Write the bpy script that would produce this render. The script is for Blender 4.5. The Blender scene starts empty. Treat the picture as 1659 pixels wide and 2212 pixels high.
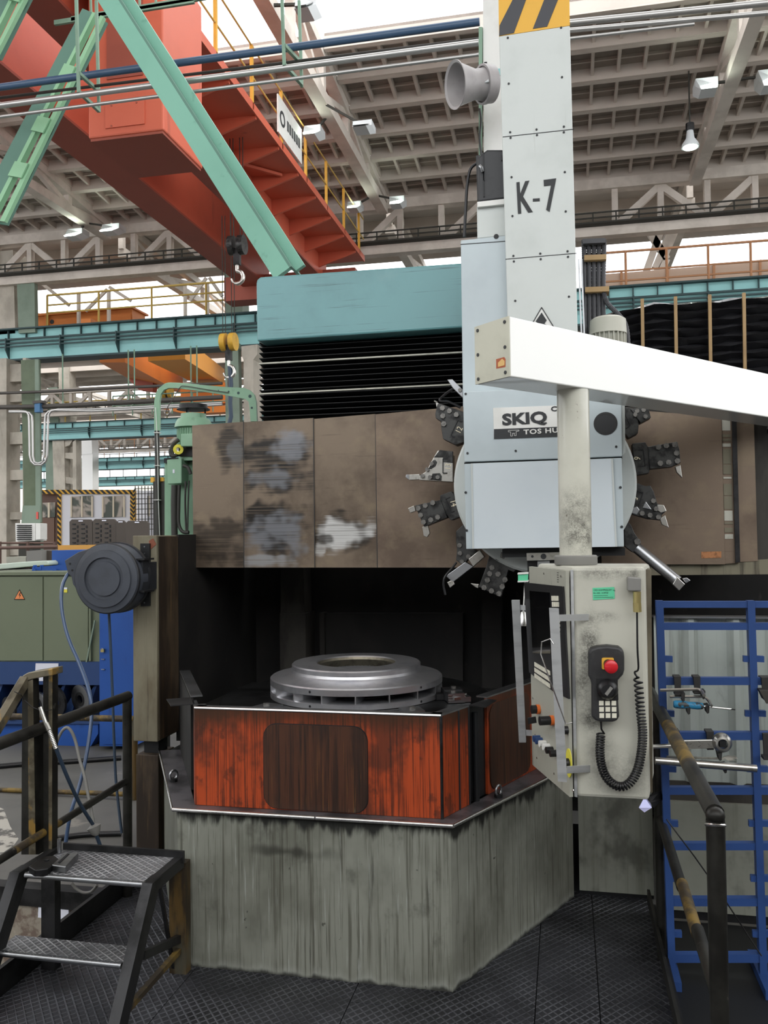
import bpy, bmesh, math, random
from mathutils import Vector, Matrix
random.seed(7)
R = math.radians
scene = bpy.context.scene
COL = scene.collection

# ------------------------------------------------------------------ camera
F_PX, CX, CY = 1840.0, 829.5, 1106.0
YAW, PITCH, ROLL, CAM_H = R(12.0), R(1.6), 0.012, 1.70
fw = Vector((-math.sin(YAW)*math.cos(PITCH), math.cos(YAW)*math.cos(PITCH), math.sin(PITCH)))
rt0 = Vector((math.cos(YAW), math.sin(YAW), 0.0)); up0 = rt0.cross(fw)
rt = rt0*math.cos(ROLL) - up0*math.sin(ROLL); up = rt.cross(fw)
EYE = Vector((0.0, 0.0, CAM_H))
cam_data = bpy.data.cameras.new('camera'); cam = bpy.data.objects.new('camera', cam_data); COL.objects.link(cam)
cam_data.sensor_fit = 'VERTICAL'; cam_data.sensor_height = 24.0; cam_data.lens = 24.0*F_PX/2212.0
cam_data.clip_start = 0.05; cam_data.clip_end = 400.0
m = Matrix((rt, up, -fw)).transposed().to_4x4(); m.translation = EYE
cam.matrix_world = m
scene.camera = cam

# ------------------------------------------------------------------ daylight
world = bpy.data.worlds.new('overcast_sky'); scene.world = world; world.use_nodes = True
bg = world.node_tree.nodes['Background']
bg.inputs['Color'].default_value = (0.97, 0.985, 1.0, 1.0); bg.inputs['Strength'].default_value = 3.0
sun_data = bpy.data.lights.new('sun', 'SUN'); sun_data.energy = 0.9; sun_data.angle = R(50.0); sun_data.color = (1.0, 0.97, 0.92)
sun = bpy.data.objects.new('sun', sun_data); COL.objects.link(sun)
sun.rotation_euler = Vector((-0.62, 0.62, -0.95)).to_track_quat('-Z', 'Y').to_euler()
scene.view_settings.view_transform = 'Standard'; scene.view_settings.look = 'None'
scene.view_settings.gamma = 1.0; scene.view_settings.exposure = 0.0
scene.view_settings.use_curve_mapping = False
scene.cycles.max_bounces = 5; scene.cycles.diffuse_bounces = 3; scene.cycles.glossy_bounces = 3
scene.cycles.use_adaptive_sampling = True; scene.cycles.adaptive_threshold = 0.03
scene.cycles.transparent_max_bounces = 8; scene.cycles.sample_clamp_indirect = 6.0
scene.cycles.use_denoising = True

# ------------------------------------------------------------------ geometry helpers
def at(px, py, Y=None, X=None, Z=None):
    """world point on an axis-aligned plane seen at a pixel of the 1659x2212 frame"""
    d = fw + rt*((px-CX)/F_PX) - up*((py-CY)/F_PX)
    if Y is not None: t = Y/d.y
    elif X is not None: t = X/d.x
    else: t = (Z-CAM_H)/d.z
    return EYE + d*t

class MB:
    def __init__(self): self.v = []; self.f = []
    def add(self, vs, fs):
        o = len(self.v); self.v += [Vector(p) for p in vs]; self.f += [tuple(i+o for i in f) for f in fs]; return self
    def box(self, x0, x1, y0, y1, z0, z1):
        return self.add([(x0,y0,z0),(x1,y0,z0),(x1,y1,z0),(x0,y1,z0),(x0,y0,z1),(x1,y0,z1),(x1,y1,z1),(x0,y1,z1)],
                        [(0,3,2,1),(4,5,6,7),(0,1,5,4),(1,2,6,5),(2,3,7,6),(3,0,4,7)])
    def prism(self, pts, vec):
        n = len(pts); vec = Vector(vec); a = [Vector(p) for p in pts]; b = [p+vec for p in a]
        return self.add(a+b, [tuple(range(n))[::-1], tuple(range(n, 2*n))] + [(i, (i+1) % n, n+(i+1) % n, n+i) for i in range(n)])
    def slab(self, px, Y, t):                 # outline traced at depth Y, thickness t backwards
        return self.prism([at(x, y, Y=Y) for x, y in px], (0, t, 0))
    def zslab(self, px, Z, t):                # outline traced on a level plane, thickness t downwards
        return self.prism([at(x, y, Z=Z) for x, y in px], (0, 0, -t))
    def bar(self, a, b, w, h=None, up=(0,0,1)):
        a, b, up = Vector(a), Vector(b), Vector(up); h = w if h is None else h
        d = (b-a).normalized(); s = d.cross(up)
        if s.length < 1e-4: s = d.cross(Vector((0,1,0)))
        s.normalize(); u = s.cross(d).normalized(); s, u = s*(w/2), u*(h/2)
        return self.prism([a-s-u, a+s-u, a+s+u, a-s+u], b-a)
    def cyl(self, a, b, r, r2=None, n=16):
        a, b = Vector(a), Vector(b); r2 = r if r2 is None else r2
        d = (b-a).normalized(); s = d.orthogonal().normalized(); u = d.cross(s)
        ra = [a+(s*math.cos(2*math.pi*i/n)+u*math.sin(2*math.pi*i/n))*r for i in range(n)]
        rb = [b+(s*math.cos(2*math.pi*i/n)+u*math.sin(2*math.pi*i/n))*r2 for i in range(n)]
        return self.add(ra+rb, [tuple(range(n))[::-1], tuple(range(n, 2*n))] + [(i, (i+1) % n, n+(i+1) % n, n+i) for i in range(n)])
    def tube(self, pts, r, n=8, closed=False):
        pts = [Vector(p) for p in pts]; m = len(pts); rs = r if isinstance(r, (list, tuple)) else [r]*m
        tang = []
        for i in range(m):
            a = pts[(i-1) % m] if (closed or i > 0) else pts[i]; b = pts[(i+1) % m] if (closed or i < m-1) else pts[i]
            tang.append((b-a).normalized())
        s = tang[0].orthogonal().normalized(); vs = []
        for i in range(m):
            s = (s - tang[i]*s.dot(tang[i])); s = s.normalized() if s.length > 1e-6 else tang[i].orthogonal().normalized()
            u = tang[i].cross(s)
            vs += [pts[i]+(s*math.cos(2*math.pi*k/n)+u*math.sin(2*math.pi*k/n))*rs[i] for k in range(n)]
        fs = []
        for i in range(m if closed else m-1):
            j = (i+1) % m
            fs += [(i*n+k, i*n+(k+1) % n, j*n+(k+1) % n, j*n+k) for k in range(n)]
        if not closed: fs += [tuple(range(n))[::-1], tuple(range((m-1)*n, m*n))]
        return self.add(vs, fs)
    def lathe(self, prof, c=(0,0,0), axis=(0,0,1), n=48, closed=False):
        c = Vector(c); ax = Vector(axis).normalized(); s = ax.orthogonal().normalized(); u = ax.cross(s); m = len(prof); vs = []
        for (r, z) in prof:
            vs += [c+ax*z+(s*math.cos(2*math.pi*k/n)+u*math.sin(2*math.pi*k/n))*max(r, 1e-5) for k in range(n)]
        fs = []
        for i in range(m if closed else m-1):
            j = (i+1) % m
            fs += [(i*n+k, i*n+(k+1) % n, j*n+(k+1) % n, j*n+k) for k in range(n)]
        return self.add(vs, fs)
    def build(self, name, mat, parent=None, smooth=None, bev=0.0):
        me = bpy.data.meshes.new(name); me.from_pydata([tuple(p) for p in self.v], [], self.f)
        bm = bmesh.new(); bm.from_mesh(me); bmesh.ops.recalc_face_normals(bm, faces=bm.faces); bm.to_mesh(me); bm.free()
        me.materials.append(mat)
        if smooth: me.shade_smooth(); me.set_sharp_from_angle(angle=R(smooth))
        o = bpy.data.objects.new(name, me); COL.objects.link(o)
        if parent is not None:
            o.parent = parent; o.matrix_parent_inverse = Matrix.Translation(-parent.location)
        if bev:
            b = o.modifiers.new('bevel', 'BEVEL'); b.width = bev; b.segments = 2; b.limit_method = 'ANGLE'; b.angle_limit = R(40)
        return o
def tag(o, label=None, cat=None, group=None, kind=None):
    if label: o['label'] = label
    if cat: o['category'] = cat
    if group: o['group'] = group
    if kind: o['kind'] = kind
    return o
def thing(name, label, cat, loc=(0,0,0), group=None, kind=None):
    o = bpy.data.objects.new(name, None); COL.objects.link(o); o.location = loc; o.empty_display_size = 0.05
    return tag(o, label, cat, group, kind)
def struct(o): o['kind'] = 'structure'; return o
def dup_part(o, off, parent):
    c = o.copy(); COL.objects.link(c); c.parent = parent
    c.matrix_parent_inverse = Matrix.Translation(-parent.location); c.location = Vector(o.location)+Vector(off); return c
def arc(c, r, a0, a1, n, e1, e2):
    c, e1, e2 = Vector(c), Vector(e1), Vector(e2)
    return [c+e1*(r*math.cos(a0+(a1-a0)*i/n))+e2*(r*math.sin(a0+(a1-a0)*i/n)) for i in range(n+1)]
def smooth_path(pts, n=8):
    pts = [Vector(p) for p in pts]; out = []
    for i in range(len(pts)-1):
        p0 = pts[max(i-1, 0)]; p1 = pts[i]; p2 = pts[i+1]; p3 = pts[min(i+2, len(pts)-1)]
        for k in range(n):
            t = k/n
            out.append(0.5*((2*p1)+(p2-p0)*t+(2*p0-5*p1+4*p2-p3)*t*t+(3*p1-p0-3*p2+p3)*t*t*t))
    return out+[pts[-1]]
def rrect(x0, y0, x1, y1, r, n=4):            # rounded rectangle outline in pixels
    out = []
    for cx, cy, a in ((x1-r, y0+r, -90), (x1-r, y1-r, 0), (x0+r, y1-r, 90), (x0+r, y0+r, 180)):
        out += [(cx+r*math.cos(R(a+90*i/n)), cy+r*math.sin(R(a+90*i/n))) for i in range(n+1)]
    return out
def text(name, body, loc, size, mat, parent, sx=1.0, rot=(R(90), 0, 0), ext=0.0012, align='LEFT', bold=0.0, space=1.0):
    cu = bpy.data.curves.new(name, 'FONT'); cu.body = body; cu.size = size; cu.extrude = ext; cu.align_x = align; cu.align_y = 'CENTER'
    cu.offset = bold; cu.space_character = space; cu.resolution_u = 3
    cu.materials.append(mat)
    tmp = bpy.data.objects.new(name, cu); COL.objects.link(tmp)
    me = bpy.data.meshes.new_from_object(tmp.evaluated_get(bpy.context.evaluated_depsgraph_get())); me.name = name
    COL.objects.unlink(tmp); bpy.data.objects.remove(tmp); bpy.data.curves.remove(cu)
    if not me.materials: me.materials.append(mat)
    o = bpy.data.objects.new(name, me); COL.objects.link(o)
    if parent is not None: o.parent = parent; o.matrix_parent_inverse = Matrix.Translation(-parent.location)
    o.location = loc; o.rotation_euler = rot; o.scale = (sx, 1, 1); return o

# ------------------------------------------------------------------ material helpers
def lin(h):
    h = h.lstrip('#'); c = [int(h[i:i+2], 16)/255 for i in (0, 2, 4)]
    return tuple((x/12.92 if x <= 0.04045 else ((x+0.055)/1.055)**2.4) for x in c)+(1.0,)
class Mat:
    """small procedural material builder: base colour plus layered noise masks"""
    def __init__(self, name, col, rough=0.6, metal=0.0, spec=0.4, coat=0.0):
        self.m = bpy.data.materials.new(name); self.m.use_nodes = True; self.nt = self.m.node_tree
        self.N = self.nt.nodes; self.L = self.nt.links; self.b = self.N['Principled BSDF']
        self.b.inputs['Roughness'].default_value = rough; self.b.inputs['Metallic'].default_value = metal
        self.b.inputs['Specular IOR Level'].default_value = spec; self.b.inputs['Coat Weight'].default_value = coat
        self.pos = self.N.new('ShaderNodeNewGeometry').outputs['Position']
        self.col = lin(col); self.b.inputs['Base Color'].default_value = self.col
        self.sock = None; self.rough = rough; self.rsock = None
    def vec(self, scale, off=(0,0,0)):
        n = self.N.new('ShaderNodeMapping'); self.L.new(self.pos, n.inputs['Vector']); n.inputs['Scale'].default_value = scale
        n.inputs['Location'].default_value = off; return n.outputs['Vector']
    def noise(self, scale, off=(0,0,0), detail=5.0, rough=0.6, dist=0.0):
        n = self.N.new('ShaderNodeTexNoise'); self.L.new(self.vec(scale, off), n.inputs['Vector'])
        n.inputs['Scale'].default_value = 1.0; n.inputs['Detail'].default_value = detail; n.inputs['Roughness'].default_value = rough
        n.inputs['Distortion'].default_value = dist; return n.outputs['Fac']
    def ramp(self, fac, lo, hi, a=0.0, b=1.0):
        n = self.N.new('ShaderNodeMapRange'); n.interpolation_type = 'SMOOTHSTEP'; self.L.new(fac, n.inputs['Value'])
        n.inputs['From Min'].default_value = lo; n.inputs['From Max'].default_value = hi
        n.inputs['To Min'].default_value = a; n.inputs['To Max'].default_value = b; return n.outputs['Result']
    def math(self, op, a, b=None):
        n = self.N.new('ShaderNodeMath'); n.operation = op
        for i, x in enumerate((a, b)):
            if x is None: continue
            if isinstance(x, (int, float)): n.inputs[i].default_value = x
            else: self.L.new(x, n.inputs[i])
        return n.outputs[0]
    def xyz(self):
        n = self.N.new('ShaderNodeSeparateXYZ'); self.L.new(self.pos, n.inputs[0]); return n.outputs
    def mix(self, fac, col, amt=1.0):
        n = self.N.new('ShaderNodeMix'); n.data_type = 'RGBA'
        if amt != 1.0: fac = self.math('MULTIPLY', fac, amt)
        self.L.new(fac, n.inputs[0])
        if self.sock is None: n.inputs[6].default_value = self.col
        else: self.L.new(self.sock, n.inputs[6])
        if isinstance(col, str): n.inputs[7].default_value = lin(col)
        else: self.L.new(col, n.inputs[7])
        self.sock = n.outputs[2]; self.L.new(self.sock, self.b.inputs['Base Color']); return self
    def layer(self, col, scale, lo, hi, amt=1.0, off=(0,0,0), detail=5.0, rough=0.6, dist=0.0):
        return self.mix(self.ramp(self.noise(scale, off, detail, rough, dist), lo, hi), col, amt)
    def roughmix(self, fac, val):
        n = self.N.new('ShaderNodeMix'); n.data_type = 'FLOAT'; self.L.new(fac, n.inputs[0])
        if self.rsock is None: n.inputs[2].default_value = self.rough
        else: self.L.new(self.rsock, n.inputs[2])
        n.inputs[3].default_value = val; self.rsock = n.outputs[0]; self.L.new(self.rsock, self.b.inputs['Roughness']); return self
    def blob(self, cx, cz, hx, hz, soft=0.25, warp=0.25, scale=(3,3,30), off=(0,0,0)):
        """mask of a worn patch centred at x=cx, z=cz with streaky edges"""
        x, y, z = self.xyz(); nz = self.math('MULTIPLY', self.math('SUBTRACT', self.noise(scale, off), 0.5), warp*4)
        n2 = self.math('MULTIPLY', self.math('SUBTRACT', self.noise((7, 7, 7), (off[1], off[0], 2.0), 2.0), 0.5), 2.2)
        dx = self.math('POWER', self.math('ABSOLUTE', self.math('DIVIDE', self.math('SUBTRACT', x, cx), hx)), 2.6)
        dz = self.math('POWER', self.math('ABSOLUTE', self.math('DIVIDE', self.math('SUBTRACT', z, cz), hz)), 2.6)
        d = self.math('ADD', self.math('ADD', self.math('POWER', self.math('ADD', dx, dz), 0.385), nz), n2)
        return self.ramp(d, 1.0, 1.0-soft)
    def bump(self, fac, strength=0.3, dist=0.01):
        n = self.N.new('ShaderNodeBump'); n.inputs['Strength'].default_value = strength; n.inputs['Distance'].default_value = dist
        self.L.new(fac, n.inputs['Height']); self.L.new(n.outputs['Normal'], self.b.inputs['Normal']); return self
    def emit(self, col, s):
        self.b.inputs['Emission Color'].default_value = lin(col); self.b.inputs['Emission Strength'].default_value = s; return self

# ------------------------------------------------------------------ materials
def paint(name, col, dark, rough=0.5, sc=2.0, amt=0.6, streak=None, samt=0.5, spec=0.4, coat=0.0, lo=0.45, hi=0.75):
    k = Mat(name, col, rough, 0.0, spec, coat).layer(dark, (sc,)*3, lo, hi, amt)
    if streak: k.layer(streak, (30, 30, 1.2), 0.5, 0.72, samt, (3, 1, 2))
    return k
MT = {}
MT['deck'] = Mat('checker_plate', '#48494e', 0.42, 0.7)
def _deck(k, cell=0.026, ang=45.0, lift='#85878e'):
    n = k.N.new('ShaderNodeMapping'); n.inputs['Rotation'].default_value = (0, 0, R(ang)); k.L.new(k.pos, n.inputs['Vector'])
    n.inputs['Scale'].default_value = (1/cell, 1/cell*0.85, 1)
    s = k.N.new('ShaderNodeSeparateXYZ'); k.L.new(n.outputs[0], s.inputs[0])
    def ridge(o):
        a = k.math('ABSOLUTE', k.math('SUBTRACT', k.math('FRACT', o), 0.5)); return k.ramp(a, 0.17, 0.05)
    g = k.math('MAXIMUM', ridge(s.outputs[0]), ridge(s.outputs[1]))
    k.layer('#141415', (1.6, 1.6, 1.6), 0.4, 0.7, 0.8)
    k.mix(k.math('MULTIPLY', g, k.ramp(k.noise((5, 5, 5)), 0.3, 0.7)), lift, 0.55)
    k.bump(g, 0.8, 0.004); k.roughmix(k.ramp(k.noise((2.3, 2.3, 2.3), (4, 4, 4)), 0.4, 0.7), 0.7); return k
_deck(MT['deck'])
MT['tread'] = _deck(Mat('stair_tread_plate', '#8d8e91', 0.4, 0.65), 0.022, 30.0, '#e2e2e4')
k = Mat('base_paint', '#7f8177', 0.62, 0.0, 0.35)
k.layer('#5c5d53', (1.5, 1.5, 1.5), 0.4, 0.65, 0.8).layer('#3d3d34', (2.6, 2.6, 1.6), 0.52, 0.72, 0.55, (3, 3, 6)).layer('#45443a', (70, 70, 1.6), 0.50, 0.66, 0.7)
k.layer('#24231d', (150, 150, 3.5), 0.58, 0.70, 0.6, (2, 2, 2)).layer('#a5aaa4', (110, 110, 4.0), 0.60, 0.72, 0.5, (7, 1, 3)).layer('#3a3a33', (7, 7, 5), 0.60, 0.72, 0.45, (3, 9, 3))
z = k.xyz()[2]; nz = k.noise((14, 14, 2.5), (5, 5, 5))
k.mix(k.ramp(k.math('ADD', z, k.math('MULTIPLY', nz, 0.22)), 0.665, 0.705), '#12120f', 0.95)
k.mix(k.ramp(k.math('ADD', z, k.math('MULTIPLY', nz, 0.12)), 0.11, 0.05), '#a9ada6', 0.4)
k.mix(k.blob(-1.08, 0.475, 0.26, 0.035, 0.8, 0.12, (9, 9, 9)), '#26251f', 0.75)
k.layer('#1d1d19', (22, 22, 22), 0.70, 0.73, 0.7, (4, 8, 1))
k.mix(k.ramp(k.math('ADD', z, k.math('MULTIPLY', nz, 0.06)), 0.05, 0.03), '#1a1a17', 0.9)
MT['base'] = k
k = Mat('orange_guard_paint', '#a5421c', 0.5, 0.0, 0.35)
k.layer('#5a2a18', (4.2, 4.2, 3.0), 0.44, 0.60, 0.9, (0.6, 0, 0.3)).layer('#321a11', (150, 150, 2.6), 0.47, 0.64, 0.8).layer('#2a1710', (60, 60, 2.2), 0.55, 0.70, 0.6, (3, 1, 1)).layer('#3a1f14', (16, 16, 12), 0.56, 0.66, 0.6, (1, 5, 1))
z = k.xyz()[2]; k.mix(k.ramp(k.math('ADD', z, k.math('MULTIPLY', k.noise((6, 6, 4), (1, 8, 2)), 0.16)), 0.985, 1.085), '#32200f', 0.85)
MT['orange'] = k
MT['hatch'] = Mat('grimy_hatch', '#452819', 0.45).layer('#2a1a12', (9, 9, 2), 0.42, 0.62, 0.9).layer('#1c130e', (130, 130, 2.4), 0.48, 0.62, 0.8, (3, 3, 1)).layer('#7a5228', (140, 140, 2.4), 0.58, 0.7, 0.6).layer('#8a8a72', (60, 60, 2.5), 0.7, 0.76, 0.5, (5, 5, 5))
MT['steel'] = Mat('bare_steel', '#a9abae', 0.32, 1.0).layer('#6d6d6c', (6, 6, 6), 0.45, 0.7, 0.6)
MT['steel_edge'] = Mat('polished_edge', '#d4d2cf', 0.25, 1.0).layer('#77757a', (8, 8, 8), 0.5, 0.75, 0.5)
MT['darksteel'] = Mat('dark_steel', '#3b3b3c', 0.45, 0.75).layer('#191919', (5, 5, 5), 0.42, 0.65, 0.8)
MT['holder'] = Mat('oiled_tool_steel', '#4a4a49', 0.42, 0.7).layer('#222222', (20, 20, 20), 0.42, 0.62, 0.8)
MT['bolt'] = Mat('bolt_head_steel', '#7d7b77', 0.4, 0.8).layer('#3a3a39', (60, 60, 60), 0.45, 0.7, 0.6)
MT['brightsteel'] = Mat('bright_tool_steel', '#c9c7c1', 0.3, 1.0).layer('#8d897f', (40, 40, 40), 0.5, 0.75, 0.6)
MT['wp'] = Mat('machined_aluminium', '#c8c8cb', 0.36, 0.9).layer('#9a9ca6', (9, 9, 9), 0.45, 0.75, 0.6)
MT['wp_dark'] = Mat('rough_bore', '#857f70', 0.45, 0.8).layer('#4a463e', (20, 20, 20), 0.45, 0.7, 0.6)
k = Mat('crossrail_cover', '#7d6d5e', 0.45, 0.35)
k.layer('#5b4d42', (2.2, 2.2, 2.2), 0.42, 0.65, 0.8).layer('#8f8069', (6, 6, 6), 0.5, 0.7, 0.4, (4, 4, 1)).layer('#3d342c', (3, 3, 60), 0.62, 0.72, 0.3)
k.layer('#a39684', (120, 120, 120), 0.62, 0.72, 0.25)
MT['cover'] = k
def cover_mat(name, patches):
    k = Mat(name, '#7b6d5e', 0.42, 0.4)
    k.layer('#55493e', (2.2, 2.2, 2.2), 0.40, 0.65, 0.85).layer('#8f8069', (6, 6, 6), 0.5, 0.7, 0.4, (4, 4, 1))
    k.layer('#3d342c', (3, 3, 60), 0.62, 0.72, 0.3).layer('#a39684', (120, 120, 120), 0.62, 0.72, 0.25)
    for i, (cx, cz, hx, hz, col, soft, warp, amt) in enumerate(patches):
        f = k.math('MULTIPLY', k.blob(cx, cz, hx, hz, 0.55, warp*0.5, (2.0, 2.0, 110), (i*3.1, 1, i)), k.ramp(k.noise((1.6, 1.6, 150), (2, i*1.7, i)), 0.28, 0.52, 0.25, 1.0))
        k.mix(f, col, amt); k.roughmix(k.math('MULTIPLY', f, 0.8), 0.3)
    return k
MT['ram'] = paint('ram_grey_paint', '#c3c8c5', '#aeb4b0', 0.42, 3.0, 0.5).layer('#83837a', (50, 50, 1.5), 0.68, 0.76, 0.5)
MT['housing'] = paint('housing_paint', '#b7c2c6', '#a3adb2', 0.38, 2.0, 0.5)
MT['lowcover'] = paint('polished_cover', '#d2dbe0', '#bcc8d2', 0.16, 1.5, 0.6, coat=0.4)
MT['yellow'] = paint('hazard_yellow', '#dca83c', '#b98a30', 0.5, 4, 0.4)
MT['black'] = Mat('black_paint', '#17181a', 0.5)
MT['hazblack'] = Mat('hazard_black', '#3c3d42', 0.5)
MT['ink'] = Mat('lettering_dark', '#2e3032', 0.6)
MT['white'] = paint('white_paint', '#dcdcd8', '#b9b9b2', 0.5, 3, 0.4)
MT['cream_ink'] = Mat('number_cream', '#e6dcc0', 0.6)
MT['motor'] = Mat('motor_black', '#2e2f31', 0.45).layer('#191a1b', (8, 8, 8), 0.45, 0.65, 0.7)
MT['tealcover'] = paint('teal_cover_paint', '#659598', '#527c80', 0.33, 2.0, 0.7, coat=0.2).layer('#28393c', (1.5, 1.5, 60), 0.60, 0.72, 0.7).layer('#8aa0a0', (3, 3, 3), 0.6, 0.8, 0.3, (2, 3, 4))
MT['bellows'] = Mat('bellows_fabric', '#141516', 0.55).layer('#26272a', (2, 2, 30), 0.5, 0.75, 0.7)
MT['bellows_strip'] = paint('bellows_strip', '#b7b6aa', '#7d7c70', 0.5, 20, 0.6)
MT['post'] = Mat('guard_post_paint', '#777260', 0.6).layer('#574c39', (3, 3, 1.2), 0.42, 0.62, 0.85).layer('#2a231b', (25, 25, 1.5), 0.54, 0.7, 0.7).layer('#a7a493', (8, 8, 3), 0.58, 0.72, 0.5, (3, 2, 2))
MT['rust_post'] = Mat('oil_stained_post', '#4d4031', 0.6).layer('#241b14', (5, 5, 1.4), 0.42, 0.6, 0.9).layer('#6d5636', (30, 30, 1.2), 0.56, 0.7, 0.6)
MT['interior'] = Mat('dark_interior', '#211f1d', 0.75).layer('#0f0e0e', (2, 2, 1.5), 0.4, 0.6, 0.9).layer('#3d3a35', (12, 12, 6), 0.64, 0.72, 0.5)  # near-black base colour with random mottling
MT['interior2'] = Mat('dark_inner_plate', '#3b3833', 0.7).layer('#221f1c', (4, 4, 1.5), 0.42, 0.6, 0.9)  # dark grey-brown with random darker patches
MT['tabletop'] = Mat('chuck_table_steel', '#4a4b4c', 0.38, 0.9).layer('#252525', (5, 5, 5), 0.42, 0.65, 0.8)
k = paint('pendant_grey', '#b9b8ac', '#a3a296', 0.5, 4, 0.5)
def spray(k, cx, cz, hx, hz, amt):
    x, y, z = k.xyz(); dx = k.math('DIVIDE', k.math('SUBTRACT', x, cx), hx); dz = k.math('DIVIDE', k.math('SUBTRACT', z, cz), hz)
    d = k.math('SQRT', k.math('ADD', k.math('MULTIPLY', dx, dx), k.math('MULTIPLY', dz, dz)))
    n = k.math('ADD', k.math('MULTIPLY', k.noise((210, 210, 210), (1, 2, 3), 3.0), 0.6), k.math('MULTIPLY', k.noise((22, 22, 22), (4, 1, 2), 4.0), 0.9))
    k.mix(k.math('MULTIPLY', k.ramp(d, 1.0, 0.0), k.ramp(n, 0.5, 1.05)), '#33322d', amt)
for q_ in ((0.075, 1.335, 0.05, 0.16, 1.0), (0.05, 1.22, 0.05, 0.2, 0.9), (0.13, 1.565, 0.14, 0.035, 0.9), (0.12, 1.42, 0.07, 0.03, 0.7), (0.075, 1.08, 0.07, 0.06, 1.0), (0.10, 0.95, 0.08, 0.2, 0.5), (0.22, 1.55, 0.03, 0.07, 0.8), (0.2, 0.9, 0.12, 0.12, 0.5)): spray(k, *q_)
MT['pend'] = k
k = paint('arm_post', '#c9c8bb', '#aeada0', 0.28, 5, 0.5, coat=0.4).layer('#5d4a3c', (26, 26, 14), 0.70, 0.74, 0.85, (3, 3, 1))
for q_ in ((0.06, 1.70, 0.14, 0.12, 1.0), (0.04, 1.80, 0.12, 0.10, 0.7)): spray(k, *q_)
MT['armpost'] = k
MT['pendface'] = paint('pendant_face', '#a2a296', '#87867b', 0.45, 4, 0.5).layer('#5d5b52', (9, 9, 3), 0.6, 0.75, 0.6)
MT['arm'] = Mat('arm_white', '#eeeeea', 0.25, 0.0, 0.5, 0.5)
MT['arm_end'] = paint('arm_end_cap', '#c0bfae', '#a4a292', 0.5, 6, 0.5)

MT['bezel'] = Mat('black_bezel', '#1d1d1e', 0.4)
MT['screen'] = Mat('dark_screen', '#0c0d0f', 0.08, 0.0, 0.5, 0.6)
MT['key'] = Mat('key_caps', '#d6d3c2', 0.5)
MT['red'] = Mat('stop_button_red', '#c8202a', 0.35, coat=0.3)
MT['hhu'] = Mat('handset_plastic', '#2b2b2c', 0.5).layer('#3d3d3c', (30, 30, 30), 0.5, 0.7, 0.5)
MT['rubber'] = Mat('black_rubber', '#18181a', 0.35)
MT['brass'] = Mat('brass_fitting', '#b9aa74', 0.35, 0.9)
MT['plug'] = Mat('grey_plug', '#7b7a76', 0.5)
MT['greenlabel'] = Mat('green_sticker', '#5fc79a', 0.6)
MT['orangebtn'] = Mat('orange_ring', '#d2692a', 0.5)
MT['bluebtn'] = Mat('blue_button', '#27426e', 0.4)
MT['alu'] = Mat('aluminium_bar', '#c4c6c7', 0.42, 0.6).layer('#96989a', (4, 4, 20), 0.45, 0.7, 0.6)
MT['rackblue'] = paint('rack_blue', '#2a467c', '#1f3663', 0.45, 5, 0.5).layer('#8a9ab8', (40, 40, 40), 0.72, 0.76, 0.7)
MT['hook'] = Mat('hook_rubber', '#2c2b2a', 0.6)
MT['wavy'] = paint('corrugated_guard', '#a3aaa5', '#868d87', 0.45, 3, 0.5, '#5f635a', 0.5).layer('#4a4a42', (6, 6, 3), 0.62, 0.75, 0.6)
MT['greywall'] = paint('grey_guard_wall', '#85877d', '#6d6e63', 0.6, 2.5, 0.7, '#50503f', 0.45).layer('#b5bab5', (40, 40, 2), 0.68, 0.76, 0.6).layer('#2d2c26', (3, 3, 2), 0.56, 0.68, 0.6, (4, 4, 4))
MT['rail_dark'] = Mat('worn_black_pipe', '#34332f', 0.4, 0.55).layer('#1b1a18', (6, 6, 6), 0.42, 0.62, 0.8).layer('#7d7a74', (22, 22, 22), 0.66, 0.74, 0.5)
MT['rail_yellow'] = Mat('worn_yellow_pipe', '#7a6432', 0.5, 0.3).layer('#37312a', (9, 9, 9), 0.38, 0.58, 0.95).layer('#98803f', (25, 25, 25), 0.62, 0.7, 0.5)
MT['rail_worn'] = Mat('worn_square_tube', '#77705f', 0.38, 0.6).layer('#4a4437', (8, 8, 8), 0.42, 0.6, 0.85).layer('#a8843c', (7, 7, 7), 0.58, 0.66, 0.7, (5, 1, 1))
MT['yellow_post'] = Mat('rusty_yellow_post', '#57431f', 0.6).layer('#221c15', (14, 14, 3), 0.42, 0.6, 0.9).layer('#4a4a40', (5, 5, 3), 0.5, 0.66, 0.8, (3, 3, 3))
MT['reel'] = Mat('reel_plastic', '#41454d', 0.5).layer('#33363c', (6, 6, 6), 0.45, 0.65, 0.6)
MT['reel_rim'] = Mat('reel_rim_plastic', '#25272b', 0.5)
MT['hose_blue'] = Mat('blue_hose', '#3d5272', 0.35, coat=0.3)
MT['hose_dark'] = Mat('dull_blue_hose', '#2d3c4d', 0.45)
MT['machblue'] = paint('machine_blue', '#23509c', '#1d4285', 0.45, 2, 0.6).layer('#12254f', (8, 8, 2), 0.62, 0.75, 0.6)
MT['machblue_d'] = paint('dark_blue_panel', '#26406e', '#1e3258', 0.5, 2, 0.6)
MT['cabgreen'] = paint('olive_green_cabinet', '#6c745f', '#5d6552', 0.5, 2, 0.5)
MT['paper'] = Mat('white_paper', '#d9dbe6', 0.8)
MT['warn'] = Mat('warning_orange', '#e08a55', 0.6)
MT['warn_yellow'] = Mat('warning_yellow', '#d8cf4a', 0.6)
MT['hallfloor'] = Mat('hall_concrete', '#5e5d59', 0.55).layer('#454441', (0.9, 0.9, 0.9), 0.4, 0.65, 0.8).layer('#8c877e', (2.2, 2.2, 2.2), 0.64, 0.7, 0.6, (2, 6, 1))
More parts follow.
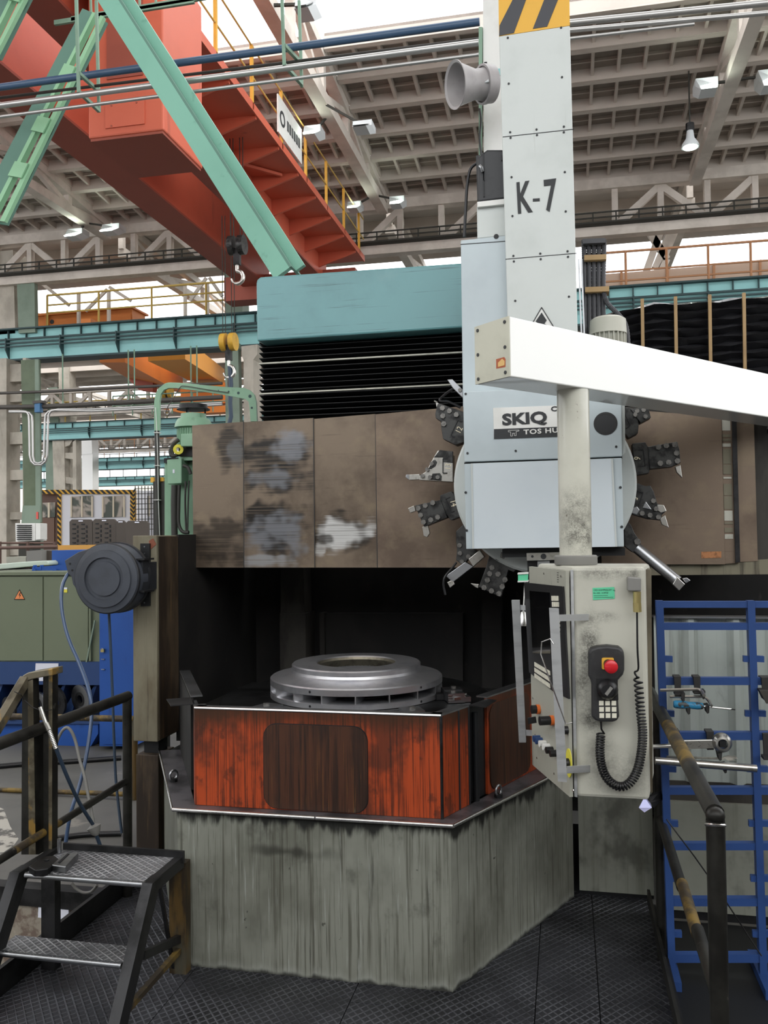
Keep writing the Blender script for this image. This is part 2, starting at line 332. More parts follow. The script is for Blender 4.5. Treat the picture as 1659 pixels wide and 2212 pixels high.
MT['roughconc'] = Mat('broken_concrete', '#8d8578', 0.8).layer('#5d4b42', (14, 14, 14), 0.45, 0.6, 0.8).layer('#a49a8c', (25, 25, 25), 0.55, 0.7, 0.6)
MT['roof'] = Mat('roof_slab_concrete', '#c4bab0', 0.8).layer('#b8aea5', (0.8, 0.8, 0.8), 0.4, 0.65, 0.7)
MT['roofpan'] = Mat('roof_pan_shaded', '#968b82', 0.85).layer('#7f756d', (1.2, 1.2, 1.2), 0.4, 0.65, 0.7)  # coffer pans darker than the ribs: recess shade put into the colour
MT['truss'] = Mat('truss_paint', '#d6cdc3', 0.7).layer('#b9b0a6', (1.5, 1.5, 1.5), 0.4, 0.65, 0.7)
MT['conc'] = Mat('column_concrete', '#b5aea2', 0.8).layer('#8b857a', (1.2, 1.2, 0.8), 0.42, 0.65, 0.7).layer('#6b675c', (5, 5, 1), 0.6, 0.72, 0.5)
MT['cololive'] = paint('column_olive_paint', '#5f6b55', '#4b5643', 0.6, 1.2, 0.6)
MT['ledge'] = Mat('ledge_steel', '#79767a', 0.4, 0.6).layer('#3c3a3c', (7, 7, 7), 0.42, 0.66, 0.8)
MT['colgreen'] = paint('column_green_paint', '#79897a', '#5d6e5e', 0.6, 1.2, 0.6)
MT['runteal'] = paint('runway_teal_paint', '#8fc4c4', '#74adae', 0.55, 1.0, 0.5)
MT['rundark'] = Mat('runway_shadow_steel', '#2e4446', 0.6)
MT['cable'] = Mat('cable_tray_dark', '#35342f', 0.7)
MT['crane'] = paint('crane_orange', '#c9634a', '#b1543e', 0.5, 0.8, 0.5).layer('#7c4034', (3, 3, 0.5), 0.62, 0.75, 0.5)
MT['cranebot'] = paint('crane_orange_shaded', '#9c5040', '#864537', 0.6, 0.8, 0.5)  # darker copy of the crane orange: underside shade put into the colour
MT['crane_far'] = paint('far_crane_orange', '#d07a35', '#b1642c', 0.6, 0.5, 0.5)
MT['brace'] = paint('brace_green', '#7db39f', '#6a9f8c', 0.5, 1.0, 0.5).layer('#5b8a78', (6, 6, 6), 0.62, 0.72, 0.5)
MT['brace_l'] = paint('brace_light_green', '#93c29b', '#7cab86', 0.5, 2.0, 0.5)
MT['brace_d'] = paint('brace_web_green', '#5f8476', '#507065', 0.6, 2.0, 0.5)
MT['pipe_blue'] = Mat('blue_pipe', '#3d5570', 0.4, coat=0.2)
MT['pipe_steel'] = Mat('galvanised_pipe', '#b9b8b6', 0.35, 0.8)
MT['pipe_dark'] = Mat('dark_pipe', '#4b4743', 0.6)
MT['hanger'] = paint('hanger_green', '#7e9a86', '#5d7565', 0.6, 3, 0.5)
MT['horn'] = Mat('horn_grey', '#a09c9c', 0.4).layer('#8a8686', (8, 8, 8), 0.45, 0.7, 0.5)
MT['lampcase'] = Mat('floodlight_case', '#c4c8ca', 0.4)
MT['lampglow'] = Mat('lit_lamp_glass', '#ffffff', 0.3).emit('#eefff0', 14.0); MT['lampglow'].m.cycles.emission_sampling = 'NONE'
MT['machgreen'] = paint('machine_green', '#84a88d', '#6d9077', 0.45, 4, 0.5).layer('#4c6354', (12, 12, 4), 0.62, 0.74, 0.6)
MT['conduit'] = Mat('dark_conduit', '#33332f', 0.5)
MT['corr'] = Mat('corrugated_hose', '#46464a', 0.5)
MT['wood'] = paint('wood_slat', '#a88b62', '#866c49', 0.6, 6, 0.6)
MT['tarp'] = Mat('black_foil', '#2a2a2d', 0.22, coat=0.5).layer('#2e2e31', (2, 2, 12), 0.5, 0.7, 0.6)
MT['railorange'] = Mat('far_rail_orange', '#b88560', 0.7)
MT['railyel'] = Mat('far_rail_yellow', '#c2a65a', 0.7)
MT['hook_yellow'] = paint('hook_block_yellow', '#c69a34', '#8d6e2a', 0.5, 8, 0.6)
MT['officewhite'] = Mat('office_wall_white', '#d8d8de', 0.7)
MT['officebrown'] = Mat('office_wall_brown', '#5f4a42', 0.7)
MT['glass'] = Mat('window_glass', '#5a5f5a', 0.08, 0.0, 0.6).layer('#c5b8ae', (1.2, 1.2, 1.2), 0.45, 0.6, 0.7, (1, 1, 1), 2.0, 0.5, 1.5)
MT['creamwin'] = Mat('window_frame_cream', '#cfc3ae', 0.6)
MT['barrier'] = Mat('barrier_brown', '#4a433d', 0.6)
MT['conc_yel'] = Mat('yellow_beam', '#cf9a4c', 0.6)
MT['dado'] = paint('blocker_wall_paint', '#6e6a63', '#55514b', 0.7, 0.6, 0.5)  # dark paint of the unseen light-blocking walls
MT['endwall'] = Mat('far_wall_cream', '#d8d3c6', 0.8)
k = Mat('skylight_glazing', '#ffffff', 0.2); k.b.inputs['Alpha'].default_value = 0.06; MT['glazing'] = k
MT = {a: (b.m if isinstance(b, Mat) else b) for a, b in MT.items()}
# ================================================================== the hall
YL = [21.0, 38.5, 56.0, 73.5]                     # crane runway lines, one per bay
# ---- floor
fl = MB(); zf = -0.02
fl.box(-90, -2.26, 3.85, 96, zf-0.3, zf).box(-2.26, 0.40, 5.9, 96, zf-0.3, zf).box(0.364, 40, -6, 96, zf-0.3, zf)
struct(tag(fl.build('floor', MT['hallfloor']), 'dark oily concrete floor of the workshop hall'))
pit = MB().box(-29, 0.5, -5.2, 6.2, -0.95, -0.75); struct(tag(pit.build('floor_pit', MT['hallfloor']), 'sunken floor of the pit left of the deck'))
wp_ = MB().prism([(-20, 3.80, -0.75), (-2.26, 3.80, -0.75), (-2.26, 3.80, -0.10), (-20, 3.80, -0.10)], (0, 0.049, 0))
struct(tag(wp_.build('wall_pit', MT['roughconc']), 'broken concrete face of the pit edge'))
struct(tag(MB().box(-20, -2.26, 3.78, 3.86, -0.10, -0.015).build('trim_1', MT['darksteel']), 'dark steel angle along the pit edge'))
fm = MB()
fm.zslab([(-20,1735),(8,1748),(22,1785),(40,1812),(30,1826),(12,1838),(-20,1860)], zf+0.0012, 0.001)
fl_ = [o for o in COL.objects if o.name == 'floor'][0]
fm.build('worn_floor_paint', Mat('chipped_floor_paint', '#a9a59c', 0.7).layer('#5a5854', (9, 9, 9), 0.5, 0.58, 1.0).m, fl_)
pl = thing('pit_label', 'torn white paper label stuck on the broken concrete below the stair', 'label', at(110, 1975, Y=3.79))
MB().slab([(83,1958),(148,1963),(147,1988),(82,1982)], 3.785, 0.008).build('label_sheet', MT['paper'], pl)
MB().slab([(157,1955),(190,1957),(190,1972),(157,1976)], 3.785, 0.008).build('label_sheet', MT['paper'], pl)
# ---- steel deck the machine stands in
dk = thing('floor_deck', 'black diamond-plate steel deck in front of the machine', None, (0, 3, 0), kind='structure')
gx = [-2.09, -1.46, -0.80, -0.135, 0.09, 0.345]
for i in range(5):
    ys = [-2.0, 1.2, 2.55, 3.45, 5.0] if i < 2 else [-2.0, 1.6, 3.06, 4.20]
    for j in range(len(ys)-1):
        MB().box(gx[i]+0.002, gx[i+1]-0.002, ys[j]+0.002, ys[j+1]-0.002, -0.012, 0.0).build('plate', MT['deck'], dk)
MB().box(-2.2, 0.36, -2.1, 5.2, -0.06, -0.014).build('deck_frame', MT['black'], dk)
MB().box(-2.11, -2.092, -2.0, 4.4, -0.05, 0.10).build('kick_plate', MT['darksteel'], dk)
MB().box(-2.20, -2.112, -2.0, 4.4, -0.16, 0.03).build('edge_channel', MT['darksteel'], dk)
MB().box(0.347, 0.362, -2.0, 3.99, -0.05, 0.05).build('kick_plate', MT['darksteel'], dk)
# ---- roofs
ceil = thing('ceiling', 'ribbed concrete roof slabs on trusses above the hall', None, (0, 18, 10), kind='structure')
def roof_z(Y, Y1): return 10.15 + (Y1-Y)*0.10
XT = [-19.6, -12.0, -4.35, 3.10, 10.7]
def slab_mesh(L, W, full=True):
    b = MB(); b.box(0, L, 0, 0.10, 0, 0.26).box(0, L, W-0.04, W, 0, 0.26)
    if not full: b.box(0, L, 0, W, 0.26, 0.32)
    if full:
        n = int(L/0.48)
        for i in range(n+1): b.box(i*L/n-0.03, i*L/n+0.03, 0.10, W-0.04, 0.10, 0.26)
        for i in range(2): b.box(0, L, 0.10+(W-0.14)*(i+1)/3-0.015, 0.10+(W-0.14)*(i+1)/3+0.015, 0.20, 0.26)
    return b
proto = None; W = 0.98; tilt = math.atan(0.10)
for i in range(len(XT)-1):
    for j in range(6 if i else 6):
        y0 = 20.9 - (j+1)*W
        if proto is None:
            proto = slab_mesh(7.35, W).build('slab_ribs', MT['roof'], ceil); o = proto
            pan0 = MB().box(0, 7.35, 0, W, 0.26, 0.32).build('roof_slab', MT['roofpan'], ceil); pan = pan0
        else:
            o = proto.copy(); COL.objects.link(o); pan = pan0.copy(); COL.objects.link(pan)
        o.matrix_parent_inverse = Matrix.Translation(-ceil.location)
        for q in (o, pan): q.matrix_parent_inverse = Matrix.Translation(-ceil.location); q.location = (XT[i]+0.12, y0, roof_z(y0, 21)); q.rotation_euler = (-tilt, 0, 0)
far = None
for kx, Y0 in enumerate(YL[:3]):
    for (a, n) in ((0.6, 3), (12.0, 3)):
        for i in range(n):
            y0 = Y0 + a + i*1.7
            if far is None: far = slab_mesh(70, 1.66, False).build('roof_slab', MT['roof'], ceil); o = far
            else: o = far.copy(); COL.objects.link(o)
            o.matrix_parent_inverse = Matrix.Translation(-ceil.location); o.location = (-55, y0, 10.3+(0.10*(i if a < 5 else 2-i)))
# glazed strip of the saw-tooth roof, over and behind the camera
sky = thing('window_1', 'blown-out roof skylight glazing above the crane', None, (0, 10, 11), kind='structure')
for i in range(len(XT)-1):
    for j in range(2):
        MB().prism([(XT[i]+0.1, 15.0-j*5, 10.75+j*0.5), (XT[i+1]-0.1, 15.0-j*5, 10.75+j*0.5), (XT[i+1]-0.1, 10.1-j*5, 11.25+j*0.5), (XT[i]+0.1, 10.1-j*5, 11.25+j*0.5)], (0, 0, 0.01)).build('pane', MT['glazing'], sky)
# ---- unseen walls and roof added round the camera to block low daylight, open between
struct(tag(MB().box(-40, 26, -5.4, -5.2, -0.3, 4.3).build('wall_front_blocker', MT['dado']), 'unseen dark wall added behind the camera to block low daylight'))
struct(tag(MB().box(9.0, 9.2, -5.2, 20.8, -0.3, 3.2).build('wall_right_blocker', MT['dado']), 'unseen dark wall added on the right to block low daylight'))
struct(tag(MB().box(-30, -29.8, -5.2, 20.5, -0.3, 6.5).build('wall_left_blocker', MT['dado']), 'unseen dark wall added on the left to block low daylight'))
for (y0, y1) in ((-5.4, -1.8), (-1.8, 1.8), (1.8, 5.0)): MB().box(-40, 26, y0, y1-0.04, 11.75, 11.95).build('roof_slab', MT['roof'], ceil)
for i_ in range(4): MB().box(0.37+i_*0.75, 1.115+i_*0.75, 0.4, 3.99, zf, zf+0.006).build('dark_floor_plate', MT['black'], fl_)  # black plates added over the floor to darken it right of the deck
struct(tag(MB().box(20.0, 20.2, 20.8, 96, -0.3, 9.0).build('wall_side', MT['endwall']), 'pale side wall of the far bays on the right'))
# ---- far end wall
struct(tag(MB().box(-90, 40, 95, 95.4, -0.3, 9.0).build('wall_back', MT['endwall']), 'pale far end wall of the hall'))
# ---- trusses
def make_truss(Y0, Y1, X, zb=9.75, rise=0.10, n=8):
    """truss along Y, low end at Y1"""
    root = thing('roof_truss', '', 'truss', (X, Y1, zb))
    zt = lambda Y: zb + 0.38 + (Y1-Y)*rise
    p = [Y1-(Y1-Y0)*i/n for i in range(n+1)]
    MB().box(X-0.12, X+0.12, Y0, Y1, zb, zb+0.22).build('bottom_chord', MT['truss'], root)
    MB().bar((X, Y0, zt(Y0)), (X, Y1, zt(Y1)), 0.22, 0.2).build('top_chord', MT['truss'], root)
    for i in range(1, n+1): MB().box(X-0.07, X+0.07, p[i]-0.08, p[i]+0.08, zb+0.2, zt(p[i])).build('vertical', MT['truss'], root)
    for i in range(n):
        if i % 2: MB().bar((X, p[i], zb+0.2), (X, p[i+1], zt(p[i+1])), 0.12, 0.12).build('diagonal', MT['truss'], root)
        else: MB().bar((X, p[i], zt(p[i])), (X, p[i+1], zb+0.2), 0.12, 0.12).build('diagonal', MT['truss'], root)
    return root
def dup_tree(root, off):
    r = root.copy(); COL.objects.link(r); r.location = Vector(root.location)+Vector(off)
    for c in root.children:
        d = c.copy(); COL.objects.link(d); d.parent = r; d.matrix_parent_inverse = c.matrix_parent_inverse.copy()
        for e in c.children:
            g = e.copy(); COL.objects.link(g); g.parent = d; g.matrix_parent_inverse = e.matrix_parent_inverse.copy()
    return r
t0 = make_truss(6.0, 20.8, -4.35, 9.80)
tag(t0, 'pale roof truss passing right of the orange crane walkway')
tl = ['pale roof truss at far left behind the green braces', 'pale roof truss descending behind the grey ram column top right', None]
for X, lb in ((-12.0, tl[0]), (3.10, tl[1])): tag(dup_tree(t0, (X+4.35, 0, 0)), lb)
t2 = None
for kx, Y0 in enumerate((21.6, 39.1)):
    for i, X in enumerate(((-19.6, -12.0, -4.35, 3.1), (-27.2, -19.6, -12.0))[kx]):
        if t2 is None: t2 = make_truss(Y0, Y0+16.4, X, 9.6, 0.03, 6); r = t2; X2, Yb2 = X, Y0
        else: r = dup_tree(t2, (X-X2, Y0-Yb2, 0))
        tag(r, (('leftmost second-bay roof truss, behind the left green column', 'second-bay roof truss above the ochre parked crane', 'second-bay roof truss ending behind the teal cover', 'second-bay roof truss right of the ram, behind the orange railing')[i] if kx == 0 else ('leftmost distant truss under the nearest runway girder', 'middle distant truss under the nearest runway girder', 'right distant truss behind the far orange crane')[i]), 'truss', ('second bay trusses', 'third bay trusses')[kx])
# longitudinal truss over the first runway line
lt = thing('eaves_truss', 'long grey lattice truss with a cable tray under the roof slabs', 'truss', (-4, 21, 9))
MB().box(-20, 11, 20.85, 21.15, 9.95, 10.2).build('top_chord', MT['truss'], lt)
MB().box(-20, 11, 20.85, 21.15, 8.82, 9.06).build('bottom_chord', MT['truss'], lt)
MB().box(-20, 11, 20.60, 20.84, 9.04, 9.08).build('cable_tray', MT['cable'], lt)
for z in (9.16, 9.28): MB().box(-20, 11, 20.60, 20.63, z, z+0.03).build('tray_rail', MT['cable'], lt)
vp = None; tp = None
x = -19.7; i = 0
while x < 10.6:
    if vp is None: vp = MB().box(-0.07, 0.07, 20.92, 21.08, 9.06, 9.96).build('vertical', MT['truss'], lt); vp.location.x = x
    else: dup_part(vp, (x-vp.location.x, 0, 0), lt)
    a, b = ((x, 21, 9.95), (x+1.05, 21, 9.06)) if i % 2 else ((x, 21, 9.06), (x+1.05, 21, 9.95))
    if i % 4 != 3: MB().bar(a, b, 0.14, 0.16).build('diagonal', MT['truss'], lt)
    for s in (0, 0.52): 
        if tp is None: tp = MB().box(-0.015, 0.015, 20.60, 20.63, 9.08, 9.31).build('tray_post', MT['cable'], lt); tp.location.x = x
        else: dup_part(tp, (x+s-tp.location.x, 0, 0), lt)
    x += 1.05; i += 1
tag(dup_tree(lt, (-15.0, 17.5, -0.9)), 'distant lattice truss above the second runway girder')
tag(dup_tree(lt, (-27.0, 35.0, -0.9)), 'farthest lattice truss above the third runway girder')
# windows of the next bay seen below the eaves truss: slender frames
wf = thing('window_2', 'bright clerestory glazing bars under the lattice truss', None, (-8, 22, 8), kind='structure')
for px in (170, 235, 400, 448): 
    p = at(px, 640, Y=22.2); MB().box(p.x-0.035, p.x+0.035, 22.15, 22.25, 7.3, 8.85).build('mullion', MT['truss'], wf)
for (a, b) in (((185,672),(232,625)), ((236,620),(283,650)), ((410,650),(446,600)), ((452,600),(480,640)), ((75,600),(150,660))):
    MB().bar(at(*a, Y=22.2), at(*b, Y=22.2), 0.06, 0.09).build('glazing_bar', MT['truss'], wf)
# far bright steel lattice at right
for lab, pts in (('grey forked steel strut below the roof edge right of the cable bundle', [((1427,500),(1395,590)), ((1405,505),(1440,560)), ((1450,500),(1415,580)), ((1440,560),(1420,600)), ((1460,495),(1415,600))]),):
    st = thing('roof_strut', lab, 'strut', at(1420, 600, Y=23))
    for a, b in pts: MB().bar(at(*a, Y=23), at(*b, Y=23), 0.12, 0.18).build('member', MT['truss'], st)

# ---- crane runway girders
def runway(Y, x0, x1, lab, fine=True, zt=7.55, zb=6.76):
    g = thing('runway_girder', lab, 'girder', ((x0+x1)/2, Y, zb))
    MB().box(x0, x1, Y, Y+0.06, zb, zt).build('web', MT['runteal'], g)
    MB().box(x0, x1, Y-0.16, Y+0.22, zt, zt+0.04).build('top_flange', MT['rundark'], g)
    MB().box(x0, x1, Y-0.02, Y+0.5, zb-0.05, zb).build('bottom_flange', MT['rundark'], g)
    h = zt-zb
    for fz, r in ((0.66, 0.03), (0.52, 0.025), (0.40, 0.02)): MB().box(x0, x1, Y-0.16, Y-0.16+r*2, zb+h*fz-r, zb+h*fz+r*0.6).build('conductor_rail', MT['rundark'], g)
    MB().box(x0, x1, Y-0.02, Y, zb+h*0.68, zb+h*0.71).build('stiffening_strip', MT['rundark'], g)
    s1 = s2 = None; st = 0.56 if fine else 0.95; n = int((x1-x0)/st)
    for i in range(n):
        x = x0+(i+0.5)*st
        if s1 is None: s1 = MB().box(-0.012, 0.012, Y-0.07, Y, zb+h*0.71, zt).build('stiffener', MT['rundark'], g); s1.location.x = x
        else: dup_part(s1, (x-s1.location.x, 0, 0), g)
    st *= 3; n = int((x1-x0)/st)
    for i in range(n):
        x = x0+(i+0.5)*st
        if s2 is None:
            s2 = MB().prism([(-0.015, Y-0.02, zb), (-0.015, Y-0.18, zb+h*0.3), (-0.015, Y-0.18, zb+h*0.7), (-0.015, Y, zb+h*0.7), (-0.015, Y, zb)], (0.03, 0, 0)).build('bracket', MT['rundark'], g); s2.location.x = x
        else: dup_part(s2, (x-s2.location.x, 0, 0), g)
    return g
runway(21.0, -21, 9, 'nearest teal crane runway girder at left and behind the ram')
runway(38.5, -36, -6, 'second teal crane runway girder, behind the swan-neck pipe', False)
runway(56.0, -48, -10, 'third teal crane runway girder, above the white office', False)
runway(73.5, -60, -20, 'smallest farthest teal crane runway girder above the office roof', False)
# railings on the runway walkways
def railing(name, lab, Y, x0, x1, z0, h, st, mat, r=0.025, mids=(0.5,)):
    g = thing(name, lab, 'railing', ((x0+x1)/2, Y, z0))
    MB().cyl((x0, Y, z0+h), (x1, Y, z0+h), r, n=6).build('top_rail', mat, g)
    for f in mids: MB().cyl((x0, Y, z0+h*f), (x1, Y, z0+h*f), r*0.8, n=6).build('mid_rail', mat, g)
    p = None; n = int((x1-x0)/st)
    for i in range(n+1):
        x = x0+i*st
        if p is None: p = MB().cyl((0, Y, z0), (0, Y, z0+h), r, n=6).build('post', mat, g); p.location.x = x
        else: dup_part(p, (x-p.location.x, 0, 0), g)
    return g
railing('walkway_railing', 'rust-orange railing on the runway walkway at right', 21.35, 0.6, 9, 7.6, 0.95, 0.95, MT['railorange'], 0.03, (0.5, 0.25))
railing('walkway_railing', 'yellow railing on the nearest runway girder at left', 21.4, -14.2, -8.6, 7.6, 1.0, 1.6, MT['railyel'], 0.03, (0.5, 0.72))
railing('walkway_railing', 'yellow railing on the second runway girder', 38.9, -36, -12, 7.6, 1.1, 1.4, MT['railyel'], 0.035)
railing('walkway_railing', 'thin rust-coloured railing on the third runway girder', 56.4, -40, -16, 7.6, 1.3, 1.2, MT['railorange'], 0.03)
railing('walkway_railing', 'thin dark railing above the farthest runway girder', 73.9, -55, -26, 7.6, 2.2, 1.4, MT['cable'], 0.04, (0.5, 0.75))
# ---- columns on the first runway line
c = thing('steel_column', 'tall green steel column at left with a louvred heater at its foot', 'column', at(62, 1180, Y=20.4))
MB().slab([(36,596),(74,594),(76,718),(40,720)], 20.9, 0.15).build('upper_shaft', MT['colgreen'], c)
MB().slab([(45,778),(82,776),(86,1128),(52,1128)], 20.4, 0.12).build('lower_shaft', MT['cololive'], c)
MB().slab([(75,776),(83,776),(88,1128),(77,1128)], 20.34, 0.05).build('flange', MT['colgreen'], c)
MB().slab([(49,1092),(87,1092),(87,1130),(46,1130)], 20.33, 0.05).build('foot_plate', MT['colgreen'], c)
MB().slab([(78,1106),(82,1106),(82,1121),(78,1121)], 20.3, 0.02).build('red_tag', Mat('red_tag_paint', '#c8564e', 0.6).m, c)
MB().box(at(50,0,Y=20.4).x, at(86,0,Y=20.4).x, 20.42, 20.55, -0.02, at(60,1130,Y=20.4).z).build('base_shaft', MT['colgreen'], c)
c = thing('concrete_column', 'two-legged concrete column with ladder-like openings at the left edge', 'column', at(25, 1200, Y=20.5))
MB().slab([(-22,545),(28,540),(33,720),(-20,724)], 21.0, 0.6).build('upper_shaft', MT['conc'], c)
x0, x1 = at(-25, 900, Y=20.6).x, at(14, 900, Y=20.6).x
MB().box(x0, x1, 20.6, 21.2, -0.02, 6.7).build('leg', MT['conc'], c)
x2, x3 = at(44, 900, Y=20.6).x, at(51, 900, Y=20.6).x
MB().box(x2, x3, 20.7, 21.2, -0.02, 6.7).build('leg', MT['conc'], c)
for (ya, yb) in ((784,822),(846,866),(932,958),(1014,1036),(1106,1122),(1170,1200)):
    za, zb_ = at(30, ya, Y=20.6).z, at(30, yb, Y=20.6).z
    MB().box(x1-0.02, x2+0.02, 20.75, 21.1, zb_, za).build('rung', MT['conc'], c)
c = thing('steel_column', 'green steel column left of the bellows behind the yellow hook block', 'column', at(505, 920, Y=21))
MB().slab([(484,585),(522,582),(524,686),(487,690)], 21.3, 0.5).build('upper_shaft', MT['colgreen'], c)
MB().slab([(486,742),(514,740),(520,1000),(488,1000)], 20.6, 0.2).build('lower_shaft', MT['colgreen'], c)
MB().box(at(487,0,Y=20.65).x, at(518,0,Y=20.65).x, 20.65, 21.05, -0.02, at(500,1000,Y=20.65).z).build('base_shaft', MT['colgreen'], c)
c = thing('concrete_column', 'whitewashed concrete column just left of the bellows', 'column', at(545, 920, Y=21))
MB().slab([(521,748),(556,744),(556,765),(547,777),(549,1000),(527,1000),(526,777),(522,768)], 20.5, 0.6).build('shaft', MT['conc'], c)
MB().box(at(527,0,Y=20.55).x, at(549,0,Y=20.55).x, 20.55, 21.05, -0.02, at(540,1000,Y=20.55).z).build('base_shaft', MT['conc'], c)
def pcol(lab, px, Y, mat, t=0.6, name='concrete_column', extra=()):
    c = thing(name, lab, 'column', at(sum(p[0] for p in px)/len(px), 1180, Y=Y))
    MB().slab(px, Y, t).build('shaft', mat, c)
    xs = [p[0] for p in px]; yb = max(p[1] for p in px)
    MB().box(at(min(xs)+2,0,Y=Y).x, at(max(xs)-2,0,Y=Y).x, Y+0.03, Y+t-0.03, -0.02, at(px[0][0], yb-4, Y=Y).z).build('base_shaft', mat, c)
    for e in extra: MB().slab(e, Y+0.05, t*0.7).build('rung', mat, c)
    return c
pcol('pale concrete column below the second runway girder', [(113,945),(138,942),(141,1062),(116,1062)], 38.6, MT['conc'])
pcol('narrow leg of the ladder-like column right of the pale concrete column', [(157,955),(164,948),(165,1062),(157,1062)], 38.6, MT['conc'], 0.5, extra=[[(138,945),(160,945),(150,962),(138,966)], [(138,978),(158,978),(158,992),(138,990)], [(140,1030),(158,1032),(158,1046),(140,1044)]])
pcol('grey concrete column standing behind the office roof', [(164,1012),(188,1010),(190,1062),(166,1062)], 56.2, MT['conc'], 0.8, extra=[[(188,1012),(206,1012),(198,1026),(188,1024)], [(190,1036),(205,1036),(205,1044),(190,1044)]])
pcol('grey-green column behind the pipe loops', [(98,920),(116,918),(117,1062),(99,1062)], 39.6, MT['colgreen'], 0.5, 'steel_column')
pcol('bright concrete column between the pipe run and the office', [(126,782),(148,780),(152,902),(128,904)], 39.0, MT['conc'], 0.6)
pcol('dull green shaft beside the bright concrete column', [(104,838),(124,836),(126,904),(104,906)], 39.2, MT['colgreen'], 0.5, 'steel_column')
pcol('silver ventilation duct below the second runway girder', [(172,946),(198,944),(199,980),(173,982)], 50.0, MT['pipe_steel'], 0.8, 'air_duct')['category'] = 'duct'
# ================================================================== overhead crane
ZB, ZW = 8.0, 8.55
cr = thing('bridge_crane', 'large orange overhead travelling crane above the machine', 'crane', (-6.5, 14, ZB))
for (xa, xb) in ((-7.75, -7.22), (-6.12, -5.72)):
    MB().box(xa, xb, 5.0, 20.34, ZB+0.02, 9.3).build('girder', MT['crane'], cr)
    MB().box(xa-0.05, xb+0.05, 5.0, 20.34, ZB-0.02, ZB+0.02).build('bottom_flange', MT['cranebot'], cr)
MB().box(-5.72, -4.78, 5.0, 20.5, ZW, ZW+0.03).build('walkway_plate', MT['crane'], cr)
MB().box(-4.80, -4.77, 5.0, 20.5, ZW-0.02, ZW+0.12).build('kick_board', MT['crane'], cr)
br = None; y = 6.2; ys = []
while y < 20.5:
    if br is None:
        br = MB().prism([(-5.72, y, ZW), (-4.80, y, ZW), (-4.80, y, ZW-0.06), (-5.72, y, ZW-0.34)], (0, 0.05, 0)).build('bracket', MT['crane'], cr); y_0 = y
    else: dup_part(br, (0, y-y_0, 0), cr)
    ys.append(y); y += 1.12
MB().bar((-5.72, 14.4, ZW-0.05), (-5.1, 15.1, ZW-0.05), 0.05, 0.05).build('diagonal_brace', MT['crane'], cr)
po = None
for y in [5.5+1.45*i for i in range(11)]:
    if po is None: po = MB().box(-4.82, -4.77, y-0.025, y+0.025, ZW, ZW+1.05).build('railing_post', MT['yellow'], cr); y_0 = y
    else: dup_part(po, (0, y-y_0, 0), cr)
for h in (0.55, 1.05): MB().cyl((-4.795, 5.2, ZW+h), (-4.795, 20.5, ZW+h), 0.016, n=6).build('railing_rail', MT['railyel'], cr)
sg = MB().box(-4.77, -4.745, 13.9, 15.25, ZW+0.18, ZW+0.85).build('capacity_sign', MT['white'], cr); sg['label'] = 'white sign hung on the crane walkway railing'
MB().lathe([(0.14,0),(0.14,0.006),(0.09,0.006),(0.09,0)], (-4.745, 14.12, ZW+0.5), (1,0,0), 16, True).build('sign_emblem', MT['ink'], sg)
for i in range(6): MB().box(-4.746, -4.738, 14.38+i*0.13, 14.46+i*0.13, ZW+0.42, ZW+0.60).build('sign_letter', MT['ink'], sg)
# electrical cabin hung between the girders
cb = MB().box(-5.43, -4.47, 9.0, 10.1, 6.43, 8.545).build('cabin', MT['crane'], cr, bev=0.02)
MB().box(-5.20, -4.70, 8.985, 8.999, 6.52, 6.80).build('cabin_panel', MT['crane'], cb)
MB().box(-5.18, -4.72, 8.985, 8.999, 7.10, 8.3).build('cabin_door', MT['cranebot'], cb)
MB().box(-5.41, -4.49, 9.02, 10.08, 6.40, 6.429).build('cabin_floor', MT['cranebot'], cb)
for (x_, z_) in ((-5.12, 6.78), (-4.8, 6.78), (-5.12, 6.54)): MB().cyl((x_, 8.98, z_), (x_, 8.986, z_), 0.012, n=8).build('panel_screw', MT['cranebot'], cb)
# crab between the girders and its upper frame
MB().box(-7.2, -6.13, 12.7, 14.3, 9.32, 9.6).build('trolley_frame', MT['cranebot'], cr)
MB().cyl((-7.0, 13.5, 9.15), (-6.35, 13.5, 9.15), 0.16, n=20).build('rope_drum', MT['darksteel'], cr, 40)
fr = MB().box(-5.45, -5.2, 8.4, 11.6, 10.55, 10.7).box(-5.45, -5.2, 11.4, 11.6, 9.3, 10.6).box(-5.45, -5.2, 8.4, 8.6, 9.3, 10.6)
fr.build('upper_frame', MT['crane'], cr)
for z in (9.75, 10.2): MB().box(-5.35, -5.28, 8.6, 11.4, z, z+0.06).build('frame_rail', MT['crane'], cr)
# end carriage
MB().box(-8.3, -4.9, 20.0, 20.55, 7.65, 8.25).build('end_carriage', MT['cranebot'], cr)
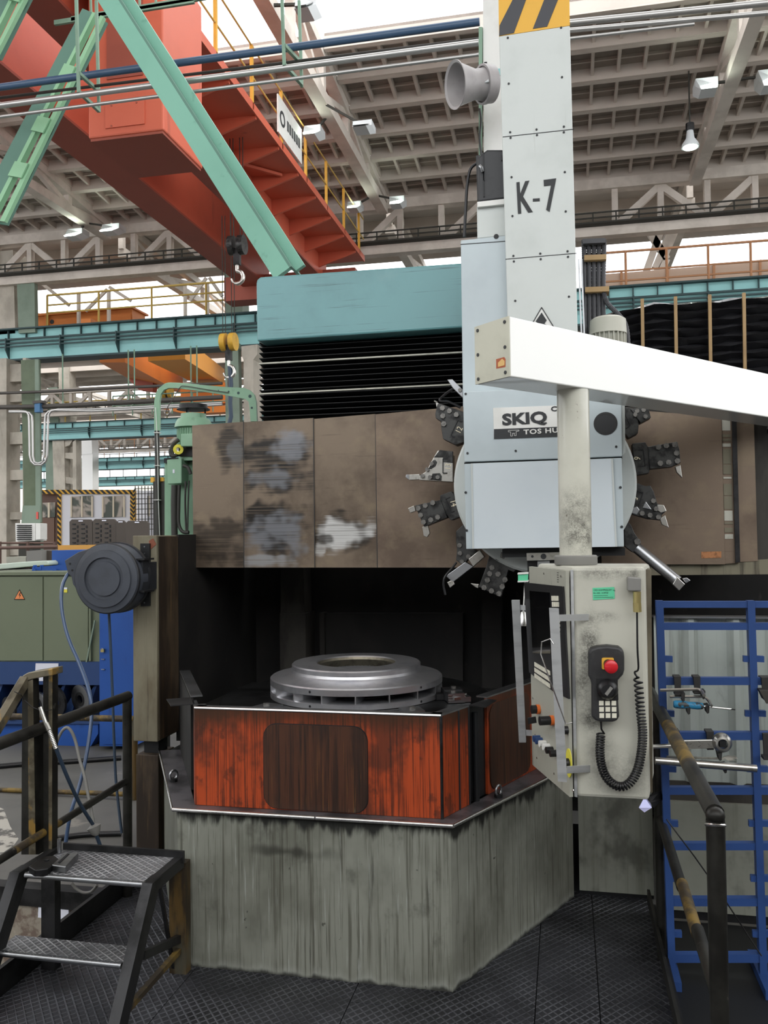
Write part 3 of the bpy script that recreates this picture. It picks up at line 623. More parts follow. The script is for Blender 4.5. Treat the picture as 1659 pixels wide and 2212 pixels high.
# hook block and ropes of that crane
def hook_block(lab, px, py, Y, s, ztop, sm=None):
    c = at(px, py, Y=Y); h = thing('hook_block', lab, 'crane hook', c)
    for dx in (-0.16*s, 0.16*s):
        MB().cyl(c+Vector((dx-0.09*s, 0, 0)), c+Vector((dx+0.09*s, 0, 0)), 0.30*s, n=20).build('sheave', sm or MT['hook_yellow'], h, 35)
        for k in (-0.05, 0.05): MB().box(c.x+dx+k*s-0.008*s, c.x+dx+k*s+0.008*s, c.y-0.01, c.y+0.01, c.z+0.25*s, ztop).build('rope', MT['cable'], h)
    MB().box(c.x-0.10*s, c.x+0.10*s, c.y-0.08*s, c.y+0.08*s, c.z-0.62*s, c.z-0.1*s).build('crosshead', MT['darksteel'], h)
    hk = [c+Vector((0, 0, -0.6*s)), c+Vector((0, 0, -0.78*s))]+arc(c+Vector((0, 0, -1.0*s)), 0.2*s, R(90), R(-170), 10, (1, 0, 0), (0, 0, 1))
    MB().tube(hk, [0.06*s]*2+[0.065*s]*8+[0.03*s]*3, 8).build('hook', MT['brightsteel'], h, 50)
    return h
h1 = hook_block('dark hook block hanging below the orange crane cabin', 512, 530, 13.6, 0.55, 8.9, MT['holder'])
h2 = hook_block('yellow double-sheave hook block in front of the teal runway girder', 494, 739, 15.5, 0.58, 8.0)
sl = thing('lifting_sling', 'grey textile sling hanging from the yellow hook block', 'sling', at(497, 900, Y=15.5))
MB().tube([at(496,792,Y=15.5), at(499,830,Y=15.5), at(497,870,Y=15.5), at(499,900,Y=15.5), at(494,920,Y=15.5)], 0.045, 8).build('strap', MT['hose_dark'], sl, 50)
MB().tube([at(496,792,Y=15.52), at(494,830,Y=15.52), at(499,862,Y=15.52), at(497,912,Y=15.52)], 0.03, 8).build('strap', MT['pipe_dark'], sl, 50)
# far cranes
fc = thing('bridge_crane', 'ochre box crane parked on the nearest runway behind yellow railing', 'crane', at(180, 690, Y=23))
MB().slab([(75,680),(285,663),(286,700),(75,716)], 23.0, 0.8).build('girder', MT['crane_far'], fc)
MB().slab([(75,678),(286,661),(286,665),(75,683)], 22.9, 1.0).build('top_flange', MT['crane_far'], fc)
for px in (112, 180): 
    p = at(px, 695, Y=22.99); MB().cyl(p, p+Vector((0, 0.05, 0)), 0.07, n=10).build('hand_hole', MT['black'], fc)
for (a, b) in ((262, 282), (96, 104)): MB().slab([(a,680),(b,678),(b,702),(a,704)], 22.95, 0.04).build('stiffener', MT['crane_far'], fc)
MB().box(at(215,0,Y=22).x, at(235,0,Y=22).x, 21.0, 23.1, 7.592, 7.75).build('end_carriage', MT['crane_far'], fc)
fc2 = thing('bridge_crane', 'orange twin-girder crane seen under the nearest runway girder', 'crane', at(380, 830, Y=30))
MB().prism([at(215,783,Y=26), at(270,783,Y=26), at(395,850,Y=36), at(300,830,Y=36)], (0, 0, 0.7)).build('girder', MT['crane_far'], fc2)
MB().prism([at(320,780,Y=26), at(400,776,Y=26), at(485,830,Y=37), at(430,832,Y=37)], (0, 0, 0.7)).build('girder', Mat('far_crane_yellow', '#dc9434', 0.6).m, fc2)
MB().slab([(390,830),(486,826),(486,870),(390,876)], 34, 0.6).build('end_carriage', MT['crane_far'], fc2)
MB().slab([(340,880),(486,876),(486,890),(400,894)], 33.5, 0.6).build('carriage_beam', MT['crane_far'], fc2)
MB().slab([(270,812),(330,818),(330,846),(300,842)], 33, 0.4).build('soot_panel', MT['cranebot'], fc2)
hook_block('far yellow hook block behind the swan-neck pipe', 362, 848, 30, 0.7, 7.0)
fr_ = railing('crane_railing', 'dull green railing in front of the far orange crane', 29.0, -16.5, -10.2, 6.3, 0.75, 0.8, MT['hanger'], 0.025, (0.5,)); del fr_['category']; del fr_['label']; fr_.parent = fc2; fr_.matrix_parent_inverse = Matrix.Translation(-fc2.location)

# ================================================================== green diagonal braces (near)
def brace(lab, a, b, Y, w_px, flip):
    """double-channel brace between two pixels; w = width in metres"""
    g = thing('brace_beam', lab, 'brace', at(*b, Y=Y))
    A, B = at(*a, Y=Y), at(*b, Y=Y); d = (B-A).normalized(); n = Vector((d.z, 0, -d.x))*(1 if flip else -1)
    w = w_px
    MB().prism([A, B, B+n*w, A+n*w], (0, 0.06, 0)).build('channel', MT['brace'], g)
    MB().prism([A+n*w+Vector((0, .30, 0)), B+n*w+Vector((0, .30, 0)), B+n*(w+0.02)+Vector((0, .30, 0)), A+n*(w+0.02)+Vector((0, .30, 0))], (0, -0.30, 0)).build('web', MT['brace_d'], g)
    return g, A, B, d, n
g, A, B, d, n = brace('wide mint-green brace crossing in front of the orange crane', (205, -8), (592, 602), 6.6, 0.155, False)
MB().prism([A+n*0.175+Vector((0,.12,0)), B+n*0.175+Vector((0,.12,0)), B+n*0.26+Vector((0,.12,0)), A+n*0.26+Vector((0,.12,0))], (0, 0.05, 0)).build('channel', MT['brace'], g)
def lattice(lab, a0, a1, b0, b1, Y, battens):
    """two flange strips with a recessed dark web, drawn from top pixels a0,a1 to bottom pixels b0,b1"""
    g = thing('brace_beam', lab, 'brace', at(*b0, Y=Y))
    A0, A1, B0, B1 = (at(*p, Y=Y) for p in (a0, a1, b0, b1))
    f = lambda s, t: (A0.lerp(A1, s)).lerp(B0.lerp(B1, s), t)
    for (s0, s1, mt, dy, th) in ((0.0, 0.50, 'brace_d', 0.0, 0.05), (0.50, 0.62, 'brace_l', -0.02, 0.07), (0.62, 0.86, 'brace_d', 0.10, 0.03), (0.86, 1.0, 'brace_l', -0.02, 0.05)):
        o = Vector((0, dy, 0))
        MB().prism([f(s0, 0)+o, f(s1, 0)+o, f(s1, 1)+o, f(s0, 1)+o], (0, th, 0)).build('channel' if mt == 'brace_l' else 'web', MT[mt], g)
    for t in battens:
        o = Vector((0, -0.045, 0)); MB().prism([f(0.5, t)+o, f(0.92, t)+o, f(0.92, t+0.07)+o, f(0.5, t+0.07)+o], (0, 0.02, 0)).build('batten', MT['brace_l'], g)
    return g
lattice('green double-channel brace with batten plates left of the crane cabin', (178, 18), (226, 38), (-60, 470), (12, 480), 7.7, (0.25, 0.5, 0.72))
lattice('cropped green brace in the top left corner', (18, -60), (76, -40), (-60, 110), (-5, 118), 7.7, (0.25,))

# ================================================================== pipes across the top
def xpipe(name, lab, x0, y0, x1, y1, Y, r, mat, cat='pipe'):
    a, b = at(x0, y0, Y=Y), at(x1, y1, Y=Y); o = MB().cyl(a, b, r, n=12).build(name, mat, None, 40); return tag(o, lab, cat)
xpipe('pipe', 'thick blue pipe crossing the top of the hall', -120, 205, 1036, 47, 7.2, 0.034, MT['pipe_blue'])
xpipe('pipe', 'thin dark pipe under the thick blue pipe', -120, 226, 1034, 84, 7.35, 0.014, MT['pipe_dark'])
xpipe('pipe', 'thick galvanised pipe below the blue pipe', -120, 244, 1034, 92, 7.0, 0.028, MT['pipe_steel'])
xpipe('pipe', 'thin galvanised pipe, lowest of the four at the top', -120, 268, 1034, 118, 7.0, 0.016, MT['pipe_steel'])
xpipe('pipe', 'upper galvanised pipe right of the striped ram top', 1225, 50, 1800, -8, 7.2, 0.028, MT['pipe_steel'])
xpipe('pipe', 'middle galvanised pipe right of the striped ram top', 1225, 66, 1800, 16, 7.0, 0.020, MT['pipe_steel'])
xpipe('pipe', 'lowest thin pipe right of the striped ram top', 1225, 84, 1500, 52, 7.0, 0.014, MT['pipe_steel'])
def hanger(lab, px0, px1, top, y0, y1, y2):
    g = thing('pipe_hanger', lab, 'bracket', at(px0, y2, Y=7.0))
    MB().bar(at(px0-4, top, Y=6.98), at(px0+2, y1+2, Y=6.98), 0.025, 0.025).build('rod', MT['hanger'], g)
    MB().bar(at(px1-2, top+42, Y=7.5), at(px1+4, y2+4, Y=7.5), 0.025, 0.025).build('rod', MT['hanger'], g)
    for (a, b) in ((y0, y0+40), (y1, y1+42)): MB().bar(at(px0+2, a, Y=6.98), at(px1+4, b, Y=7.5), 0.03, 0.03).build('crossbar', MT['hanger'], g)
    return g
hanger('green pipe hanger in front of the crane cabin', 168, 210, -40, 158, 198, 236)
hanger('pale green pipe hanger left of the middle roof truss', 612, 648, -40, 98, 140, 184)
lad = thing('cable_ladder', 'green cable ladder crossing the top left corner', 'cable ladder', at(300, 20, Y=8.2))
for (a, b) in (((118,50),(420,2)), ((155,42),(455,-8))): MB().bar(at(*a, Y=8.2), at(*b, Y=8.2), 0.03, 0.05).build('side_rail', MT['hanger'], lad)
for i in range(7): MB().bar(at(195+35*i, -30-4*i, Y=8.2), at(197+35*i, 34-5*i, Y=8.2), 0.02, 0.02).build('rung', MT['hanger'], lad)

# ================================================================== white mast and horn loudspeaker
ma = thing('mast', 'pale square mast standing behind the grey ram column', 'mast', at(1062, 520, Y=6.3))
MB().slab([(1043,-20),(1085,-20),(1085,520),(1046,520)], 6.3, 0.18).build('shaft', MT['white'], ma)
MB().slab([(1034,58),(1042,58),(1040,400),(1034,400)], 6.28, 0.06).build('conduit', MT['hanger'], ma)
MB().slab([(1060,150),(1085,147),(1085,162),(1060,165)], 6.29, 0.01).build('clamp_band', MT['runteal'], ma)
ho = thing('horn_loudspeaker', 'grey horn loudspeaker on the pale mast', 'loudspeaker', at(1040, 190, Y=5.95))
ax = Vector((-0.72, -0.45, -0.16)).normalized(); c0 = at(1054, 182, Y=5.98)
MB().lathe([(0.0,-0.03),(0.125,-0.03),(0.128,0.02),(0.105,0.05),(0.10,0.11),(0.145,0.25),(0.158,0.257),(0.158,0.265),(0.140,0.255),(0.09,0.10),(0.0,0.09)], c0, ax, 32).build('horn', MT['horn'], ho, 40)
MB().lathe([(0.132,0.02),(0.132,0.05),(0.118,0.05),(0.118,0.02)], c0, ax, 32, True).build('mounting_band', MT['horn'], ho, 40)
MB().bar(at(1046,148,Y=5.92), at(1052,178,Y=5.86), 0.03, 0.008, (0,1,0)).build('bracket', MT['lampcase'], ho)
MB().bar(at(1050,152,Y=6.32), at(1049,137,Y=5.95), 0.02, 0.02).build('bracket_arm', MT['darksteel'], ho)
wi = MB().tube(smooth_path([at(1036,235,Y=6.25), at(1039,260,Y=6.24), at(1036,300,Y=6.25), at(1040,335,Y=6.25)], 5), 0.008, 6).build('cable', MT['rubber'], ho, 50)

# ================================================================== floodlights
def floodlight(lab, x0, y0, x1, y1, Y, lit=True, name='floodlight', tx=None):
    c = at((x0+x1)/2, (y0+y1)/2, Y=Y); a, b = at(x0, y0, Y=Y), at(x1, y1, Y=Y); w = abs(b.x-a.x)/2; h = abs(a.z-b.z)/2
    g = thing(name, lab, 'lamp', c)
    MB().prism([c+Vector((-w, 0, h)), c+Vector((w, 0, h)), c+Vector((w, 0, h*0.1)), c+Vector((w*0.7, -0.25, -h)), c+Vector((-w*0.7, -0.25, -h)), c+Vector((-w, 0, h*0.1))], (0, 0.35, 0)).build('housing', MT['lampcase'], g)
    MB().prism([c+Vector((-w*0.8, -0.03, h*0.2)), c+Vector((w*0.8, -0.03, h*0.2)), c+Vector((w*0.62, -0.3, -h*0.95)), c+Vector((-w*0.62, -0.3, -h*0.95))], (0, 0.02, 0)).build('lens', MT['lampglow'] if lit else MT['glass'], g)
    tx = min((-12.0, -4.35, 3.10), key=lambda q: abs(q-c.x)); MB().bar(c+Vector((0, 0.2, h*0.9)), (tx, Y+0.25, max(9.88, c.z+h)), 0.04, 0.04).build('arm', MT['cable'], g)
    return g
floodlight('lit floodlight left of the middle roof truss', 657, 272, 692, 300, 15.5)
floodlight('unlit grey floodlight on the middle roof truss', 762, 262, 803, 284, 15.0, False)
floodlight('left lit floodlight of the pair above the crane walkway end', 751, 436, 779, 456, 19.5)
floodlight('right lit floodlight of the pair above the crane walkway end', 841, 425, 873, 447, 19.5)
floodlight('left lit floodlight at the end of the far left truss', 146, 495, 177, 516, 19.5)
floodlight('right lit floodlight at the end of the far left truss', 221, 485, 257, 505, 19.5)
floodlight('lit floodlight on the right-hand truss', 1502, 170, 1552, 203, 16.0)
floodlight('glaring floodlight at the right edge', 1637, 152, 1678, 196, 16.5)
floodlight('dark floodlight seen against the skylight', 640, -8, 682, 36, 12.0, False)
pe = thing('pendant_lamp', 'bell-shaped lamp hanging left of the right-hand truss', 'lamp', at(1491, 320, Y=17))
c0 = at(1491, 305, Y=17); MB().cyl(c0+Vector((0,0,0.3)), (c0.x, 17, 10.6), 0.015, n=6).build('cord', MT['cable'], pe)
MB().lathe([(0.0,0.22),(0.06,0.2),(0.08,0.05),(0.15,-0.05),(0.17,-0.12),(0.15,-0.12),(0.0,-0.08)], c0, (0,0,1), 20).build('shade', MT['lampcase'], pe, 40)
MB().cyl(c0+Vector((0,0,0.2)), c0+Vector((0,0,0.34)), 0.08, n=12).build('ballast', MT['darksteel'], pe)
MB().cyl(c0+Vector((0,0,-0.13)), c0+Vector((0,0,-0.10)), 0.13, n=16).build('lens', MT['lampglow'], pe)

# ================================================================== things on the left behind the machine
# pipes with expansion loops
def zpipe(lab, pts, Y, r, mat, name='pipe'):
    o = MB().tube(smooth_path([at(x, y, Y=Y) for x, y in pts], 6), r, 8).build(name, mat, None, 50); return tag(o, lab, 'pipe')
zpipe('long dark pipe above the expansion loops', [(-20,850),(120,845),(250,838),(480,828)], 20.2, 0.038, MT['pipe_dark'])
zpipe('thick dark pipe with a blue valve at left', [(-20,880),(120,877),(250,870),(480,858)], 20.24, 0.06, MT['pipe_dark'])
def loop(lab, xa, xb, y0, dy, yend):
    pts = [(20,y0),(50,y0),(xa-6,y0+1),(xa-1,y0+8),(xa,y0+20),(xa+1,y0+95),(xa+4,y0+108),(xa+12,y0+114+dy),(xb-14,y0+114+dy),(xb-5,y0+108),(xb-2,y0+95),(xb,y0+20),(xb+2,y0+6),(xb+8,y0-1),(xb+22,y0-4),(200,yend+6),(480,yend-8)]
    o = MB().tube([at(x, y, Y=20.0) for x, y in pts], 0.031, 8).build('expansion_loop_pipe', MT['pipe_steel'], None, 50); return tag(o, lab, 'pipe')
loop('outer galvanised U-shaped expansion loop at left', 63, 104, 888, 2, 878)
loop('inner galvanised U-shaped expansion loop at left', 70, 97, 890, -3, 882)
va = thing('pipe_valve', 'blue valve body on the thick dark pipe', 'valve', at(79, 880, Y=20.1))
MB().slab([(74,868),(86,867),(86,890),(74,891)], 20.1, 0.15).build('body', Mat('valve_blue', '#3f6c94', 0.5).m, va, bev=0.01)
MB().slab([(70,866),(90,864),(90,870),(70,872)], 20.08, 0.2).build('flange', MT['pipe_dark'], va)
for i, (px, y0, y1) in enumerate(((135,778,884),(277,765,880),(290,770,880),(412,752,872),(425,756,860))):
    tag(MB().bar((at(px, y0, Y=20.9).x, 20.9, 6.78), at(px+1, y1, Y=20.3), 0.035, 0.035).build('hanger_rod', MT['hanger']), ('leftmost', 'second', 'middle', 'fourth', 'rightmost')[i]+' of the five thin rods below the nearest runway girder', 'rod')
# louvred heater
he = thing('air_heater', 'white louvred air heater under the green column', 'heater', at(55, 1172, Y=19.8))
MB().slab([(33,1130),(76,1130),(76,1168),(34,1170)], 19.8, 0.5).build('case', MT['white'], he)
for i in range(8): MB().slab([(36,1134+i*4.3),(67,1134+i*4.3),(67,1136+i*4.3),(36,1136+i*4.3)], 19.76, 0.05).build('louvre', MT['black'], he)
MB().slab([(77,1130),(87,1131),(87,1165),(77,1166)], 19.75, 0.3).build('side_box', MT['white'], he)
MB().box(at(40,1172,Y=19.9).x, at(70,1172,Y=19.9).x, 19.9, 20.25, -0.02, at(50,1170,Y=19.9).z).build('plinth', MT['cable'], he)
# office cabin with hazard stripes
of = thing('office_cabin', 'white site office with black and yellow hazard stripes and two windows', 'office', at(220, 1180, Y=26))
MB().box(at(130,0,Y=26).x, at(286,0,Y=26).x, 26.0, 26.9, -0.02, at(210,1060,Y=26).z).build('wall', MT['officewhite'], of)
MB().box(at(84,0,Y=26).x, at(124,0,Y=26).x, 26.1, 26.9, -0.02, at(100,1066,Y=26).z).build('brown_wall', MT['officebrown'], of)
for (wx0, wx1) in ((152, 200), (220, 269)):
    w = MB().slab([(wx0,1073),(wx1,1070),(wx1,1116),(wx0,1118)], 25.96, 0.05).build('window', MT['glass'], of)
    for a in (wx0, wx0+23, wx1-3): MB().slab([(a,1072),(a+3,1072),(a+3,1117),(a,1117)], 25.93, 0.03).build('frame', MT['creamwin'], w)
w = MB().slab([(92,1086),(119,1085),(119,1117),(92,1118)], 26.05, 0.05).build('window', MT['glass'], of)
MB().slab([(103,1086),(107,1086),(107,1118),(103,1118)], 26.02, 0.03).build('frame', MT['creamwin'], w)
dr = MB().slab([(88,1119),(117,1118),(117,1180),(88,1180)], 26.06, 0.04).build('door', Mat('brown_door', '#6d5549', 0.6).m, of)
def stripes(x0, y0, x1, y1, vert, n, skew, flipx=False):
    MB().slab([(x0,y0),(x1,y0),(x1,y1),(x0,y1)], 25.95, 0.05).build('hazard_band', MT['yellow'], of)
    for i in range(n):
        if vert:
            a = y0+(y1-y0)*i/n; h = (y1-y0)/n*0.5; s = skew
            MB().slab([(x0,a),(x1,a+s),(x1,min(a+s+h, y1)),(x0,min(a+h, y1))], 25.93, 0.02).build('stripe', MT['black'], of)
        else:
            a = x0+(x1-x0)*i/n; h = (x1-x0)/n*0.5; s = skew
            MB().slab([(a,y0),(a+h,y0),(min(a+h+s, x1),y1),(min(a+s, x1),y1)], 25.93, 0.02).build('stripe', MT['black'], of)
stripes(84, 1058, 286, 1067, False, 17, 9); stripes(124, 1067, 131, 1180, True, 10, 7)
stripes(281, 1062, 287, 1124, True, 7, 6); stripes(287, 1060, 293, 1124, True, 7, -6)
of2 = thing('office_cabin', 'small white cabin with one window right of the striped office', 'office', at(310, 1180, Y=27))
MB().box(at(296,0,Y=27).x, at(330,0,Y=27).x, 27.0, 27.9, -0.02, at(310,1060,Y=27).z).build('wall', MT['officewhite'], of2)
w = MB().slab([(298,1072),(322,1071),(322,1114),(298,1114)], 26.95, 0.05).build('window', MT['glass'], of2)
for a in (297, 304, 321): MB().slab([(a,1071),(a+2,1071),(a+2,1115),(a,1115)], 26.92, 0.03).build('frame', MT['creamwin'], w)
ms = thing('mesh_fence', 'thin wire mesh fence in front of the small white cabin', 'fence', at(310, 1140, Y=24))
for i in range(6): MB().bar(at(292+7*i, 1050, Y=24), at(294+7*i, 1294, Y=24), 0.02, 0.02).build('upright_wire', MT['cable'], ms)
for i in range(9): MB().bar(at(290, 1056+11*i, Y=24), at(332, 1055+11*i, Y=24), 0.02, 0.02).build('cross_wire', MT['cable'], ms)
# plastic barriers
def barrier(lab, x0, x1, y0, y1, Y, perf=True):
    g = thing('plastic_barrier', lab, 'barrier', at((x0+x1)/2, y1, Y=Y), group='brown plastic barriers')
    MB().slab([(x0,y0+5),(x0+5,y0),(x1-5,y0),(x1,y0+5),(x1+2,1372),(x0+2,1372)], Y, 0.06).build('board', MT['barrier'], g)
    if perf:
        for r in range(5):
            for c_ in range(4):
                x = x0+6+(x1-x0-10)*c_/4; y = y0+9+r*10+(4 if c_ % 2 else 0)
                if c_ % 2: MB().slab([(x,y),(x+3,y),(x+3,y+6),(x,y+6)], Y-0.01, 0.02).build('slot', MT['black'], g)
                else: MB().slab([(x,y),(x+7,y),(x+7,y+2.5),(x,y+2.5)], Y-0.01, 0.02).build('slot', MT['black'], g)
    MB().slab([((x0+x1)/2-5,y0+2),((x0+x1)/2+4,y0+2),((x0+x1)/2+4,y0+4.5),((x0+x1)/2-5,y0+4.5)], Y-0.01, 0.02).build('grip_hole', MT['paper'], g)
    return g
barrier('left perforated brown plastic barrier below the office windows', 150, 199, 1122, 1196, 15.0)
barrier('right perforated brown plastic barrier below the office windows', 200, 250, 1121, 1196, 15.0)
barrier('plain brown barrier half hidden behind the guard post', 272, 320, 1125, 1196, 14.6, False)
barrier('narrow brown barrier between the perforated and plain ones', 251, 270, 1124, 1196, 14.9, False)
# ================================================================== vertical lathe: base and splash guard
ba = thing('lathe_bed', 'grimy grey lathe base with an orange splash guard around the chuck', 'machine base', (-1.0, 3.2, 0))
FL, FR, SR, SL = Vector((-1.540, 3.195, 0)), Vector((-0.440, 3.195, 0)), Vector((0.010, 4.13, 0)), Vector((-2.01, 4.02, 0))
ZR = 0.612
MB().prism([FL, FR, SR, Vector((0.01, 5.0, 0)), Vector((-2.0, 5.0, 0)), SL], (0, 0, ZR)).build('body', MT['base'], ba)
GF, GR, GS, GL = Vector((-1.478, 3.225, 0)), Vector((-0.474, 3.225, 0)), Vector((-0.115, 4.06, 0)), Vector((-1.935, 4.05, 0))
def lift(v, z): return Vector((v.x, v.y, z))
def out(a, b, d): n = (b-a).normalized(); return Vector((n.y, -n.x, 0))*d
# flat rim ledge, one strip per side, with a bright worn edge
OFL, OFR, OSR, OSL = FL+Vector((-0.012,-0.018,0)), FR+Vector((0.012,-0.018,0)), SR+Vector((0.02,-0.005,0)), SL+Vector((-0.02,-0.005,0))
for (a, b, c, d) in ((OFL, OFR, GR, GF), (OFR, OSR, GS, GR), (OSL, OFL, GF, GL)):
    rm = MB().prism([lift(a, ZR), lift(b, ZR), lift(c, ZR), lift(d, ZR)], (0, 0, 0.014)).build('rim_ledge', MT['ledge'], ba)
    if a is OFL:
        mid = a.lerp(b, 0.53)
        for (p, q) in ((a, mid+Vector((-.006,0,0))), (mid, b)): MB().cyl(lift(p, ZR+0.007), lift(q, ZR+0.007), 0.0085, n=8).build('rim_edge', MT['steel_edge'], rm, 50)
    else: MB().cyl(lift(a, ZR+0.007), lift(b, ZR+0.007), 0.0075, n=8).build('rim_edge', MT['steel_edge'], rm, 50)
for px, py in ((375, 1688), (1077, 1722)):
    c = at(px, py, Z=ZR+0.014); MB().tube(arc(c+Vector((0,0,0.028)), 0.020, 0, 2*math.pi, 20, (0.45, 0.89, 0), (0,0,1))[:-1], 0.0055, 8, True).build('eye_bolt', MT['steel'], ba, 60)
    MB().cyl(c, c+Vector((0,0,0.014)), 0.017, n=12).build('eye_bolt_collar', MT['darksteel'], ba)
ZG0, ZG1, TH = ZR+0.015, 1.012, 0.012
def panel(a, b, z0, z1, t, off=0.0):          # upright plate from a to b, outer face shifted by off
    o = out(a, b, off); n = out(a, b, -t); return MB().prism([lift(a+o, z0), lift(b+o, z0), lift(b+o, z1), lift(a+o, z1)], n)
def plate_on(a, b, u0, u1, z0, z1, r, off, t):  # rounded hatch on the panel a-b, u along it in metres
    d = (b-a).normalized(); pts = []
    for cx, cz, a0 in ((u1-r, z1-r, 0), (u0+r, z1-r, 90), (u0+r, z0+r, 180), (u1-r, z0+r, 270)):
        for i in range(6): an = R(a0+18*i); pts.append(lift(a+d*(cx+r*math.cos(an)), cz+r*math.sin(an))+out(a, b, off))
    return MB().prism(pts, out(a, b, -t))
g1 = panel(GF, GR, ZG0, ZG1, TH).build('front_panel', MT['orange'], ba)
plate_on(GF, GR, 0.295, 0.715, ZG0+0.005, ZG1-0.05, 0.055, 0.005, 0.006).build('hatch_cover', MT['hatch'], g1)
plate_on(GF, GR, 0.292, 0.718, ZG0+0.002, ZG1-0.047, 0.057, 0.0015, 0.003).build('hatch_seal', MT['black'], g1)
q0 = GR.lerp(GS, 0.235); q1 = GR.lerp(GS, 0.40)
g2 = panel(GR, q0, ZG0, ZG1, TH).build('corner_panel', MT['orange'], ba)
MB().cyl(lift(GR, ZG0), lift(GR, ZG1), 0.006, n=8).build('corner_seam', MT['darksteel'], g2)
for f in (0.145, 0.232): p = GR.lerp(GS, f); MB().box(p.x-0.004, p.x+0.004, p.y-0.006, p.y, ZG0, ZG1).build('seam_strip', MT['black'], g2)
panel(q0, q1, ZG0, ZG1-0.004, TH, -0.012).build('joint_panel', MT['black'], ba)
MB().cyl(lift(q0.lerp(q1, 0.35), ZG0), lift(q0.lerp(q1, 0.35), ZG1-0.03), 0.012, n=10).build('hinge_tube', MT['black'], ba)
g3 = panel(q1, GS, ZG0, ZG1+0.01, TH).build('side_panel', MT['orange'], ba)
L3 = (GS-q1).length
plate_on(q1, GS, 0.015, L3*0.72, ZG0+0.01, ZG1-0.02, 0.05, 0.005, 0.006).build('hatch_cover', MT['hatch'], g3)
w0 = GF.lerp(GL, 0.06); w1 = GF.lerp(GL, 0.22)
panel(w0, GF, ZG0, ZG1, TH).build('corner_panel', MT['orange'], ba)
panel(w1, w0, ZG0, ZG1-0.004, TH, -0.012).build('joint_panel', MT['black'], ba)
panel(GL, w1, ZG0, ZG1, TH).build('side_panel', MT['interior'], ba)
# bright top flanges of the guard
def flange(a, b, w, z, mat, t=0.006): return MB().prism([lift(a, z), lift(b, z), lift(b+out(a, b, -w), z), lift(a+out(a, b, -w), z)], (0, 0, t)).build('top_flange', mat, ba)
flange(GF, GR, 0.045, ZG1, MT['steel']); flange(GR, q0, 0.05, ZG1, MT['steel']); flange(q1, GS, 0.05, ZG1+0.01, MT['steel']); flange(w0, GF, 0.05, ZG1, MT['steel']); flange(GL, w1, 0.05, ZG1+0.008, MT['steel'])
MB().cyl(lift(GF, ZG1+0.003), lift(GR, ZG1+0.003), 0.005, n=8).build('flange_edge', MT['steel_edge'], ba)
e = q0.lerp(q1, 0.1); o_ = out(GR, GS, 0.075)
MB().prism([lift(q0, ZG1+0.004), lift(q0+o_, ZG1+0.004), lift(q1+o_*0.6, ZG1+0.004), lift(q1, ZG1+0.004)], (0, 0, 0.004)).build('joint_cap', MT['darksteel'], ba)
o_ = out(GL, GF, 0.10)
MB().prism([lift(w0, ZG1+0.004), lift(w0+o_*0.9, ZG1+0.004), lift(w1+o_, ZG1+0.004), lift(w1, ZG1+0.004)], (0, 0, 0.004)).build('joint_cap', MT['darksteel'], ba)
# chip tray floor inside the guard
MB().prism([lift(GF, 0.8)+Vector((0.02,0.02,0)), lift(GR, 0.8)+Vector((-0.02,0.02,0)), lift(GS, 0.8)+Vector((-0.02,0,0)), (-0.14, 4.98, 0.8), (-1.9, 4.98, 0.8), lift(GL, 0.8)+Vector((0.02,0,0))], (0, 0, 0.01)).build('chip_tray', MT['interior'], ba)

# ---- chuck table
TC = Vector((-1.045, 4.20, 0))
tb = thing('chuck_table', 'dark round chuck table inside the orange guard', 'chuck', TC+Vector((0,0,0.812)))
MB().lathe([(0,0.905),(0.66,0.905),(0.68,0.895),(0.68,0.82),(0,0.82)], TC, (0,0,1), 64).build('face_plate', MT['tabletop'], tb, 40)
MB().lathe([(0,0.82),(0.5,0.82),(0.5,0.811),(0,0.811)], TC, (0,0,1), 40).build('spindle', MT['darksteel'], tb, 40)
def jaw(px, py, ang, s=1.0, mat='steel'):
    c = at(px, py, Z=0.915); ca, sa = math.cos(ang), math.sin(ang); e1, e2 = Vector((ca, sa, 0)), Vector((-sa, ca, 0))
    def P3(u, v, z): return c+e1*u*s+e2*v*s+Vector((0,0,z*s))
    j = MB().prism([P3(-.07,-.045,-.008), P3(.03,-.045,-.008), P3(.03,.045,-.008), P3(-.07,.045,-.008)], (0,0,0.055*s)).build('jaw', MT[mat], tb)
    MB().prism([P3(.03,-.03,-.008), P3(.07,-.03,-.008), P3(.07,.03,-.008), P3(.03,.03,-.008)], (0,0,0.03*s)).build('jaw_toe', MT[mat], j)
    MB().cyl(P3(-.03,0,.045), P3(-.03,0,.058), 0.014*s, n=12).build('jaw_bolt', MT['bolt'], j)
    for k in range(3): MB().prism([P3(-.071,-.046,.005+k*.014), P3(-.045,-.046,.005+k*.014), P3(-.045,-.049,.005+k*.014), P3(-.071,-.049,.005+k*.014)], (0,0,0.005*s)).build('jaw_tooth', MT['steel_edge'], j)
jaw(585, 1545, R(70)); jaw(887, 1553, R(115)); jaw(968, 1506, R(200), 0.9, 'darksteel'); jaw(990, 1512, R(20), 0.8)
MB().bar(at(492, 1532, Z=0.912), at(566, 1532, Z=0.912), 0.02, 0.012).build('slot_edge', MT['steel_edge'], tb)
for (a, b) in (((978,1506),(1006,1500)), ((980,1510),(1004,1506))): MB().bar(at(*a, Z=0.93), at(*b, Z=0.93), 0.012, 0.012).build('slot_edge', MT['steel_edge'], tb)
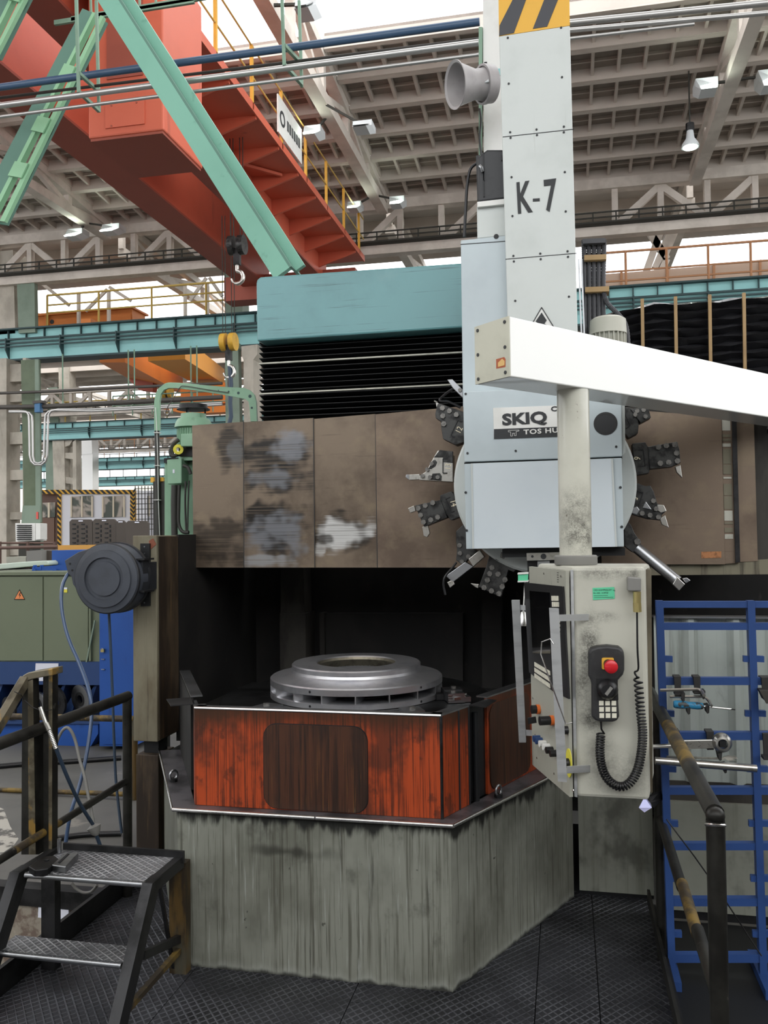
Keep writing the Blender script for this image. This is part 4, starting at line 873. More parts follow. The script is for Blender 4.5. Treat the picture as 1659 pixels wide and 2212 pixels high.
# ---- workpiece
wk = thing('impeller_workpiece', 'machined aluminium impeller ring with vanes clamped on the chuck', 'workpiece', TC+Vector((0,0,0.906)))
MB().lathe([(0.198,1.062),(0.203,1.068),(0.318,1.066),(0.324,1.060),(0.324,1.040),(0.330,1.028),(0.345,1.022),(0.425,1.004),(0.432,0.998),(0.432,0.970),(0.27,0.966),(0.215,0.99)], TC, (0,0,1), 96, True).build('shroud', MT['wp'], wk, 25)
MB().lathe([(0.21,0.934),(0.425,0.934),(0.432,0.930),(0.432,0.908),(0.426,0.9065),(0.21,0.9065)], TC, (0,0,1), 96, True).build('hub_disc', MT['wp'], wk, 25)
MB().lathe([(0.23,0.968),(0.20,1.035),(0.192,1.05),(0.198,1.062)], TC, (0,0,1), 64).build('bore_lip', MT['wp_dark'], wk, 40)
MB().lathe([(0.29,0.9345),(0.29,0.967)], TC, (0,0,1), 48).build('vane_gap_shade', MT['interior'], wk, 40)  # near-black sleeve added so the vane openings look shaded
for i in range(17):
    a = 2*math.pi*i/17+0.13; pts = []
    for t in range(5): rr = 0.431-0.17*t/4; an = a+0.16*t/4; pts.append((TC.x+rr*math.cos(an), TC.y+rr*math.sin(an), 0.933))
    b_ = MB()
    for p, q in zip(pts[:-1], pts[1:]): b_.prism([p, q, (q[0], q[1], 0.972), (p[0], p[1], 0.972)], (0.006*math.cos(a+1.57), 0.006*math.sin(a+1.57), 0))
    b_.build('vane', MT['wp'], wk)
for a in (-1.85, -0.55, -2.9):
    for z in (0.985, 0.919): p = TC+Vector((0.432*math.cos(a), 0.432*math.sin(a), z)); d_ = Vector((math.cos(a), math.sin(a), 0)); MB().cyl(p-d_*0.006, p+d_*0.0008, 0.006, n=10).build('tapped_hole', MT['black'], wk)

# ---- column behind and dark interior
co = thing('machine_column', 'dark lathe column and inner walls behind the chuck', 'machine column', (-0.6, 5.3, 0))
MB().box(-2.05, 2.4, 5.40, 5.9, 0, 2.28).build('back_wall', MT['interior'], co)
MB().box(-2.05, -2.03, 4.245, 5.40, 0.62, 1.72).build('side_wall', MT['interior'], co)
MB().slab([(606,1215),(655,1215),(658,1325),(606,1325)], 5.24, 0.16).build('upright', MT['interior2'], co)
MB().slab([(604,1325),(660,1325),(661,1550),(606,1550)], 5.20, 0.2).build('upright', MT['interior2'], co)
MB().slab([(690,1324),(700,1324),(702,1480),(692,1480)], 5.3, 0.09).build('rib', MT['interior2'], co)
MB().slab([(700,1325),(1000,1325),(1000,1500),(702,1500)], 5.33, 0.07).build('inner_plate', MT['interior'], co)
MB().slab([(1040,1225),(1082,1225),(1085,1530),(1042,1530)], 5.25, 0.15).build('upright', MT['interior'], co)
MB().box(0.38, 0.40, 4.45, 5.40, 0.0, 1.5).build('side_wall', MT['interior'], co)
# ---- guard post on the left of the base
gp = thing('guard_post', 'tall oil-stained box post left of the chuck carrying the hose reel', 'guard post', (-2.05, 4.1, 0))
MB().box(-2.168, -2.035, 4.0, 4.235, 0.672, 1.716).build('upper_box', MT['post'], gp, bev=0.004)
MB().box(-2.165, -2.04, 4.02, 4.2, 0.0, 0.60).build('lower_box', MT['rust_post'], gp, bev=0.004)
MB().box(-2.14, -2.06, 4.06, 4.16, 0.60, 0.672).build('coupling', MT['black'], gp)
MB().box(-2.034, -2.03, 4.02, 4.235, 0.68, 1.71).build('stained_side', MT['rust_post'], gp)
MB().prism([at(322,1168,Y=3.999), at(331,1163,Y=3.999), at(338,1176,Y=3.999), at(324,1188,Y=3.999)], (0,-0.002,0)).build('rust_patch', Mat('rust_red', '#7d4a38', 0.8).m, gp)
# ---- crossrail with telescopic covers
xr = thing('crossrail', 'brown telescopic steel covers of the crossrail across the machine', 'crossrail', (-0.5, 4.45, 1.53))
def wx(px): return at(px, 1060, Y=4.45).x
def wz(py, px=700): return at(px, py, Y=4.45).z
c1 = cover_mat('cover_smeared_left', [(wx(505), wz(955), .10, .16, '#2c2a28', .5, .3, .85), (wx(512), wz(965), .06, .12, '#6e6f70', .5, .3, .7), (wx(470), wz(1170), .2, .14, '#2b2825', .6, .3, .75)]).m
c2 = cover_mat('cover_smeared_grey', [(wx(590), wz(1005), .25, .17, '#262626', .35, .35, .95), (wx(628), wz(960), .15, .10, '#83858a', .3, .3, .85), (wx(598), wz(1028), .17, .07, '#7b7d82', .3, .3, .85), (wx(582), wz(1145), .24, .18, '#201f1e', .35, .3, .95), (wx(600), wz(1145), .19, .14, '#7b7d82', .25, .3, .95), (wx(570), wz(1208), .2, .05, '#9a9c9e', .4, .4, .8)]).m
c3 = cover_mat('cover_scraped_bright', [(wx(735), wz(1150), .21, .12, '#332f2a', .4, .35, .9), (wx(745), wz(1152), .16, .10, '#d6d6d4', .35, .4, .95), (wx(695), wz(1190), .04, .05, '#c9c8c5', .5, .4, .7), (wx(700), wz(1165), .05, .03, '#3d3a36', .5, .3, .8)]).m
for name, px, yy, mt in (('cover_panel', [(415,919),(526,911),(526,1226),(418,1226)], 4.462, c1), ('cover_panel', [(526,912),(677,903),(680,1226),(528,1226)], 4.452, c2),
                         ('cover_panel', [(677,905),(811,894),(815,1226),(680,1226)], 4.442, c3), ('cover_panel', [(811,895),(1100,868),(1100,1226),(816,1226)], 4.432, MT['cover']),
                         ('cover_panel', [(1290,880),(1558,900),(1566,1219),(1300,1219)], 4.432, MT['cover']), ('cover_panel', [(1556,820),(1588,820),(1597,1216),(1566,1218)], 4.444, MT['cover']),
                         ('cover_panel', [(1588,820),(1626,820),(1637,1212),(1597,1214)], 4.456, MT['cover'])):
    MB().slab(px, yy, 0.03).build(name, mt, xr)
for (a_, b_) in (((526,911),(527,1226)), ((677,903),(680,1226)), ((811,894),(815,1226))): MB().bar(at(*a_, Y=4.436), at(*b_, Y=4.436), 0.0035, 0.0035).build('panel_edge', MT['ink'], xr)
MB().slab([(1579,820),(1589,820),(1599,1214),(1589,1216)], 4.428, 0.012).build('edge_strip', MT['darksteel'], xr)
for i_, (y0_, y1_) in enumerate(((905,930),(938,944),(948,952),(958,965),(970,1002),(1004,1024),(1030,1034),(1045,1070),(1072,1100),(1103,1125),(1128,1132),(1140,1150),(1154,1164))): MB().slab([(1559+(y0_-900)*.026,y0_),(1577+(y0_-900)*.026,y0_),(1577+(y1_-900)*.026,y1_),(1559+(y1_-900)*.026,y1_)], 4.441, 0.004).build('wiper_scrape', (MT['bellows_strip'], MT['post'])[i_ % 3 > 0], xr)
MB().slab([(1515,1192),(1558,1191),(1558,1205),(1515,1206)], 4.430, 0.003).build('name_plate', Mat('copper_plate', '#b07a52', 0.5, 0.4).layer('#6b4a35', (60,60,60), 0.45, 0.65, 0.7).m, xr)
MB().box(-2.02, 0.98, 4.48, 5.2, 1.545, 2.34).build('beam', MT['interior2'], xr)
k_ = MB().slab([(1380,1222),(1720,1205),(1720,1240),(1380,1243)], 4.46, 0.3).build('lower_beam', MT['post'], xr)
# ---- vertical bellows and teal cover above the crossrail
bl = thing('bellows_cover', 'black folded way bellows under a long teal sheet-metal cover', 'bellows', at(780, 900, Y=4.62))
xa, xb = at(562, 800, Y=4.6).x, at(1010, 800, Y=4.6).x
zt_, zb_ = at(780, 722, Y=4.6).z, at(780, 898, Y=4.6).z
n_ = 15; hh = (zt_-zb_)/n_
for i in range(n_):
    z0 = zb_+i*hh
    MB().prism([(xa, 4.66, z0), (xa, 4.585, z0+hh*0.45), (xa, 4.585, z0+hh*0.55), (xa, 4.66, z0+hh), (xa, 4.70, z0+hh), (xa, 4.70, z0)], (xb-xa, 0, 0)).build('fold', MT['bellows'], bl)
for f in (0.32, 0.70): z0 = zb_+(zt_-zb_)*f; MB().box(xa, xb, 4.577, 4.60, z0-0.004, z0+0.004).build('support_strip', MT['bellows_strip'], bl)
MB().slab([(553,612),(555,604),(562,598),(1080,562),(1080,702),(555,737)], 4.5, 0.5).build('teal_cover', MT['tealcover'], bl, bev=0.01)
MB().box(xa, xb, 4.72, 5.1, zb_-0.1, zt_).build('guide_body', MT['interior'], bl)

# ================================================================== ram head
rm = thing('ram_head', 'tall light grey ram column marked K-7 with tool turret housing', 'ram head', at(1177, 1190, Y=4.1))
YK = 4.0
col = MB().slab([(1078,78),(1231,55),(1252,880),(1102,880)], YK, 0.34).build('ram_column', MT['ram'], rm, bev=0.004)
for pts in ([(1076,-60),(1229,-60),(1231,55),(1078,78)],): 
    tp_ = MB().slab(pts, YK, 0.34).build('striped_top', MT['yellow'], rm)
    for s in ([(1079,55),(1108,-2),(1139,-8),(1110,71),(1078,77)], [(1151,62),(1183,-20),(1213,-20),(1182,57)], [(1077,-10),(1098,-50),(1080,-50)]):
        MB().slab([(max(x, 1078), y) for x, y in s], YK-0.002, 0.003).build('stripe', MT['hazblack'], tp_)
for pts in (((1086,296),(1240,279)), ((1092,560),(1246,547))): MB().bar(at(*pts[0], Y=YK-0.0004), at(*pts[1], Y=YK-0.0004), 0.0025, 0.003).build('panel_joint', MT['ink'], col)
def bolts(parent, pts, Y, r=0.0052, mat='ink'):
    pr = None
    for (x, y) in pts:
        c = at(x, y, Y=Y)
        if pr is None: pr = MB().cyl(c+Vector((0,-0.003,0)), c+Vector((0,0.002,0)), r, n=10).build('screw', MT[mat], parent); c_0 = c
        else: dup_part(pr, c-c_0, parent)
bolts(col, [(1097,82),(1212,60),(1099,181),(1214,167),(1102,286),(1159,280),(1218,274),(1103,298),(1160,292),(1218,286),(1105,383),(1220,372),(1107,467),(1222,457),(1109,553),(1167,548),(1226,543),(1110,565),(1168,560),(1227,555),(1113,650),(1229,641)], YK)
text('machine_number', 'K', at(1115, 432, Y=YK-0.002), 0.205, MT['ink'], col, 0.5, (R(90), R(-2.0), 0), 0.001, 'LEFT', 0.005)
text('machine_number', '7', at(1175, 427, Y=YK-0.002), 0.205, MT['ink'], col, 0.56, (R(90), R(-2.0), 0), 0.001, 'LEFT', 0.005)
MB().slab([(1151,429),(1166,428),(1166,434),(1151,435)], YK-0.003, 0.003).build('machine_number_dash', MT['ink'], col)
tri = MB().slab([(1170,664),(1202,716),(1140,716)], YK-0.002, 0.003).build('warning_triangle', MT['white'], col)
MB().slab([(1170,675),(1181,692),(1176,699),(1187,705),(1190,712),(1152,712),(1164,700),(1157,694)], YK-0.004, 0.003).build('warning_symbol', MT['ink'], tri)
for a, b in (((1170,664),(1202,716)), ((1140,716),(1170,664))): MB().bar(at(*a, Y=YK-0.003), at(*b, Y=YK-0.003), 0.003, 0.004).build('triangle_edge', MT['ink'], tri)
# left side column with gearbox and motor
YH = 4.06
sc_ = MB().slab([(995,519),(1095,508),(1104,880),(1000,880)], YH, 0.42).build('side_column', MT['housing'], rm, bev=0.004)
MB().bar(at(995,528,Y=YH-0.0005), at(1093,521,Y=YH-0.0005), 0.003, 0.003).build('panel_joint', MT['ink'], sc_)
c = at(1072, 511, Y=YH); MB().cyl(c+Vector((0,-0.002,0)), c+Vector((0,0.01,0)), 0.012, n=14).build('hole', MT['black'], sc_)
MB().slab([(1030,445),(1095,438),(1096,509),(1031,515)], YH+0.02, 0.3).build('gearbox', MT['ram'], rm, bev=0.004)
MB().slab([(1031,436),(1095,429),(1095,440),(1031,447)], YH, 0.34).build('motor_flange', MT['white'], rm)
mo = MB().slab([(1031,340),(1040,331),(1052,322),(1085,322),(1095,330),(1095,430),(1033,438)], YH+0.03, 0.26).build('servo_motor', MT['motor'], rm, bev=0.012)
MB().slab([(1083,335),(1095,334),(1096,345),(1083,346)], YH+0.02, 0.02).build('cooling_slot', MT['black'], mo)
for y in (360, 395): MB().slab([(1042,y-30),(1045,y-30),(1047,y+30),(1044,y+30)], YH+0.025, 0.01).build('cooling_slot', MT['black'], mo)
MB().slab([(1028,336),(1037,335),(1040,430),(1031,431)], YH+0.08, 0.12).build('terminal_box', MT['motor'], mo)
MB().tube([at(1037,358,Y=YH+0.02), at(1041,362,Y=YH+0.01), at(1043,370,Y=YH+0.02)], 0.008, 8).build('lifting_eye', MT['steel'], mo, 50)
MB().tube(smooth_path([at(1031,352,Y=YH+0.1), at(1016,366,Y=YH+0.1), at(1009,400,Y=YH+0.1), at(1006,450,Y=YH+0.1), at(1003,512,Y=YH+0.1)], 6), 0.0075, 8).build('motor_cable', MT['rubber'], rm, 50)
# turret housing
YT = 3.93
hs = MB().slab([(1000,846),(1342,832),(1344,986),(1003,998)], YT, 0.30).build('upper_housing', MT['housing'], rm, bev=0.004)
MB().slab([(1342,840),(1349,840),(1351,978),(1344,986)], YT+0.03, 0.24).build('side_lip', MT['ram'], rm, bev=0.003)
bolts(hs, [(1006,851),(1010,979),(1114,974),(1331,965)], YT, 0.0055)
lb = MB().slab([(1065,881),(1255,874),(1257,940),(1067,948)], YT-0.003, 0.004).build('name_plate', MT['white'], hs)
MB().slab([(1067,927),(1257,920),(1258,941),(1067,948)], YT-0.0045, 0.002).build('name_plate_band', MT['ink'], lb)
text('name_lettering', 'SKIQ', at(1085, 908, Y=YT-0.0055), 0.070, MT['ink'], lb, 1.3, (R(90), R(-1.4), 0), 0.0006, 'LEFT', 0.003, 1.02)
text('name_lettering', 'CNC', at(1190, 884, Y=YT-0.0055), 0.030, MT['ink'], lb, 1.3, (R(90), R(-1.4), 0), 0.0006, 'LEFT', 0.001)
text('maker_lettering', 'TOS HULIN', at(1131, 934, Y=YT-0.0072), 0.030, MT['white'], lb, 1.35, (R(90), R(-1.4), 0), 0.0006, 'LEFT', 0.0008, 1.1)
def lg(pts):
    for a, b in zip(pts[:-1], pts[1:]): MB().bar(at(*a, Y=YT-0.0072), at(*b, Y=YT-0.0072), 0.0018, 0.0018).build('maker_emblem', MT['white'], lb)
lg([(1098,930),(1121,929),(1121,931),(1115,932),(1115,941),(1111,941),(1111,936)]); lg([(1098,930),(1098,933),(1103,933),(1103,942),(1107,942),(1107,936),(1112,936)])
c = at(1308, 915, Y=YT); MB().lathe([(0.052,-0.004),(0.052,0.002),(0.041,0.002),(0.041,-0.004)], c, (0,-1,0), 32, True).build('port_ring', MT['hhu'], hs, 40)
MB().lathe([(0,0.001),(0.041,0.001),(0.041,-0.01),(0,-0.01)], c, (0,-1,0), 32).build('port_glass', MT['motor'], hs)
MB().slab([(1003,999),(1344,987),(1344,990),(1003,1003)], YT+0.02, 0.25).build('housing_gap', MT['black'], rm)
lc = MB().slab([(1003,1002),(1343,989),(1348,1181),(1007,1186)], YT, 0.2).build('lower_cover', MT['housing'], rm, bev=0.003)
MB().slab([(1019,1001),(1322,990),(1331,1181),(1022,1185)], YT-0.006, 0.008).build('polished_door', MT['lowcover'], lc)
for a, b in (((1019,1001),(1022,1185)), ((1322,990),(1331,1181))): MB().bar(at(*a, Y=YT-0.006), at(*b, Y=YT-0.006), 0.004, 0.008).build('door_edge', MT['ram'], lc)
bolts(lc, [(1006,1064),(1008,1146),(1340,1053),(1343,1138)], YT-0.001, 0.0062)
# tool disc
DC = at(1174, 1046, Y=4.15); DR = (at(1370, 1035, Y=4.15)-at(977, 1045, Y=4.15)).length/2
dcx = MB().lathe([(0,-0.03),(DR-0.01,-0.03),(DR,-0.02),(DR,0.035),(0,0.035)], DC, (0,1,0), 72).build('tool_disc', MT['ram'], rm, 40)
MB().lathe([(0,-0.02),(DR*0.9,-0.02),(DR*0.9,0.05),(0,0.05)], DC+Vector((0,0.09,0)), (0,1,0), 60).build('rear_disc', MT['darksteel'], rm, 40)
# ram nose below the housing
MB().slab([(1085,1186),(1350,1183),(1350,1200),(1085,1204)], 4.0, 0.25).build('lower_plate', MT['black'], rm)
ns = MB().slab([(1137,1194),(1212,1192),(1212,1210),(1138,1212)], 3.98, 0.2).build('tool_socket', MT['brightsteel'], rm, bev=0.003)
for x, r in ((1150, 0.006), (1174, 0.013)): c = at(x, 1202, Y=3.98); MB().cyl(c+Vector((0,-0.003,0)), c+Vector((0,0.01,0)), r, n=14).build('socket_screw', MT['ink'], ns)
MB().slab([(1139,1212),(1212,1210),(1212,1240),(1140,1242)], 4.0, 0.18).build('ram_nose', MT['darksteel'], rm)
MB().slab([(1161,1213),(1187,1212),(1187,1229),(1161,1230)], 3.97, 0.03).build('clamp_block', MT['steel'], rm)
# ---- tool holders sitting in the disc pockets
def tool(lab, Y=4.08):
    return thing('tool_holder', lab, 'tool holder', at(1174, 1046, Y=Y), group='tool holders around the turret disc')
def tbody(t, px, Y, th, mat='holder', name='body'): return MB().slab(px, Y, th).build(name, MT[mat], t, bev=0.002)
def hexes(t, pts, Y, r=0.0135):
    pr = None
    for (x, y) in pts:
        c = at(x, y, Y=Y)
        if pr is None: pr = MB().cyl(c+Vector((0,-0.010,0)), c+Vector((0,0.004,0)), r, r, 6).build('bolt', MT['bolt'], t); c0 = c
        else: dup_part(pr, c-c0, t)
def slot(t, px, Y, w=0.006):
    for a, b in zip(px[:-1], px[1:]): MB().bar(at(*a, Y=Y-0.001), at(*b, Y=Y-0.001), w, 0.004).build('slot', MT['black'], t)
YD = 4.16
t = tool('dark tool holder numbered 12 above the left rim of the disc')
tbody(t, [(945,872),(954,873),(1002,890),(1002,955),(984,961),(957,948),(953,924),(952,910),(941,903),(940,894)], YD, 0.09)
hexes(t, [(956,882),(971,888),(986,896),(957,899),(959,916)], YD); slot(t, [(998,911),(989,908),(974,940),(982,944)], YD)
tbody(t, [(941,868),(952,874),(949,882),(943,880)], YD+0.01, 0.03, 'brightsteel', 'insert'); MB().cyl(at(938,866,Y=YD+0.01), at(945,870,Y=YD+0.01), 0.004, n=6).build('tip', MT['brightsteel'], t)
text('pocket_number', '12', at(992, 929, Y=YD-0.002), 0.042, MT['cream_ink'], t, 0.8, (R(90), R(-62), 0), 0.0006, 'CENTER')
t = tool('bright worn tool holder numbered 13 with a long boring tip')
tbody(t, [(978,982),(946,973),(937,988),(928,1005),(922,1017),(906,1028),(906,1037),(978,1041)], YD, 0.08, 'brightsteel')
tbody(t, [(978,975),(950,972),(937,988),(957,988),(957,998),(978,1000)], YD-0.004, 0.02)
tbody(t, [(940,993),(944,998),(940,1007),(930,1013),(926,1011),(934,995)], YD-0.006, 0.02); tbody(t, [(934,1023),(950,1022),(954,1028),(953,1038),(930,1036)], YD-0.006, 0.02)
hexes(t, [(933,1002),(923,1014),(913,1028),(929,1031),(946,1031)], YD-0.006, 0.011); slot(t, [(967,991),(957,991),(957,1022),(966,1022)], YD, 0.012)
tbody(t, [(884,1025),(906,1024),(906,1036),(884,1037)], YD+0.01, 0.04, 'brightsteel', 'shank'); tbody(t, [(877,1025),(884,1025),(884,1037),(876,1031)], YD+0.012, 0.03, 'steel', 'insert')
text('pocket_number', '13', at(968, 1008, Y=YD-0.003), 0.042, MT['cream_ink'], t, 0.8, (R(90), R(-80), 0), 0.0006, 'CENTER')
t = tool('dark square tool holder numbered 14 with two cutting tips')
tbody(t, [(951,1070),(975,1061),(984,1075),(997,1115),(974,1124),(963,1110),(953,1100),(950,1085)], YD, 0.09)
tbody(t, [(896,1092),(952,1080),(966,1118),(916,1138)], YD-0.012, 0.08)
hexes(t, [(904,1098),(919,1092),(935,1086),(909,1113),(915,1128),(931,1123),(946,1117)], YD-0.012); slot(t, [(972,1074),(963,1078),(974,1107),(982,1104)], YD)
tbody(t, [(881,1098),(894,1092),(898,1104),(886,1108)], YD-0.005, 0.03, 'brightsteel', 'insert'); tbody(t, [(912,1138),(924,1135),(928,1152),(922,1161),(915,1157)], YD-0.005, 0.03, 'brightsteel', 'insert')
text('pocket_number', '14', at(979, 1087, Y=YD-0.002), 0.042, MT['cream_ink'], t, 0.8, (R(90), R(75), 0), 0.0006, 'CENTER')
t = tool('oily tool holder with a clamped boring bar at the lower left of the disc')
tbody(t, [(985,1148),(1006,1128),(1012,1180),(1030,1190),(1012,1208),(999,1222),(990,1213),(985,1210),(987,1190),(985,1165)], YD, 0.08)
hexes(t, [(993,1178),(994,1195),(1012,1202),(998,1213)], YD, 0.012)
tbody(t, [(1012,1208),(1036,1188),(1046,1203),(1022,1224)], YD-0.02, 0.06, 'brightsteel', 'sleeve'); tbody(t, [(963,1244),(1005,1214),(1022,1224),(978,1258)], YD-0.02, 0.06, 'steel', 'boring_bar')
MB().tube(smooth_path([at(986,1215,Y=YD), at(976,1228,Y=YD-0.01), at(962,1245,Y=YD-0.02), at(958,1262,Y=YD-0.02), at(962,1285,Y=YD-0.02)], 5), 0.006, 6).build('coolant_pipe', MT['rubber'], t, 50)
tbody(t, [(966,1258),(978,1252),(982,1262),(972,1270)], YD-0.02, 0.03, 'brightsteel', 'insert')
t = tool('large black multi-bolt tool holder hanging under the disc')
tbody(t, [(1060,1190),(1112,1190),(1125,1212),(1110,1236),(1098,1231),(1082,1290),(1034,1268),(1050,1225)], YD-0.03, 0.1)
hexes(t, [(1058,1239),(1053,1253),(1046,1269),(1062,1276),(1078,1282),(1091,1252),(1085,1267),(1063,1226),(1076,1240)], YD-0.03); slot(t, [(1075,1202),(1071,1208),(1102,1222),(1105,1215)], YD-0.03, 0.008)
tbody(t, [(1090,1192),(1094,1200),(1088,1208),(1080,1204),(1082,1193)], YD-0.045, 0.02, 'bolt', 'clamp'); tbody(t, [(1016,1260),(1034,1262),(1033,1271),(1026,1268)], YD-0.02, 0.03, 'brightsteel', 'insert')
t = tool('dark tool holder numbered 6 pointing right of the disc')
tbody(t, [(1366,958),(1394,955),(1400,966),(1410,972),(1412,985),(1404,1010),(1402,1022),(1372,1027)], YD, 0.09)
tbody(t, [(1400,965),(1463,954),(1468,972),(1470,1000),(1452,1008),(1404,1013)], YD-0.012, 0.08)
hexes(t, [(1422,966),(1439,963),(1457,961),(1461,979),(1463,996),(1444,999),(1426,1001)], YD-0.012); slot(t, [(1378,972),(1389,971),(1394,1006),(1383,1008)], YD)
tbody(t, [(1459,1008),(1470,1004),(1474,1032),(1462,1020)], YD-0.005, 0.03, 'brightsteel', 'insert')
text('pocket_number', '6', at(1376, 990, Y=YD-0.002), 0.042, MT['cream_ink'], t, 0.8, (R(90), R(100), 0), 0.0006, 'CENTER')
t = tool('triangular tool holder numbered 5 with a pointed tip')
tbody(t, [(1372,1042),(1394,1050),(1405,1049),(1412,1062),(1420,1088),(1432,1091),(1440,1103),(1430,1112),(1428,1124),(1400,1121),(1356,1108)], YD, 0.085)
tbody(t, [(1395,1083),(1408,1101),(1388,1097)], YD-0.004, 0.02, 'steel', 'worn_face'); tbody(t, [(1352,1104),(1376,1094),(1382,1102),(1376,1112)], YD-0.003, 0.02, 'steel', 'worn_face')
hexes(t, [(1411,1082),(1417,1099),(1387,1109),(1404,1113),(1422,1117)], YD-0.004, 0.012); slot(t, [(1376,1060),(1389,1064),(1380,1094)], YD, 0.008)
tbody(t, [(1426,1120),(1437,1113),(1445,1140),(1430,1133)], YD-0.005, 0.03, 'brightsteel', 'insert'); tbody(t, [(1420,1090),(1434,1091),(1440,1104),(1428,1108),(1420,1102)], YD-0.01, 0.04, 'brightsteel', 'clamp')
text('pocket_number', '5', at(1370, 1076, Y=YD-0.002), 0.042, MT['cream_ink'], t, 0.8, (R(90), R(108), 0), 0.0006, 'CENTER')
t = tool('long grey boring bar slanting down right behind the control cabinet')
tbody(t, [(1349,1120),(1363,1134),(1370,1150),(1384,1172),(1384,1184),(1368,1194),(1349,1180)], YD, 0.09)
MB().cyl(at(1376,1184,Y=YD), at(1464,1256,Y=YD-0.05), 0.026, n=20).build('boring_bar', MT['steel'], t, 40)
tbody(t, [(1463,1246),(1480,1262),(1467,1276),(1453,1262)], YD-0.09, 0.06, 'brightsteel', 'bar_head'); tbody(t, [(1474,1250),(1484,1248),(1492,1254),(1482,1260)], YD-0.06, 0.03, 'steel', 'insert')
hexes(t, [(1377,1170)], YD, 0.016)
t = tool('dark tool holder half hidden under the white arm at the upper right of the disc')
tbody(t, [(1345,878),(1372,884),(1380,915),(1378,936),(1358,946),(1345,930)], YD, 0.09)
tbody(t, [(1362,884),(1400,878),(1406,902),(1384,914)], YD-0.01, 0.08)
hexes(t, [(1376,888),(1390,886),(1394,900),(1372,896)], YD-0.01, 0.011); slot(t, [(1350,895),(1362,918),(1352,926)], YD, 0.006)
t = tool('grey clamp and hose at the upper left behind the housing edge')
tbody(t, [(966,820),(977,819),(1000,842),(1000,860),(978,838)], YD, 0.05, 'steel')
MB().tube(smooth_path([at(982,838,Y=YD+.02), at(964,850,Y=YD+.02), at(950,865,Y=YD+.02), at(968,868,Y=YD+.02), at(995,880,Y=YD+.02)], 6), 0.007, 6).build('hose', MT['rubber'], t, 50)
hexes(t, [(994,843)], YD, 0.01)

# ---- cable bundle and small motor right of the ram
cbn = thing('cable_bundle', 'bundle of grey corrugated cable hoses clamped right of the ram', 'cable bundle', at(1285, 700, Y=4.5))
for i in range(5):
    x = 1263+i*10
    pts = [at(x-2+i, 518, Y=4.5), at(x-1+i*0.5, 560, Y=4.5), at(x, 640, Y=4.5), at(x+1, 760, Y=4.5)]
    path = smooth_path(pts, 22); rs = [0.0135 if k % 2 else 0.0115 for k in range(len(path))]
    MB().tube(path, rs, 8).build('corrugated_hose', MT['corr'], cbn, 30)
p_ = smooth_path([at(1304,632,Y=4.48), at(1312,655,Y=4.48), at(1336,680,Y=4.48), at(1352,705,Y=4.48), at(1358,760,Y=4.48)], 18)
MB().tube(p_, [0.0135 if k % 2 else 0.0115 for k in range(len(p_))], 8).build('corrugated_hose', MT['corr'], cbn, 30)
for (a, b, y) in ((1262,1310,551), (1264,1316,620)): MB().slab([(a,y),(b,y-2),(b,y+9),(a,y+11)], 4.46, 0.09).build('wooden_clamp', MT['wood'], cbn)
MB().slab([(1258,516),(1308,514),(1308,524),(1260,526)], 4.46, 0.09).build('top_cap', MT['corr'], cbn)
for x in (1250, 1256): MB().bar(at(x, 560, Y=4.45), at(x+6, 720, Y=4.45), 0.008, 0.008).build('steel_rod', MT['steel'], cbn)
sm = thing('electric_motor', 'small beige finned motor above the white arm', 'motor', at(1313, 740, Y=4.4))
c = at(1313, 700, Y=4.4)
MB().lathe([(0,0.030),(0.07,0.03),(0.088,0.018),(0.092,-0.055),(0,-0.055)], c, (0,0,1), 32).build('fan_cowl', MT['pend'], sm, 40)
MB().lathe([(0,-0.055),(0.078,-0.055),(0.078,-0.2),(0,-0.2)], c, (0,0,1), 24).build('body', MT['pendface'], sm, 40)
for i in range(24): a = 2*math.pi*i/24; d_ = Vector((math.cos(a), math.sin(a), 0)); MB().bar(c+d_*0.083+Vector((0,0,-0.05)), c+d_*0.083+Vector((0,0,-0.2)), 0.004, 0.014, d_).build('cooling_fin', MT['pend'], sm)
MB().slab([(1270,690),(1300,684),(1345,684),(1345,690),(1300,694),(1272,700)], 4.5, 0.05).build('terminal_cover', MT['plug'], sm)
# ================================================================== control pendant on its arm
def atD(px, py, D): return EYE + (fw + rt*((px-CX)/F_PX) - up*((py-CY)/F_PX))*D
def on(px, py, p0, n):
    d = fw + rt*((px-CX)/F_PX) - up*((py-CY)/F_PX); return EYE + d*((p0-EYE).dot(n)/d.dot(n))
arm = thing('pendant_boom', 'white box-section swing arm with round post holding the control cabinet', 'swing arm', atD(1240, 1200, 3.08))
A, B, Fq = atD(1101, 688, 2.80), atD(1028, 711, 2.945), atD(1659, 801, 3.88)
zt = (A.z+B.z+Fq.z)/3; zb = (atD(1105, 821, 2.80).z+atD(1659, 897, 3.88).z)/2
dr = Vector((Fq.x-A.x, Fq.y-A.y, 0)).normalized()
a0, b0 = Vector((A.x, A.y, zb)), Vector((B.x, B.y, zb)); H = zt-zb
MB().prism([a0, b0, b0+Vector((0,0,H)), a0+Vector((0,0,H))], dr*3.2).build('box_arm', MT['arm'], arm, bev=0.004)
pe_ = (a0+b0)/2+dr*3.05; MB().cyl((pe_.x, pe_.y, -0.02), (pe_.x, pe_.y, zb), 0.11, n=28).build('swivel_column', MT['pendface'], arm, 40); MB().cyl((pe_.x, pe_.y, zb-0.05), (pe_.x, pe_.y, zb-0.0005), 0.15, n=28).build('swivel_flange', MT['pendface'], arm, 40)
cd = (b0-a0).normalized(); cn = Vector((cd.y, -cd.x, 0)); cn = cn if cn.dot(dr) < 0 else -cn
cap = MB().prism([a0+cn*0.0005, b0+cn*0.0005, b0+Vector((0,0,H))+cn*0.0005, a0+Vector((0,0,H))+cn*0.0005], cn*0.006).build('end_cap', MT['arm_end'], arm)
